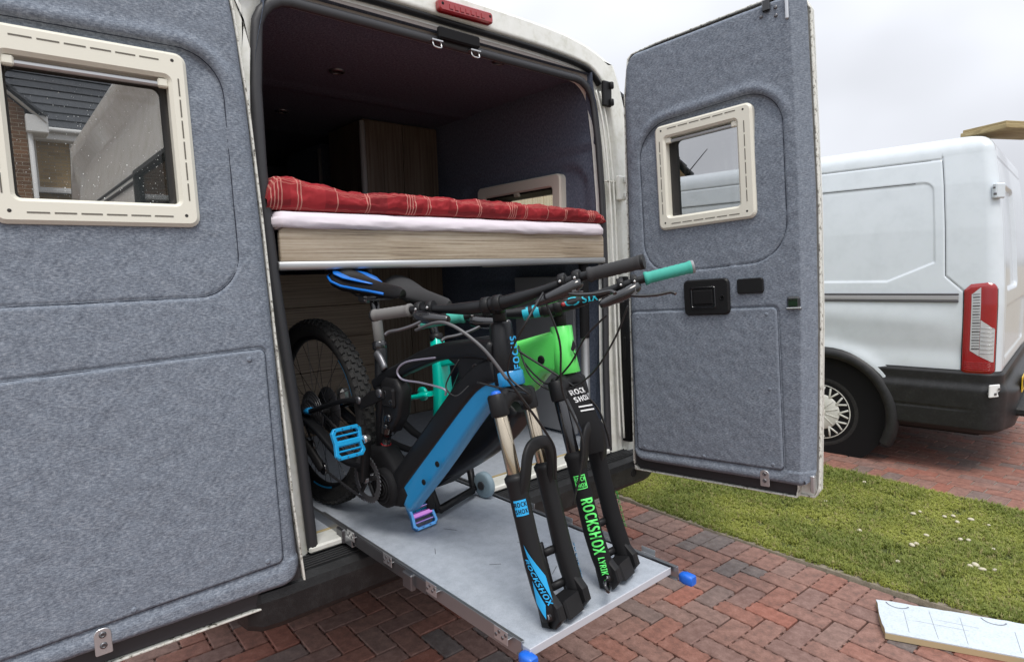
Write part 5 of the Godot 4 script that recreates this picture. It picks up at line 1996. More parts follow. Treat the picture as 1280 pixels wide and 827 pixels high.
func blue_bike() -> void:
	var b := thing("mountain_bike", "black and bright blue electric mountain bike without front wheel, nearest on the tray", "bicycle", Transform3D(Basis(Vector3.UP, deg_to_rad(4.118)), Vector3(-0.535, 0.635, -0.25)))
	var f := sub(b, "frame")
	var g := G.new()
	g.sweep(PackedVector3Array([B(0.944, 1.372), B(0.952, 1.3), B(0.97, 1.205)]), [Vector2(0.03, 0.03), Vector2(0.031, 0.034), Vector2(0.033, 0.04)], 18, {"up": Vector3.RIGHT})
	part("head_tube", g, M.frame_black, f)
	g = G.new()
	g.sweep(smooth_path([B(0.95, 1.25), B(0.88, 1.225), B(0.80, 1.162), B(0.61, 0.977), B(0.44, 0.81)], 5), Vector2(0.034, 0.036), 18, {"pow": 2.6, "up": Vector3.RIGHT})
	part("down_tube", g, M.frame_black, f)
	# the blue battery cover along the front of the down tube
	g = G.new()
	var cover := smooth_path([B(0.985, 1.226), B(0.92, 1.21), B(0.85, 1.15), B(0.65, 0.937), B(0.49, 0.777)], 6)
	g.sweep(cover, Vector2(0.0405, 0.028), 18, {"pow": 3.0, "up": Vector3.RIGHT})
	part("battery_cover", g, M.blue, f)
	g = G.new()
	g.lathe(B(0.972, 1.226) , Vector3(0, 0.98, -0.17), [Vector2(0.037, -0.019), Vector2(0.0395, -0.016), Vector2(0.038, 0.016), Vector2(0.036, 0.019)], 28)
	part("head_band", g, M.blue, f)
	for q in [[0.69, 0.975], [0.62, 0.905]]:
		g = G.new()
		g.lathe(B(q[0] + 0.012, q[1] - 0.025, -0.0405), Vector3.LEFT, [Vector2(0.009, 0), Vector2(0.009, 0.0025), Vector2(0.004, 0.0025)], 12)
		part("cover_bolt", g, M.black_matt, f)
	g = G.new()
	g.sweep(smooth_path([B(0.945, 1.298), B(0.86, 1.298), B(0.69, 1.275), B(0.52, 1.216), B(0.4, 1.17), B(0.34, 1.14)], 5), [Vector2(0.03, 0.046), Vector2(0.03, 0.046), Vector2(0.029, 0.045), Vector2(0.028, 0.043), Vector2(0.028, 0.042), Vector2(0.027, 0.04), Vector2(0.027, 0.039), Vector2(0.026, 0.038), Vector2(0.026, 0.036), Vector2(0.025, 0.035), Vector2(0.025, 0.034), Vector2(0.024, 0.032), Vector2(0.024, 0.031), Vector2(0.023, 0.03), Vector2(0.022, 0.029), Vector2(0.022, 0.028), Vector2(0.021, 0.026), Vector2(0.021, 0.025), Vector2(0.021, 0.025), Vector2(0.02, 0.024), Vector2(0.02, 0.023), Vector2(0.02, 0.022), Vector2(0.02, 0.022), Vector2(0.02, 0.022), Vector2(0.02, 0.022), Vector2(0.02, 0.022)], 16, {"pow": 2.0, "up": Vector3.RIGHT})
	part("top_tube", g, M.frame_black, f)
	g = G.new()     # the plate that fills the corner behind the head
	g.prism(PackedVector2Array([Vector2(0.94, 1.34), Vector2(0.84, 1.326), Vector2(0.74, 1.3), Vector2(0.74, 1.262), Vector2(0.79, 1.24), Vector2(0.8, 1.185), Vector2(0.86, 1.175), Vector2(0.95, 1.215)]), -0.028, 0.028, Transform3D(Basis(Vector3(0, 0, 1), Vector3(0, 1, 0), Vector3(-1, 0, 0)), Vector3(0, -0.635, 0)), 0.014, true)
	part("head_gusset", g, M.frame_black, f)
	g = G.new()
	g.lathe(B(0.872, 1.246, -0.028), Vector3.LEFT, [Vector2(0.014, 0.0), Vector2(0.014, 0.003), Vector2(0.009, 0.003), Vector2(0.009, 0.001)], 16)
	part("cable_port", g, M.black_gloss, f)
	g = G.new()
	g.sweep(PackedVector3Array([B(0.372, 1.27), B(0.362, 1.1), B(0.352, 0.92)]), Vector2(0.021, 0.021), 16)
	part("seat_tube", g, M.frame_black, f)
	g = G.new()
	g.prism(PackedVector2Array([Vector2(0.27, 0.88), Vector2(0.32, 0.935), Vector2(0.4, 0.94), Vector2(0.48, 0.87), Vector2(0.53, 0.81), Vector2(0.5, 0.762), Vector2(0.42, 0.745), Vector2(0.31, 0.775), Vector2(0.27, 0.82)]), -0.034, 0.034, Transform3D(Basis(Vector3(0, 0, 1), Vector3(0, 1, 0), Vector3(-1, 0, 0)), Vector3(0, -0.635, 0)), 0.018, true)
	g.lathe(B(0.415, 0.812, 0.0), Vector3.RIGHT, [Vector2(0.05, -0.053), Vector2(0.06, -0.05), Vector2(0.066, -0.042), Vector2(0.066, 0.042), Vector2(0.06, 0.05), Vector2(0.05, 0.053)], 36)
	for k in 3:
		g.lathe(B(0.415, 0.812, -0.054), Vector3.LEFT, [Vector2(0.018 + k * 0.014, -0.002), Vector2(0.018 + k * 0.014, 0.003), Vector2(0.022 + k * 0.014, 0.003), Vector2(0.022 + k * 0.014, -0.002)], 28, true)
	part("motor", g, M.black_matt, f)
	for sx in [-1.0, 1.0]:
		g = G.new()
		g.sweep(smooth_path([B(0.33, 0.87, sx * 0.05), B(0.2, 0.875, sx * 0.062), B(0.05, 0.95, sx * 0.072), B(-0.07, 0.99, sx * 0.074)], 4), Vector2(0.011, 0.02), 12, {"pow": 1.8, "up": Vector3.RIGHT})
		part("chainstay", g, M.frame_black, f)
		g = G.new()
		g.sweep(smooth_path([B(0.31, 1.09, sx * 0.04), B(0.2, 1.075, sx * 0.058), B(0.05, 1.03, sx * 0.068), B(-0.07, 0.995, sx * 0.074)], 4), Vector2(0.009, 0.014), 12, {"pow": 1.6, "up": Vector3.RIGHT})
		part("seatstay", g, M.frame_black, f)
		g = G.new()
		g.prism(PackedVector2Array([Vector2(0.28, 1.075), Vector2(0.37, 1.13), Vector2(0.445, 1.145), Vector2(0.45, 1.115), Vector2(0.39, 1.09), Vector2(0.31, 1.06)]), -0.006, 0.006, Transform3D(Basis(Vector3(0, 0, 1), Vector3(0, 1, 0), Vector3(-1, 0, 0)), Vector3(sx * 0.045, -0.635, 0)), 0.002)
		part("rocker_link", g, M.black, f)
		g = G.new()
		g.sweep(PackedVector3Array([B(0.0, 1.018, sx * 0.073), B(-0.03, 1.01, sx * 0.075)]), Vector2(0.0125, 0.017), 10, {"up": Vector3.RIGHT})
		part("stay_accent", g, M.blue, f)
		for q in [[0.3, 1.09], [0.43, 1.13], [0.33, 0.88]]:
			g = G.new()
			g.lathe(B(q[0], q[1], sx * 0.05), Vector3(sx, 0, 0), [Vector2(0.014, 0), Vector2(0.014, 0.006), Vector2(0.007, 0.007)], 14)
			part("pivot", g, M.steel_dark, f)
	g = letters("FOCUS", 0.021, 0.0004, round_rod(B(0.962, 1.29), Vector3(0, 0.96, -0.16), Vector3(-0.1, 0.0, 1.0), 0.0395), 1.0)
	part("lettering", g, M.blue_decal, f)
	# rear shock
	var sh := sub(b, "rear_shock")
	g = G.new()
	g.lathe(B(0.365, 0.915), B(0.435, 1.14) - B(0.365, 0.915), [Vector2(0.012, 0), Vector2(0.018, 0.01), Vector2(0.018, 0.03), Vector2(0.015, 0.032), Vector2(0.015, 0.07), Vector2(0.027, 0.072), Vector2(0.03, 0.08), Vector2(0.03, 0.2), Vector2(0.02, 0.212), Vector2(0.013, 0.236)], 20)
	part("shock_body", g, M.black_gloss, sh)
	var sideways := Transform3D(Basis(Vector3(0, 0, 1), Vector3(0, 1, 0), Vector3(-1, 0, 0)), Vector3(-0.008, -0.635, 0))
	g = G.new()
	g.prism(PackedVector2Array([Vector2(0.405, 1.16), Vector2(0.43, 1.18), Vector2(0.49, 1.178), Vector2(0.52, 1.14), Vector2(0.505, 1.06), Vector2(0.455, 1.0), Vector2(0.42, 1.01), Vector2(0.41, 1.07)]), -0.026, 0.026, sideways, 0.015, true)
	part("reservoir", g, M.black, sh)
	g = G.new()
	g.prism(rrect(0.425, 1.085, 0.495, 1.15, 0.012), -0.036, 0.036, sideways, 0.006)
	part("valve_block", g, M.black, sh)
	for q in [[0.445, 1.13, 0.013], [0.478, 1.105, 0.011], [0.455, 1.05, 0.014], [0.44, 1.02, 0.009]]:
		g = G.new()
		g.lathe(B(q[0], q[1], -0.034), Vector3.LEFT, [Vector2(q[2], 0.0), Vector2(q[2], 0.009), Vector2(q[2] * 0.7, 0.012), Vector2(q[2] * 0.4, 0.01)], 16)
		part("adjuster", g, M.black_gloss, sh)
	g = G.new()
	g.lathe(B(0.373, 0.942), B(0.435, 1.14) - B(0.365, 0.915), [Vector2(0.0175, 0), Vector2(0.0185, 0.002), Vector2(0.0175, 0.004)], 16)
	part("sag_ring", g, M.red_lens, sh)
	# saddle and post
	saddle(b, B(0.155, 1.512), B(0.515, 1.45), M.black, M.saddle_blue)
	var sp := sub(b, "seat_post")
	g = G.new()
	g.tube(B(0.348, 1.43), B(0.366, 1.28), 0.0155, 16)
	part("post", g, M.black_gloss, sp)
	g = G.new()
	g.tube(B(0.353, 1.395), B(0.366, 1.285), 0.0172, 16)
	part("outer_post", g, M.post_grey, sp)
	g = G.new()
	g.lathe(B(0.366, 1.275), Vector3(0, 1, -0.1), [Vector2(0.022, -0.014), Vector2(0.024, -0.01), Vector2(0.024, 0.01), Vector2(0.02, 0.014)], 18)
	part("collar", g, M.black_gloss, sp)
	g = G.new()
	g.sweep(smooth_path([B(0.372, 1.25, -0.02), B(0.395, 1.235, -0.02), B(0.42, 1.2, -0.02)], 3), Vector2(0.011, 0.016), 8)
	part("seat_clamp_lever", g, M.steel_dark, sp)
	# drive
	var dr := sub(b, "crankset")
	var bb := Vector2(0.353, 0.835)
	g = G.new()
	var n := 38
	var po := PackedVector2Array()
	var pi_ := PackedVector2Array()
	for i in n * 2:
		var a := TAU * i / (n * 2)
		po.append(Vector2(cos(a), sin(a)) * (0.082 if i % 2 else 0.0765))
		pi_.append(Vector2(cos(a), sin(a)) * 0.058)
	var side := Transform3D(Basis(Vector3(0, 0, 1), Vector3(0, 1, 0), Vector3(-1, 0, 0)), B(bb.x, bb.y, -0.066))
	g.frame(po, pi_, -0.0015, 0.0015, side, 0.0004)
	part("chainring", g, M.steel_dark, dr)
	for k in 5:
		g = G.new()
		var a := TAU * k / 5 + 0.3
		g.sweep(PackedVector3Array([side * Vector3(0.01 * cos(a), 0.01 * sin(a), 0), side * Vector3(0.064 * cos(a), 0.064 * sin(a), 0)]), Vector2(0.009, 0.003), 8, {"up": Vector3.RIGHT})
		part("spider_arm", g, M.black, dr)
	var ce := Vector2(0.405, 0.986)
	g = G.new()
	g.sweep(smooth_path([B(bb.x, bb.y, -0.075), B(0.375, 0.9, -0.084), B(ce.x, ce.y, -0.09)], 4), [Vector2(0.011, 0.02), Vector2(0.01, 0.018), Vector2(0.009, 0.016), Vector2(0.009, 0.015), Vector2(0.009, 0.015), Vector2(0.009, 0.015), Vector2(0.009, 0.015), Vector2(0.009, 0.015), Vector2(0.01, 0.017)], 12, {"pow": 2.0, "up": Vector3.RIGHT})
	part("crank_arm", g, M.black, dr)
	g = G.new()
	g.lathe(B(ce.x, ce.y, -0.09), Vector3.LEFT, [Vector2(0.012, -0.006), Vector2(0.0135, 0.006), Vector2(0.013, 0.014), Vector2(0.006, 0.015)], 14)
	part("crank_end", g, M.steel, dr)
	var fe := Vector2(0.32, 0.69)
	g = G.new()
	g.sweep(PackedVector3Array([B(bb.x, bb.y, 0.075), B(fe.x, fe.y, 0.09)]), Vector2(0.01, 0.016), 12, {"pow": 2.0, "up": Vector3.RIGHT})
	part("crank_arm", g, M.black, dr)
	g = G.new()
	g.tube(B(bb.x, bb.y, -0.08), B(bb.x, bb.y, 0.08), 0.014, 14)
	part("crank_axle", g, M.steel_dark, dr)
	pedal(b, B(0.392, 0.985, -0.15), Vector3(-0.25, 0.3, 0.95), M.pedal_blue, M.pedal_blue, M.pedal_blue)
	pedal(b, B(0.33, 0.695, 0.15), Vector3(0, 0.75, 0.6), M.pedal_blue, M.pedal_blue, M.pedal_blue)
	bicycle_wheel(b, B(-0.072, 0.991), 0.356, M.blue_decal)
	# chain, as plates and rollers alternating
	g = G.new()
	var cp := smooth_path([B(0.33, 0.912, -0.066), B(0.1, 0.99, -0.055), B(-0.06, 1.045, -0.05), B(-0.125, 1.0, -0.05), B(-0.085, 0.93, -0.052), B(-0.01, 0.86, -0.055), B(0.06, 0.8, -0.058), B(0.2, 0.775, -0.062), B(0.33, 0.757, -0.066)], 14)
	for i in cp.size() - 1:
		var d := cp[i + 1] - cp[i]
		g.box((cp[i] + cp[i + 1]) / 2, Vector3(0.006 if i % 2 else 0.004, 0.008 if i % 2 else 0.006, d.length() * 1.15), 0.0, Basis.looking_at(d, Vector3.UP))
	part("chain", g, M.steel_dark, b)
	var de := sub(b, "derailleur")
	g = G.new()
	g.sweep(smooth_path([B(-0.08, 0.97, -0.07), B(-0.09, 0.92, -0.085), B(-0.03, 0.87, -0.075), B(0.05, 0.805, -0.068)], 4), Vector2(0.01, 0.017), 10)
	part("cage", g, M.black, de)
	for q in [[-0.03, 0.875], [0.05, 0.805]]:
		g = G.new()
		g.lathe(B(q[0], q[1], -0.068), Vector3.RIGHT, [Vector2(0.022, 0), Vector2(0.024, 0.003), Vector2(0.024, 0.006), Vector2(0.022, 0.009)], 18)
		part("jockey_wheel", g, M.black_gloss, de)
	g = G.new()
	g.box(B(-0.1, 0.93, -0.09), Vector3(0.03, 0.06, 0.05), 0.01)
	part("body", g, M.black, de)
	g = G.new()
	g.box(B(0.02, 1.055, 0.05), Vector3(0.04, 0.06, 0.05), 0.012)
	part("rear_brake_caliper", g, M.steel, b)
	fork(b, B(0.984, 1.168), B(1.128, 0.668), deg_to_rad(8.0), {"stanchion": M.stanchion, "ink": M.blue_decal, "cap": M.blue_plastic, "filled": true})
	var inv := b.transform.affine_inverse()
	handlebar(b, inv * Vector3(-0.651, 1.391, 0.351), inv * Vector3(-0.34, 1.516, 1.055), inv * Vector3(-0.508, 1.421, 0.712), B(0.944, 1.37), B(0.938, 1.425), {"grip0": mat(0.16, 0.155, 0.15, 0.8), "grip1": M.grip, "caps": true})
	# hoses and cables
	hose(b, [inv * Vector3(-0.62, 1.355, 0.52), B(0.935, 1.385, -0.18), B(1.029, 1.331, -0.15), B(1.075, 1.25, -0.11)], 0.0042, M.grey_hose)
	hose(b, [B(1.072, 1.258, -0.113), B(1.092, 1.19, -0.07), B(1.096, 1.101, 0.0), B(1.08, 1.04, 0.05), B(1.07, 0.96, 0.06)], 0.0034)
	hose(b, [inv * Vector3(-0.47, 1.45, 0.86), B(1.14, 1.395, -0.1), B(1.085, 1.32, -0.1), B(1.06, 1.255, -0.09), B(1.1, 1.215, -0.07), B(1.05, 1.2, -0.03), B(0.9, 1.215, -0.05)], 0.0028)
	hose(b, [inv * Vector3(-0.47, 1.44, 0.86), B(1.13, 1.33, 0.02), B(1.11, 1.2, 0.05), B(1.14, 1.06, 0.09), B(1.12, 0.9, 0.07)], 0.0028)
	hose(b, [B(0.72, 1.266, -0.045), B(0.595, 1.245, -0.055), B(0.55, 1.216, -0.06), B(0.57, 1.19, -0.058), B(0.66, 1.189, -0.056), B(0.77, 1.184, -0.06), B(0.765, 1.164, -0.05)], 0.0032, M.silver_hose)
	hose(b, [B(0.83, 1.27, -0.05), B(0.8, 1.2, -0.075), B(0.84, 1.175, -0.075), B(0.86, 1.2, -0.045)], 0.0022)


func green_bike() -> void:
	var b := thing("mountain_bike", "green and turquoise electric mountain bike with both wheels off, behind the blue one", "bicycle", Transform3D(Basis(Vector3.UP, deg_to_rad(5.237)), Vector3(-0.315, 0.635, -0.25)))
	var f := sub(b, "frame")
	var g := G.new()
	g.sweep(PackedVector3Array([B(0.935, 1.342), B(0.943, 1.27), B(0.956, 1.205)]), [Vector2(0.033, 0.031), Vector2(0.033, 0.033), Vector2(0.037, 0.039)], 24, {"up": Vector3.RIGHT, "bevel": 0.06})
	part("head_tube", g, M.green, f)
	var flank := Transform3D(Basis(Vector3(0, 0, 1), Vector3(0, 1, 0), Vector3(-1, 0, 0)), Vector3(0, -0.635, 0))
	g = G.new()
	g.prism(PackedVector2Array([Vector2(0.62, 1.262), Vector2(0.62, 1.218), Vector2(0.73, 1.216), Vector2(0.632, 1.1), Vector2(0.682, 1.056), Vector2(0.83, 1.143), Vector2(0.885, 1.2), Vector2(0.95, 1.212), Vector2(0.944, 1.336), Vector2(0.9, 1.324), Vector2(0.78, 1.292)]), -0.032, 0.032, flank, 0.02, true)
	part("front_triangle", g, M.green, f)
	for sx in [-1.0, 1.0]:
		g = G.new()
		g.lathe(B(0.884, 1.243, sx * 0.031), Vector3(sx, 0, 0), [Vector2(0.013, 0.0), Vector2(0.013, 0.003), Vector2(0.008, 0.004)], 16)
		part("cable_port", g, M.black, f)
	g = G.new()
	g.sweep(smooth_path([B(0.765, 1.098), B(0.66, 0.985), B(0.5, 0.875), B(0.36, 0.8)], 5), Vector2(0.046, 0.058), 18, {"pow": 2.6, "up": Vector3.RIGHT})
	part("battery_cover", g, M.frame_black, f)
	g = G.new()
	g.sweep(smooth_path([B(0.63, 1.238), B(0.54, 1.226), B(0.46, 1.208), B(0.39, 1.196)], 5), Vector2(0.019, 0.018), 16, {"pow": 2.2, "up": Vector3.RIGHT, "bevel": 0.05})
	part("top_tube", g, M.teal, f, "turquoise rear part of the top tube")
	g = G.new()
	g.prism(PackedVector2Array([Vector2(0.435, 1.232), Vector2(0.545, 1.246), Vector2(0.556, 1.224), Vector2(0.487, 1.198), Vector2(0.43, 1.188)]), -0.014, 0.014, Transform3D(Basis(Vector3(0, 0, 1), Vector3(0, 1, 0), Vector3(-1, 0, 0)), Vector3(-0.018, -0.635, 0)), 0.004)
	part("shock_yoke", g, M.teal, f)
	g = G.new()
	g.sweep(PackedVector3Array([B(0.366, 1.278), B(0.382, 1.18), B(0.388, 1.09), B(0.37, 0.9)]), [Vector2(0.02, 0.021), Vector2(0.022, 0.029), Vector2(0.023, 0.033), Vector2(0.024, 0.03)], 16, {"pow": 2.0, "up": Vector3.RIGHT, "bevel": 0.05})
	part("seat_tube", g, M.teal, f)
	for sx in [-1.0, 1.0]:
		g = G.new()
		g.sweep(smooth_path([B(0.36, 1.08, sx * 0.035), B(0.28, 1.062, sx * 0.048), B(0.19, 1.045, sx * 0.055)], 4), Vector2(0.009, 0.02), 12, {"pow": 1.6, "up": Vector3.RIGHT})
		part("rocker_link", g, M.teal, f)
		g = G.new()
		g.lathe(B(0.19, 1.045, sx * 0.064), Vector3(sx, 0, 0), [Vector2(0.017, -0.008), Vector2(0.027, -0.008), Vector2(0.027, 0.004), Vector2(0.017, 0.004)], 22)
		part("pivot_ring", g, M.teal, f)
		g = G.new()
		g.lathe(B(0.19, 1.045, sx * 0.066), Vector3(sx, 0, 0), [Vector2(0.016, -0.004), Vector2(0.016, 0.0), Vector2(0.006, 0.001)], 16)
		part("pivot", g, M.black, f)
		g = G.new()
		g.sweep(smooth_path([B(0.19, 1.045, sx * 0.058), B(0.05, 1.02, sx * 0.07), B(-0.1, 0.99, sx * 0.075)], 4), Vector2(0.01, 0.014), 10, {"up": Vector3.RIGHT})
		part("seatstay", g, M.frame_black, f)
		g = G.new()
		g.sweep(smooth_path([B(0.33, 0.86, sx * 0.05), B(0.12, 0.88, sx * 0.065), B(-0.1, 0.985, sx * 0.075)], 4), Vector2(0.011, 0.018), 10, {"up": Vector3.RIGHT})
		part("chainstay", g, M.frame_black, f)
	g = G.new()
	g.prism(PackedVector2Array([Vector2(0.24, 0.87), Vector2(0.33, 0.93), Vector2(0.44, 0.89), Vector2(0.46, 0.8), Vector2(0.38, 0.745), Vector2(0.27, 0.77)]), -0.055, 0.055, Transform3D(Basis(Vector3(0, 0, 1), Vector3(0, 1, 0), Vector3(-1, 0, 0)), Vector3(0, -0.635, 0)), 0.015)
	part("motor", g, M.black, f)
	# the black emblem on the head tube
	g = G.new()
	var em := round_rod(B(0.95, 1.268), Vector3(0, -0.99, 0.14), Vector3(-0.3, 0, 0.95), 0.0385)
	patch(g, em, PackedVector2Array([Vector2(-0.034, 0.004), Vector2(-0.005, -0.007), Vector2(0.002, 0.0), Vector2(-0.012, 0.013)]), 0.0012)
	patch(g, em, PackedVector2Array([Vector2(-0.002, -0.003), Vector2(0.012, 0.004), Vector2(0.034, 0.0), Vector2(0.012, 0.01)]), 0.0012)
	part("emblem", g, M.black, f)
	saddle(b, B(0.135, 1.482), B(0.445, 1.402), M.grip, null)
	var sp := sub(b, "seat_post")
	g = G.new()
	g.tube(B(0.31, 1.41), B(0.366, 1.27), 0.0155, 16)
	part("post", g, M.black_gloss, sp)
	g = G.new()
	g.lathe(B(0.364, 1.28), Vector3(0, 1, -0.3), [Vector2(0.023, -0.012), Vector2(0.025, -0.008), Vector2(0.025, 0.008), Vector2(0.02, 0.012)], 18)
	part("collar", g, M.black, sp)
	g = G.new()
	g.tube(B(0.53, 1.2), B(0.4, 1.0), 0.02, 14)
	part("rear_shock", g, M.black_gloss, b)
	var dr := sub(b, "crankset")
	g = G.new()
	g.lathe(B(0.35, 0.83, -0.062), Vector3.RIGHT, [Vector2(0.05, 0), Vector2(0.075, 0), Vector2(0.075, 0.003), Vector2(0.05, 0.003)], 36)
	part("chainring", g, M.steel_dark, dr)
	for sx in [-1.0, 1.0]:
		g = G.new()
		g.sweep(PackedVector3Array([B(0.35, 0.83, sx * 0.075), B(0.35 - sx * 0.055, 0.83 + sx * 0.146, sx * 0.088)]), Vector2(0.01, 0.015), 12, {"pow": 2.0, "up": Vector3.RIGHT})
		part("crank_arm", g, M.black, dr)
	pedal(b, B(0.405, 0.684, -0.13), Vector3(-0.3, 0.42, 0.86), M.oil_blue, M.oil_pink, M.oil_slick)
	var fk := fork(b, B(0.958, 1.165), B(1.105, 0.668), deg_to_rad(10.0), {"stanchion": M.black_gloss, "ink": M.green_decal, "filled": false, "block": true, "matt": true})
	# quick release lever below the left foot
	g = G.new()
	g.sweep(smooth_path([Vector3(-0.086, -0.52, 0.02), Vector3(-0.105, -0.515, 0.03), Vector3(-0.15, -0.505, 0.05), Vector3(-0.16, -0.517, 0.055), Vector3(-0.15, -0.528, 0.055), Vector3(-0.1, -0.528, 0.035)], 4), 0.0045, 8)
	part("axle_lever", g, M.black_gloss, fk)
	# mudguard under the crown, folded over the brace, with a white print
	g = G.new()
	var md := sheet(span(-1, 1, 0.1), span(0, 1, 0.05), func(u: float, v: float) -> Vector3:
		var w: float = lerp(0.045, 0.034, v) + 0.012 * sin(v * PI)
		return Vector3(u * w, 0.005 - v * 0.2, 0.036 + 0.03 * sin(v * 2.2) - 0.03 * u * u), false)
	part("mudguard", md, M.black_matt, fk)
	var on_guard := func(x: float, y: float, z: float) -> Vector3:
		var v := 0.165 - y / 0.2
		var w: float = lerp(0.045, 0.034, v) + 0.012 * sin(v * PI)
		var u: float = x / w
		x -= 0.019
		u = x / w
		return Vector3(x, 0.005 - v * 0.2, 0.0385 + 0.03 * sin(v * 2.2) - 0.03 * u * u + z)
	g = letters("ROCK", 0.0155, 0.0004, func(px: float, py: float, pz: float) -> Vector3: return on_guard.call(px, py + 0.011, pz), 0.85)
	letters("SHOX", 0.0155, 0.0004, func(px: float, py: float, pz: float) -> Vector3: return on_guard.call(px, py - 0.011, pz), 0.85, "Droid Sans", 800, g)
	part("lettering", g, M.white_print, fk)
	g = G.new()
	for k in 2:
		patch(g, on_guard, PackedVector2Array([Vector2(-0.022, -0.034 - k * 0.012), Vector2(0.022, -0.038 - k * 0.012), Vector2(0.022, -0.034 - k * 0.012), Vector2(-0.022, -0.03 - k * 0.012)]), 0.0005, 4)
	part("print_bar", g, M.white_print, fk)
	var inv := b.transform.affine_inverse()
	var p0 := inv * Vector3(-0.53, 1.361, 0.404)
	var p1 := inv * Vector3(-0.025, 1.501, 0.985)
	var c := inv * Vector3(-0.272, 1.397, 0.688)
	handlebar(b, p0, p1, c, B(0.934, 1.34), B(0.926, 1.4), {"grip0": M.teal_grip, "grip1": M.teal_grip, "caps": true, "cap": M.side_grey})
	# prints and bands on the bar
	var e := (p1 - p0).normalized()
	var hb: Node3D = b.get_node("handlebar")
	for q in [-0.075, -0.045]:
		g = G.new()
		g.lathe(c + e * q, e, [Vector2(0.0185, -0.009), Vector2(0.0187, -0.008), Vector2(0.0187, 0.008), Vector2(0.0185, 0.009)], 18)
		part("bar_band", g, M.teal_decal, hb)
	var look := inv.basis * Vector3(-0.75, 0.2, 0.63)
	var around := round_rod(c + e * 0.09 + Vector3(0, 0.004, 0), e, look, 0.0172)
	g = letters("SIX", 0.021, 0.0003, func(px: float, py: float, pz: float) -> Vector3: return around.call(px + 0.02, py, pz + 0.0012), 1.05)
	part("lettering", g, M.teal_decal, hb)
	g = G.new()
	for i in 12:
		var a0 := 0.9 + i * 0.42
		patch(g, around, PackedVector2Array([Vector2(-0.03 + 0.022 * cos(a0), 0.013 * sin(a0)), Vector2(-0.03 + 0.022 * cos(a0 + 0.42), 0.013 * sin(a0 + 0.42)), Vector2(-0.03 + 0.017 * cos(a0 + 0.42), 0.009 * sin(a0 + 0.42)), Vector2(-0.03 + 0.017 * cos(a0), 0.009 * sin(a0))]), 0.0012, 2)
	part("emblem", g, M.teal_decal, hb)
	g = G.new()
	g.lathe(c + e * 0.035 + look * 0.02, look, [Vector2(0.006, -0.004), Vector2(0.006, 0.004), Vector2(0.002, 0.006)], 10)
	part("bell_button", g, M.red_lens, hb)
	hose(b, [B(1.14, 1.385, -0.06), B(1.076, 1.325, -0.07), B(1.02, 1.245, -0.07), B(0.946, 1.185, -0.07), B(0.885, 1.2, -0.06), B(0.824, 1.23, -0.04)], 0.0028)
	hose(b, [B(1.17, 1.405, -0.01), B(1.124, 1.311, -0.01), B(1.05, 1.21, -0.02), B(0.96, 1.16, -0.05), B(0.88, 1.2, -0.075), B(0.8, 1.28, -0.04)], 0.0028)
	hose(b, [B(0.8, 1.34, -0.16), B(0.87, 1.27, -0.1), B(0.98, 1.186, -0.03), B(1.03, 1.116, 0.03), B(1.05, 1.04, 0.055), B(1.055, 0.99, 0.065)], 0.0034)


# ---------------------------------------------------------------- the neighbour's white van
# its plan: s runs along the near side to the rear corner, round it and across the back; ins is how far inside the outline
func plan(s: float, ins: float) -> Vector2:
	var r: float = max(0.095 - ins * 0.3, 0.04)
	var back: float = 1.0 - ins
	if s <= 0.905:
		return Vector2(ins, lerp(-4.3, back - r, (s + 4.3) / 5.205))
	var q := (s - 0.905) / 0.149
	if q <= 1.0:
		var an := q * PI / 2
		return Vector2(ins + r * (1.0 - cos(an)), back - r + r * sin(an))
	return Vector2(lerp(ins + r, 2.05 - ins, (s - 1.054) / 1.82), back)


func plan_normal(s: float) -> Vector2:
	if s <= 0.905:
		return Vector2(-1, 0)
	var an: float = clampf((s - 0.905) / 0.149, 0, 1) * PI / 2
	return Vector2(-cos(an), sin(an))


func van_inset(y: float) -> float:
	return lut(y, [0.3, 0.75, 1.18, 1.3, 1.7, 2.0, 2.2], [0.02, 0.0, 0.0, 0.004, 0.03, 0.06, 0.09])


func on_van(s: float, y: float, proud := 0.0) -> Vector3:
	var p := plan(s, van_inset(y))
	var n := plan_normal(s)
	return Vector3(p.x + n.x * proud, y, p.y + n.y * proud)


func groove(d: float, w: float, depth: float) -> float:
	return -depth * exp(-pow(d / w, 2))


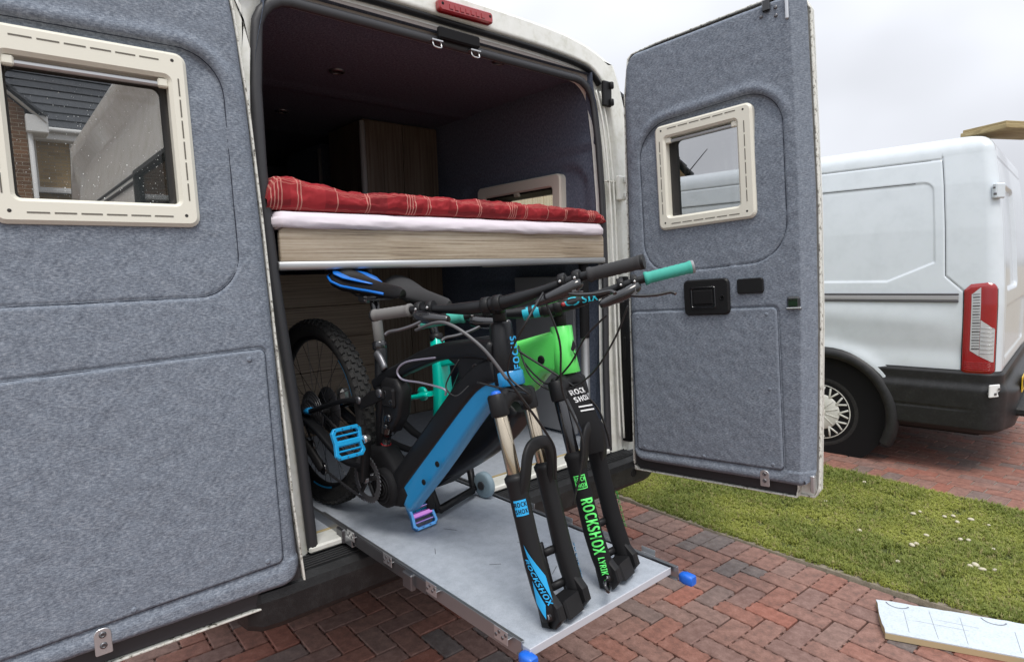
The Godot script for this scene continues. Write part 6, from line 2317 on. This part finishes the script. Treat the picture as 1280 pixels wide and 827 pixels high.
func white_van() -> void:
	var t := thing("parked_van", "white panel van parked on the neighbour's drive beyond the lawn", "van", Transform3D(Basis(Vector3.UP, 0.1006), Vector3(3.437, 0, 0.028)))
	var ss := span(-4.3, -1.6, 0.3) + span(-1.6, -0.3, 0.04).slice(1) + span(-0.3, 1.12, 0.0065).slice(1) + span(1.12, 2.874, 0.03).slice(1)
	var ys := span(0.42, 2.2, 0.0075, [2.2]) + PackedFloat32Array([2.215, 2.23, 2.245, 2.26, 2.28, 2.3, 2.35, 2.5, 2.8, 3.2])
	var wheel_c := Vector2(-0.075, 0.34)
	part("body", sheet(ss, ys, func(s: float, y: float) -> Vector3:
		var yy := y
		var ins: float
		if y <= 2.2:
			ins = van_inset(y)
		else:
			var q: float = y - 2.2
			if q < 0.1:
				var an := q / 0.1 * PI / 2 * 0.9
				ins = 0.09 + 0.11 * (1.0 - cos(an))
				yy = 2.2 + 0.12 * sin(an)
			else:
				ins = 0.183 + (q - 0.1) / 0.9 * 0.8
				yy = 2.318 + 0.055 * sqrt(clampf((q - 0.1) / 0.9, 0.0, 1.0))
		var d := 0.0
		if y < 2.2 and s < 0.9:
			var sd := sd_rrect(s, y, -6.0, 1.345, 0.625, 2.03, 0.06)
			sd = max(sd, (s - 0.6) * 0.41 - (y - 1.463) * 0.912)
			d -= 0.007 * (1.0 - smoothstep(-0.006, 0.002, sd))
			if y > 1.38:
				d += groove(s - 0.685, 0.0042, 0.009)
			elif y > 1.27 and s > 0.68:
				d += groove((s - 0.685) * 0.72 + (y - 1.38) * 0.69, 0.0042, 0.009)
			d += 0.012 * exp(-pow((y - 1.1 + 0.05 * s) / 0.09, 2)) * smoothstep(0.9, 0.5, s)
			d -= 0.008 * exp(-pow((y - 0.86) / 0.07, 2))
			d += 0.02 * exp(-pow(((Vector2(s, y) - wheel_c).length() - 0.5) / 0.06, 2)) * (1.0 if y < 1.1 else 0.0)
			d += groove(y - 2.178, 0.005, 0.007) * (1.0 if s < 0.68 else 0.0)
		if s > 0.95:
			# back door: seam, sunk window panel, lower panel
			if y < 2.2:
				d += groove(s - 1.1, 0.005, 0.01) * (1.0 if y < 2.16 else 0.0)
				d += groove(y - 2.16, 0.006, 0.008) * smoothstep(1.05, 1.12, s)
				var sd2 := sd_rrect(s, y, 1.17, 1.27, 1.95, 2.0, 0.07)
				d -= 0.022 * (1.0 - smoothstep(-0.02, 0.004, sd2))
				var sd3 := sd_rrect(s, y, 1.16, 0.8, 2.6, 1.17, 0.06)
				d -= 0.012 * (1.0 - smoothstep(-0.02, 0.004, sd3))
				d += groove(s - 2.0, 0.006, 0.012)
		var p := plan(s, ins)
		var n := plan_normal(s)
		var nose: float = smoothstep(-3.1, -4.3, s)
		var top := lerpf(yy, min(yy, 1.15 + 0.1 * yy), nose)
		return Vector3(p.x + n.x * d + nose * nose * 0.1, top, p.y + n.y * d), true, func(s: float, y: float) -> bool: return (Vector2(s, y) - wheel_c).length() < 0.44), M.white_cool, t)
	var g := G.new()
	g.box(Vector3(1.0, 0.9, -1.7), Vector3(1.8, 1.2, 5.0), 0.05)
	g.box(Vector3(1.0, 0.36, -1.7), Vector3(1.7, 0.2, 5.2), 0.02)
	part("underside", g, M.black_matt, t)
	# waist rail
	for q in [[1.2, 1.214, M.steel_dark], [1.216, 1.246, M.rail_grey], [1.248, 1.262, M.steel_dark]]:
		g = G.new()
		g.box(Vector3(-0.006, (q[0] + q[1]) / 2, -1.46), Vector3(0.014, q[1] - q[0], 4.44), 0.003)
		part("waist_rail", g, q[2], t)
	# shade in its panel gaps and under the recess edge, drawn as dark strips
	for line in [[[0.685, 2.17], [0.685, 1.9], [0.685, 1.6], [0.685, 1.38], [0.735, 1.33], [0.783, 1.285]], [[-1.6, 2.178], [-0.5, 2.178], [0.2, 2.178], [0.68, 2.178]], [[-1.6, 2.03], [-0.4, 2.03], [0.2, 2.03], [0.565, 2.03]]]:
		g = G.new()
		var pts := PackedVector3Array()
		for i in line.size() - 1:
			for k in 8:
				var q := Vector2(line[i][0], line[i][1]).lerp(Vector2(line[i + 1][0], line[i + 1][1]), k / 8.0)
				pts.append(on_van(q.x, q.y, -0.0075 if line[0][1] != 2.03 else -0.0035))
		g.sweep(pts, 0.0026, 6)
		part("panel_shade", g, M.groove_shade, t)
	# bumper wrap
	var bs := span(0.2, 1.12, 0.012) + span(1.12, 2.874, 0.06).slice(1)
	part("bumper", sheet(bs, span(0.3, 0.74, 0.01), func(s: float, y: float) -> Vector3:
		var p: float = 0.016 + 0.02 * smoothstep(0.66, 0.6, y) + groove(y - 0.47, 0.004, 0.006) * smoothstep(0.9, 0.75, s)
		if y > 0.728:
			p = 0.004
		if y < 0.34:
			p -= 0.05 * smoothstep(0.34, 0.3, y)
		p += 0.05 * smoothstep(1.0, 1.25, s) * smoothstep(0.64, 0.58, y)
		return on_van(s, y, p), true, func(s: float, y: float) -> bool: return (Vector2(s, y) - wheel_c).length() < 0.46), M.bumper, t)
	g = G.new()
	g.box(Vector3(1.05, 0.43, 1.09), Vector3(1.5, 0.06, 0.16), 0.015)
	part("rear_step", g, M.bumper, t)
	g = G.new()
	g.box(Vector3(0.34, 0.4, 1.13), Vector3(0.14, 0.04, 0.012), 0.004)
	part("rear_reflector", g, M.red_lens, t)
	# wheel arch
	g = G.new()
	var rings := []
	for i in 33:
		var a := -0.42 + (PI + 0.84) * i / 32.0
		var r := PackedVector3Array()
		for q in [[0.428, 0.12], [0.428, -0.03], [0.452, -0.045], [0.49, -0.036], [0.508, -0.012], [0.508, 0.03]]:
			r.append(Vector3(q[1], wheel_c.y + q[0] * sin(a), wheel_c.x + q[0] * cos(a)))
		rings.append(r)
	g.loft(rings, false, true, true)
	part("arch_trim", g, M.bumper, t)
	g = G.new()
	g.lathe(Vector3(0.03, wheel_c.y, wheel_c.x), Vector3.RIGHT, [Vector2(0.43, 0.0), Vector2(0.43, 0.5), Vector2(0.0, 0.5)], 32)
	part("arch_liner", g, M.black_matt, t)
	g = G.new()
	g.box(Vector3(0.12, 0.28, 0.375), Vector3(0.2, 0.3, 0.014), 0.004, Basis(Vector3.RIGHT, 0.12))
	part("mud_flap", g, M.bumper, t)
	# wheels
	for q in [[0.035, -0.11], [0.035, -3.35], [1.8, -0.11], [1.8, -3.35]]:
		var w := sub(t, "wheel", Transform3D(Basis(), Vector3(q[0], 0.325, q[1])))
		g = G.new()
		g.lathe(Vector3.ZERO, Vector3.RIGHT, [Vector2(0.21, 0.02), Vector2(0.22, 0.0), Vector2(0.26, -0.008), Vector2(0.3, 0.002), Vector2(0.318, 0.022), Vector2(0.325, 0.04), Vector2(0.326, 0.1), Vector2(0.325, 0.19), Vector2(0.31, 0.21), Vector2(0.2, 0.22)], 48)
		part("tyre", g, M.tyre, w)
		if q[0] > 1.0 or q[1] < -1.0:
			continue
		g = G.new()
		for i in 60:
			var a := TAU * i / 60.0
			for k in 3:
				g.box(Vector3(0.06 + k * 0.055, 0.3275 * sin(a + k * 0.03), 0.3275 * cos(a + k * 0.03)), Vector3(0.045, 0.012, 0.02), 0.0, Basis(Vector3.RIGHT, -a - PI / 2 + PI))
		part("tread", g, M.tyre, w)
		# cover: outer ring, spokes in pairs, dished centre
		g = G.new()
		g.lathe(Vector3(0.006, 0, 0), Vector3.LEFT, [Vector2(0.2, -0.01), Vector2(0.218, 0.0), Vector2(0.222, 0.006), Vector2(0.216, 0.012), Vector2(0.204, 0.01), Vector2(0.198, 0.002)], 48, true)
		part("cover_rim", g, M.hub_cap, w)
		for i in 12:
			g = G.new()
			var a := TAU * i / 12.0
			for da in [-0.1, 0.1]:
				var d0 := Vector3(0, sin(a), cos(a)) * 0.13
				var d1 := Vector3(0, sin(a + da * 1.55), cos(a + da * 1.55)) * 0.204
				g.sweep(PackedVector3Array([Vector3(-0.008, 0, 0) + d0, Vector3(-0.003, 0, 0) + d1]), Vector2(0.0075, 0.005), 8, {"up": Vector3.RIGHT})
			part("cover_spoke", g, M.hub_cap, w)
		g = G.new()
		g.lathe(Vector3(0.006, 0, 0), Vector3.LEFT, [Vector2(0.142, 0.0), Vector2(0.142, 0.01), Vector2(0.134, 0.016), Vector2(0.06, 0.024), Vector2(0.036, 0.02)], 48)
		part("cover_centre", g, M.hub_cap, w)
		for i in 12:
			g = G.new()
			var a := TAU * (i + 0.5) / 12.0
			g.sweep(PackedVector3Array([Vector3(-0.019, 0.045 * sin(a), 0.045 * cos(a)), Vector3(-0.0125, 0.134 * sin(a), 0.134 * cos(a))]), Vector2(0.0032, 0.0032), 6, {"up": Vector3.RIGHT})
			part("cover_rib", g, M.hub_cap, w)
		g = G.new()
		g.lathe(Vector3(-0.012, 0, 0), Vector3.LEFT, [Vector2(0.037, 0.0), Vector2(0.037, 0.012), Vector2(0.03, 0.018), Vector2(0.012, 0.021)], 28)
		part("cover_cap", g, M.hub_cap, w)
		g = G.new()
		g.lathe(Vector3(0.03, 0, 0), Vector3.LEFT, [Vector2(0.208, 0.0), Vector2(0.208, 0.004), Vector2(0.0, 0.004)], 28)
		part("wheel_disc", g, M.black_matt, w)
	# tail light
	var lamp := sub(t, "tail_light")
	var top := func(a: float) -> float: return lut(a, [0.0, 0.22, 0.7, 0.9, 1.0], [1.285, 1.328, 1.338, 1.328, 1.3])
	var bot := func(a: float) -> float: return lut(a, [0.0, 0.15, 0.85, 1.0], [0.735, 0.71, 0.715, 0.74])
	var at := func(a: float, b: float, proud: float) -> Vector3:
		var y: float = lerp(bot.call(a) as float, top.call(a) as float, b)
		return on_van(lerp(0.787, 0.972, a), y, proud)
	part("housing", sheet(span(-0.04, 1.04, 0.03), span(-0.014, 1.012, 0.03), func(a: float, b: float) -> Vector3: return at.call(a, b, 0.004 if a > -0.02 and a < 1.02 and b > 0.0 and b < 1.0 else -0.02), true), M.black_gloss, lamp)
	part("red_lens", sheet(span(0.02, 0.98, 0.02), span(0.008, 0.992, 0.02), func(a: float, b: float) -> Vector3:
		var e: float = min(min(a - 0.02, 0.98 - a) * 0.2, min(b - 0.008, 0.992 - b) * 0.6)
		return at.call(a, b, 0.006 + 0.012 * sqrt(clampf(e / 0.03, 0, 1))), true), M.red_lens, lamp)
	part("clear_lens", sheet(span(0.25, 0.52, 0.02), span(0, 1, 0.02), func(a: float, q: float) -> Vector3: return at.call(a, lerp(lerpf(0.27, 0.21, (a - 0.25) / 0.27), lerpf(0.88, 0.95, (a - 0.25) / 0.27), q), 0.0195), true), M.clear_lens, lamp)
	part("clear_lens", sheet(span(0.53, 0.9, 0.02), span(0, 1, 0.02), func(a: float, q: float) -> Vector3: return at.call(a, lerp(lerpf(0.21, 0.14, (a - 0.53) / 0.37), lerpf(0.6, 0.5, (a - 0.53) / 0.37), q), 0.0195), true), M.clear_lens, lamp)
	for k in 20:
		g = G.new()
		var b := 0.29 + k * 0.031
		var wide := 0.5 if b > 0.62 else 0.52
		var pts := PackedVector3Array()
		for i in 5:
			pts.append(at.call(lerp(0.29, wide, i / 4.0), b, 0.0205))
		g.sweep(pts, Vector2(0.0016, 0.0026 if k % 3 else 0.0045), 6, {"up": Vector3.UP})
		part("lens_bar", g, M.steel_dark, lamp)
	for k in 7:
		g = G.new()
		var pts := PackedVector3Array()
		for i in 4:
			pts.append(at.call(lerp(0.55, 0.88, i / 3.0), 0.24 + k * 0.045, 0.0205))
		g.sweep(pts, 0.0022, 6)
		part("lens_bar", g, M.alu, lamp)
	for k in 5:
		g = G.new()
		var pts := PackedVector3Array()
		for i in 6:
			pts.append(at.call(lerp(0.08, 0.9, i / 5.0), 0.05 + k * 0.022, 0.0185))
		g.sweep(pts, 0.0022, 6)
		part("lens_ridge", g, M.red_lens, lamp)
	# door hinge, white sensor block, number plate
	for y in [1.93]:
		g = G.new()
		g.box(on_van(0.985, y, 0.02), Vector3(0.07, 0.1, 0.04), 0.008, Basis(Vector3.UP, -0.7))
		part("door_hinge", g, M.white_cool, t)
		g = G.new()
		for k in [-1, 1]:
			g.lathe(on_van(0.965, y + k * 0.02, 0.03), Vector3(-0.6, 0, 0.8), [Vector2(0.014, -0.01), Vector2(0.014, 0.006), Vector2(0.006, 0.008)], 12)
		part("hinge_bolt", g, M.steel_dark, t)
	g = G.new()
	g.box(on_van(0.96, 0.615, 0.036), Vector3(0.085, 0.085, 0.012), 0.004, Basis(Vector3.UP, -0.6))
	part("sensor_plate", g, M.trim, t)
	for q in [[-0.02, 0.022], [-0.024, -0.016], [0.004, -0.02], [0.02, 0.014]]:
		g = G.new()
		g.box(on_van(0.96 + q[0], 0.615 + q[1], 0.043), Vector3(0.02, 0.016, 0.004), 0.001, Basis(Vector3.UP, -0.6))
		part("sensor_mark", g, M.steel_dark, t)
	g = G.new()
	g.prism(rrect(0.0, -0.056, 0.52, 0.056, 0.008), 0.0, 0.005, Transform3D(Basis(Vector3(1, 0, 0), Vector3(0, 1, 0), Vector3(0, 0, 1)), Vector3(0.43, 0.6, 1.085)), 0.001)
	part("number_plate", g, M.plate, t)
	g = letters("W6", 0.078, 0.0006, flat(Vector3(0.515, 0.6, 1.0905), Vector3.RIGHT, Vector3.UP), 0.9)
	part("plate_lettering", g, M.black, t)
	# the board on the roof
	var bo := thing("roof_board", "short weathered wooden board lying on the parked white van's roof", "board", Transform3D(Basis(Vector3.UP, -0.45), Vector3(3.78, 2.358, 0.95)))
	g = G.new()
	g.box(Vector3(0.3, 0.014, -0.16), Vector3(0.6, 0.03, 0.32), 0.003)
	part("plank", g, M.board_wood, bo)
	g = G.new()
	g.box(Vector3(0.3, 0.039, -0.16), Vector3(0.58, 0.02, 0.3), 0.002)
	part("plank", g, M.board_wood, bo)


# ---------------------------------------------------------------- what stands round about
func window(parent: Node, at: Vector3, w: float, h: float) -> void:
	var f := sub(parent, "window", Transform3D(Basis(), at))
	var g := G.new()
	g.frame(rrect(-w / 2, 0, w / 2, h, 0.004, 1), rrect(-w / 2 + 0.07, 0.07, w / 2 - 0.07, h - 0.07, 0.004, 1), -0.06, 0.03, Transform3D(), 0.006)
	part("frame", g, M.trim, f)
	g = G.new()
	g.box(Vector3(0, h / 2, -0.04), Vector3(w - 0.1, h - 0.1, 0.01))
	part("pane", g, M.house_glass, f)
	for k in [-1, 1]:
		g = G.new()
		g.box(Vector3(k * w / 6, h / 2, -0.02), Vector3(0.035, h - 0.12, 0.03), 0.004)
		part("glazing_bar", g, M.trim, f)
	for k in 3:
		g = G.new()
		g.box(Vector3(0, h * (k + 1) / 4.0, -0.02), Vector3(w - 0.12, 0.03, 0.028), 0.004)
		part("glazing_bar", g, M.trim, f)
	g = G.new()
	g.box(Vector3(0, -0.03, 0.06), Vector3(w + 0.1, 0.07, 0.2), 0.01)
	part("sill", g, M.trim, f)


# courses of tiles laid as overlapping strips with a bevelled front edge
func tiled(parent: Node, a: Vector3, b: Vector3, c: Vector3, rows: int) -> void:
	# a-b is the eave, a-c runs up the slope
	var up := (c - a)
	var n := (b - a).cross(up).normalized()
	if n.y < 0:
		n = -n
	for i in rows:
		var g := G.new()
		var p0 := a + up * (i / float(rows))
		var p1 := a + up * ((i + 1.25) / float(rows))
		var e := b - a
		g.loft([PackedVector3Array([p0 + n * 0.02, p0 + n * 0.07, p1 + n * 0.03, p1 + n * 0.0]), PackedVector3Array([p0 + e + n * 0.02, p0 + e + n * 0.07, p1 + e + n * 0.03, p1 + e + n * 0.0])], false, true, false)
		part("tile_course", g, M.tile, parent)


func surroundings() -> void:
	# the brick house seen through the left door's window
	var h := thing("brick_house", "brick house with dark tiled roof and white gable trim, seen through the left door's window", "house", Transform3D(Basis(), Vector3(-0.95, 0, -15.0)))
	var g := G.new()
	g.prism(PackedVector2Array([Vector2(-5.2, 0), Vector2(0.45, 0), Vector2(0.45, 5.0), Vector2(-2.375, 7.6), Vector2(-5.2, 5.0)]), -5.0, 1.2, Transform3D(), 0.0)
	part("gable_wing", g, M.house_brown, h)
	g = G.new()
	g.box(Vector3(4.4, 2.45, -3.0), Vector3(8.0, 4.9, 5.0))
	part("wall", g, M.house_buff, h)
	var roof := sub(h, "roof")
	tiled(roof, Vector3(0.2, 4.95, -0.15), Vector3(9.0, 4.95, -0.15), Vector3(0.2, 8.6, -3.3), 18)
	tiled(roof, Vector3(0.75, 4.85, 1.5), Vector3(0.75, 4.85, -4.8), Vector3(-2.375, 7.72, 1.5), 14)
	tiled(roof, Vector3(-5.5, 4.85, -4.8), Vector3(-5.5, 4.85, 1.5), Vector3(-2.375, 7.72, -4.8), 14)
	for s in [-1.0, 1.0]:
		g = G.new()
		var e := Vector3(-2.375 + s * 3.15, 4.75, 1.33)
		var p := Vector3(-2.375, 7.65, 1.33)
		g.sweep(PackedVector3Array([e, p]), Vector2(0.02, 0.12), 4, {"up": Vector3(0, 0, 1)})
		part("bargeboard", g, M.trim, h)
	g = G.new()
	g.box(Vector3(0.62, 4.72, 1.1), Vector3(0.36, 0.34, 0.6), 0.02)
	part("soffit_box", g, M.trim, h)
	g = G.new()
	g.box(Vector3(4.6, 4.82, -0.28), Vector3(8.2, 0.2, 0.22), 0.02)
	part("fascia", g, M.trim, h)
	g = G.new()
	g.sweep(PackedVector3Array([Vector3(0.6, 4.93, -0.12), Vector3(8.6, 4.93, -0.12)]), 0.06, 8)
	part("gutter", g, M.trim, h)
	g = G.new()
	g.sweep(PackedVector3Array([Vector3(0.5, 4.7, 1.24), Vector3(0.5, 0.1, 1.24)]), 0.045, 8)
	part("downpipe", g, M.trim, h)
	window(h, Vector3(1.0, 3.65, -0.5), 0.75, 1.15)
	window(h, Vector3(4.2, 3.65, -0.5), 1.2, 1.15)
	window(h, Vector3(-2.4, 3.4, 1.2), 1.2, 1.2)
	g = G.new()
	g.box(Vector3(3.0, 1.7, -0.4), Vector3(5.0, 3.4, 0.4), 0.02)
	part("porch", g, M.tile, h)
	# the gabled house far beyond the white van
	var k := thing("far_house", "dark tiled gable of a distant house beyond the parked white van, with an aerial", "house", Transform3D(Basis(Vector3.UP, deg_to_rad(-50.3)), Vector3(14.3, 0, -8.15)))
	g = G.new()
	g.prism(PackedVector2Array([Vector2(-5.4, 0), Vector2(0.3, 0), Vector2(0.3, 3.6), Vector2(-2.55, 7.0), Vector2(-5.4, 3.6)]), -8.0, -0.3, Transform3D(), 0.0)
	part("wall", g, M.house_buff, k)
	var kr := sub(k, "roof")
	tiled(kr, Vector3(0.6, 3.4, 0.0), Vector3(0.6, 3.4, -8.3), Vector3(-2.55, 7.16, 0.0), 16)
	tiled(kr, Vector3(-5.7, 3.4, -8.3), Vector3(-5.7, 3.4, 0.0), Vector3(-2.55, 7.16, -8.3), 16)
	g = G.new()
	g.sweep(PackedVector3Array([Vector3(-0.1, 4.2, -0.1), Vector3(0.42, 4.82, 0.0)]), 0.016, 6)
	part("aerial", g, M.steel_dark, k)
	# timber boarding beyond the lawn, seen through the window by the bed
	var f := thing("board_fence", "pale upright board fence glimpsed through the window beside the bed", "fence", Transform3D(Basis(), Vector3(2.42, 0, -3.4)))
	for i in 22:
		g = G.new()
		g.box(Vector3(0.0, 1.15, -1.2 + i * 0.152), Vector3(0.02, 2.3, 0.142), 0.004)
		part("board", g, M.fence, f)
	for y in [0.4, 1.2, 2.0]:
		g = G.new()
		g.box(Vector3(0.035, y, 0.4), Vector3(0.045, 0.09, 3.2), 0.004)
		part("rail", g, M.fence, f)


func small_things() -> void:
	# white faced insulation board on the paving
	var a := Vector3(1.108, 0.0, 1.131)
	var len := Vector3(0.415, 0, 0.91).normalized()
	var wid := Vector3(len.z, 0, -len.x)
	var t := thing("insulation_board", "white faced foam board with a sandy edge lying on the paving by the lawn", "board", Transform3D(Basis(len, Vector3.UP, len.cross(Vector3.UP)), a))
	# in its axes x runs along, -z across towards the lawn
	var rng := RandomNumberGenerator.new()
	rng.seed = 12
	var poly := PackedVector2Array([Vector2(0.0, 0.0), Vector2(1.1, 0.0), Vector2(1.1, 0.262)])
	for i in 40:
		poly.append(Vector2(1.1 - (i + 1) * 1.1 / 41.0, 0.262 + rng.randf_range(-0.004, 0.002)))
	poly.append(Vector2(-0.004, 0.258))
	for i in 7:
		poly.append(Vector2(rng.randf_range(-0.006, 0.001), 0.258 - (i + 1) * 0.258 / 8.0))
	var lay_flat := Transform3D(Basis(Vector3(1, 0, 0), Vector3(0, 0, -1), Vector3(0, 1, 0)), Vector3.ZERO)
	var g := G.new()
	g.prism(poly, 0.002, 0.027, lay_flat, 0.001)
	part("foam_core", g, M.foam_core, t)
	g = G.new()
	g.prism(poly, 0.027, 0.0315, lay_flat, 0.0)
	part("facing", g, M.foam_face, t)
	var mark := func(pts: PackedVector2Array, w: float) -> G:
		var m := G.new()
		for i in pts.size() - 1:
			var d := pts[i + 1] - pts[i]
			var n := Vector2(-d.y, d.x).normalized() * w
			var v := PackedVector3Array()
			for q in [pts[i] - n, pts[i + 1] - n, pts[i + 1] + n, pts[i] + n]:
				v.append(lay_flat * Vector3(q.x, q.y, 0.0319))
			m.face(v, PackedInt32Array([0, 1, 2, 0, 2, 3]), Vector3.UP)
		return m
	for cx in [0.075, 0.41, 0.74]:
		for r in [0.044, 0.041]:
			var pts := PackedVector2Array()
			for i in 14:
				var an := PI + 0.1 + (PI - 0.5) * i / 13.0
				pts.append(Vector2(cx + r * cos(an), 0.256 + r * sin(an)))
			part("pencil_mark", mark.call(pts, 0.0011), M.ink, t)
	for q in [[0.09, 0.2, 0.085, 0.03], [0.185, 0.23, 0.18, 0.02], [0.29, 0.22, 0.275, 0.02], [0.46, 0.18, 0.44, 0.03], [0.12, 0.13, 0.3, 0.125], [0.2, 0.17, 0.34, 0.16]]:
		part("pencil_mark", mark.call(PackedVector2Array([Vector2(q[0], q[1]), Vector2(q[2], q[3])]), 0.0007), M.ink, t)
	# pale toadstools in the grass
	var spots := [[2.518, 0.83], [2.585, 0.845], [2.599, 0.964], [2.642, 0.996], [2.559, 1.034], [2.651, 1.078], [2.629, 1.164], [2.248, 0.968], [2.331, 1.137], [2.313, 1.105], [2.094, 0.964], [2.063, 0.952], [2.297, 1.248], [1.817, 0.961], [2.004, 1.214], [2.032, 1.229], [2.003, 1.262], [2.041, 1.303], [2.894, 0.437], [2.377, 0.395], [2.066, 0.699]]
	var first: Node3D = null
	for i in spots.size():
		var o: Node3D
		if first == null:
			first = thing("pebble", "small pale pebble lying in the grass of the lawn", "pebble", Transform3D(), "pale pebbles scattered on the lawn")
			g = G.new()
			g.lathe(Vector3(0, -0.004, 0), Vector3.UP, [Vector2(0.004, 0.0), Vector2(0.0125, 0.003), Vector2(0.015, 0.008), Vector2(0.012, 0.0135), Vector2(0.006, 0.0165), Vector2(0.0, 0.017)], 14)
			part("stone", g, M.pebble, first)
			o = first
		else:
			o = first.duplicate()
			o.name = uname(self, "pebble")
			add_child(o, true)
		var sc := rng.randf_range(0.55, 1.1)
		o.transform = Transform3D(Basis(Vector3.UP, rng.randf() * TAU) * Basis(Vector3.RIGHT, rng.randf_range(-0.3, 0.3)).scaled(Vector3(sc * rng.randf_range(1.0, 1.35), sc, sc)), Vector3(spots[i][0], 0.016, spots[i][1]))
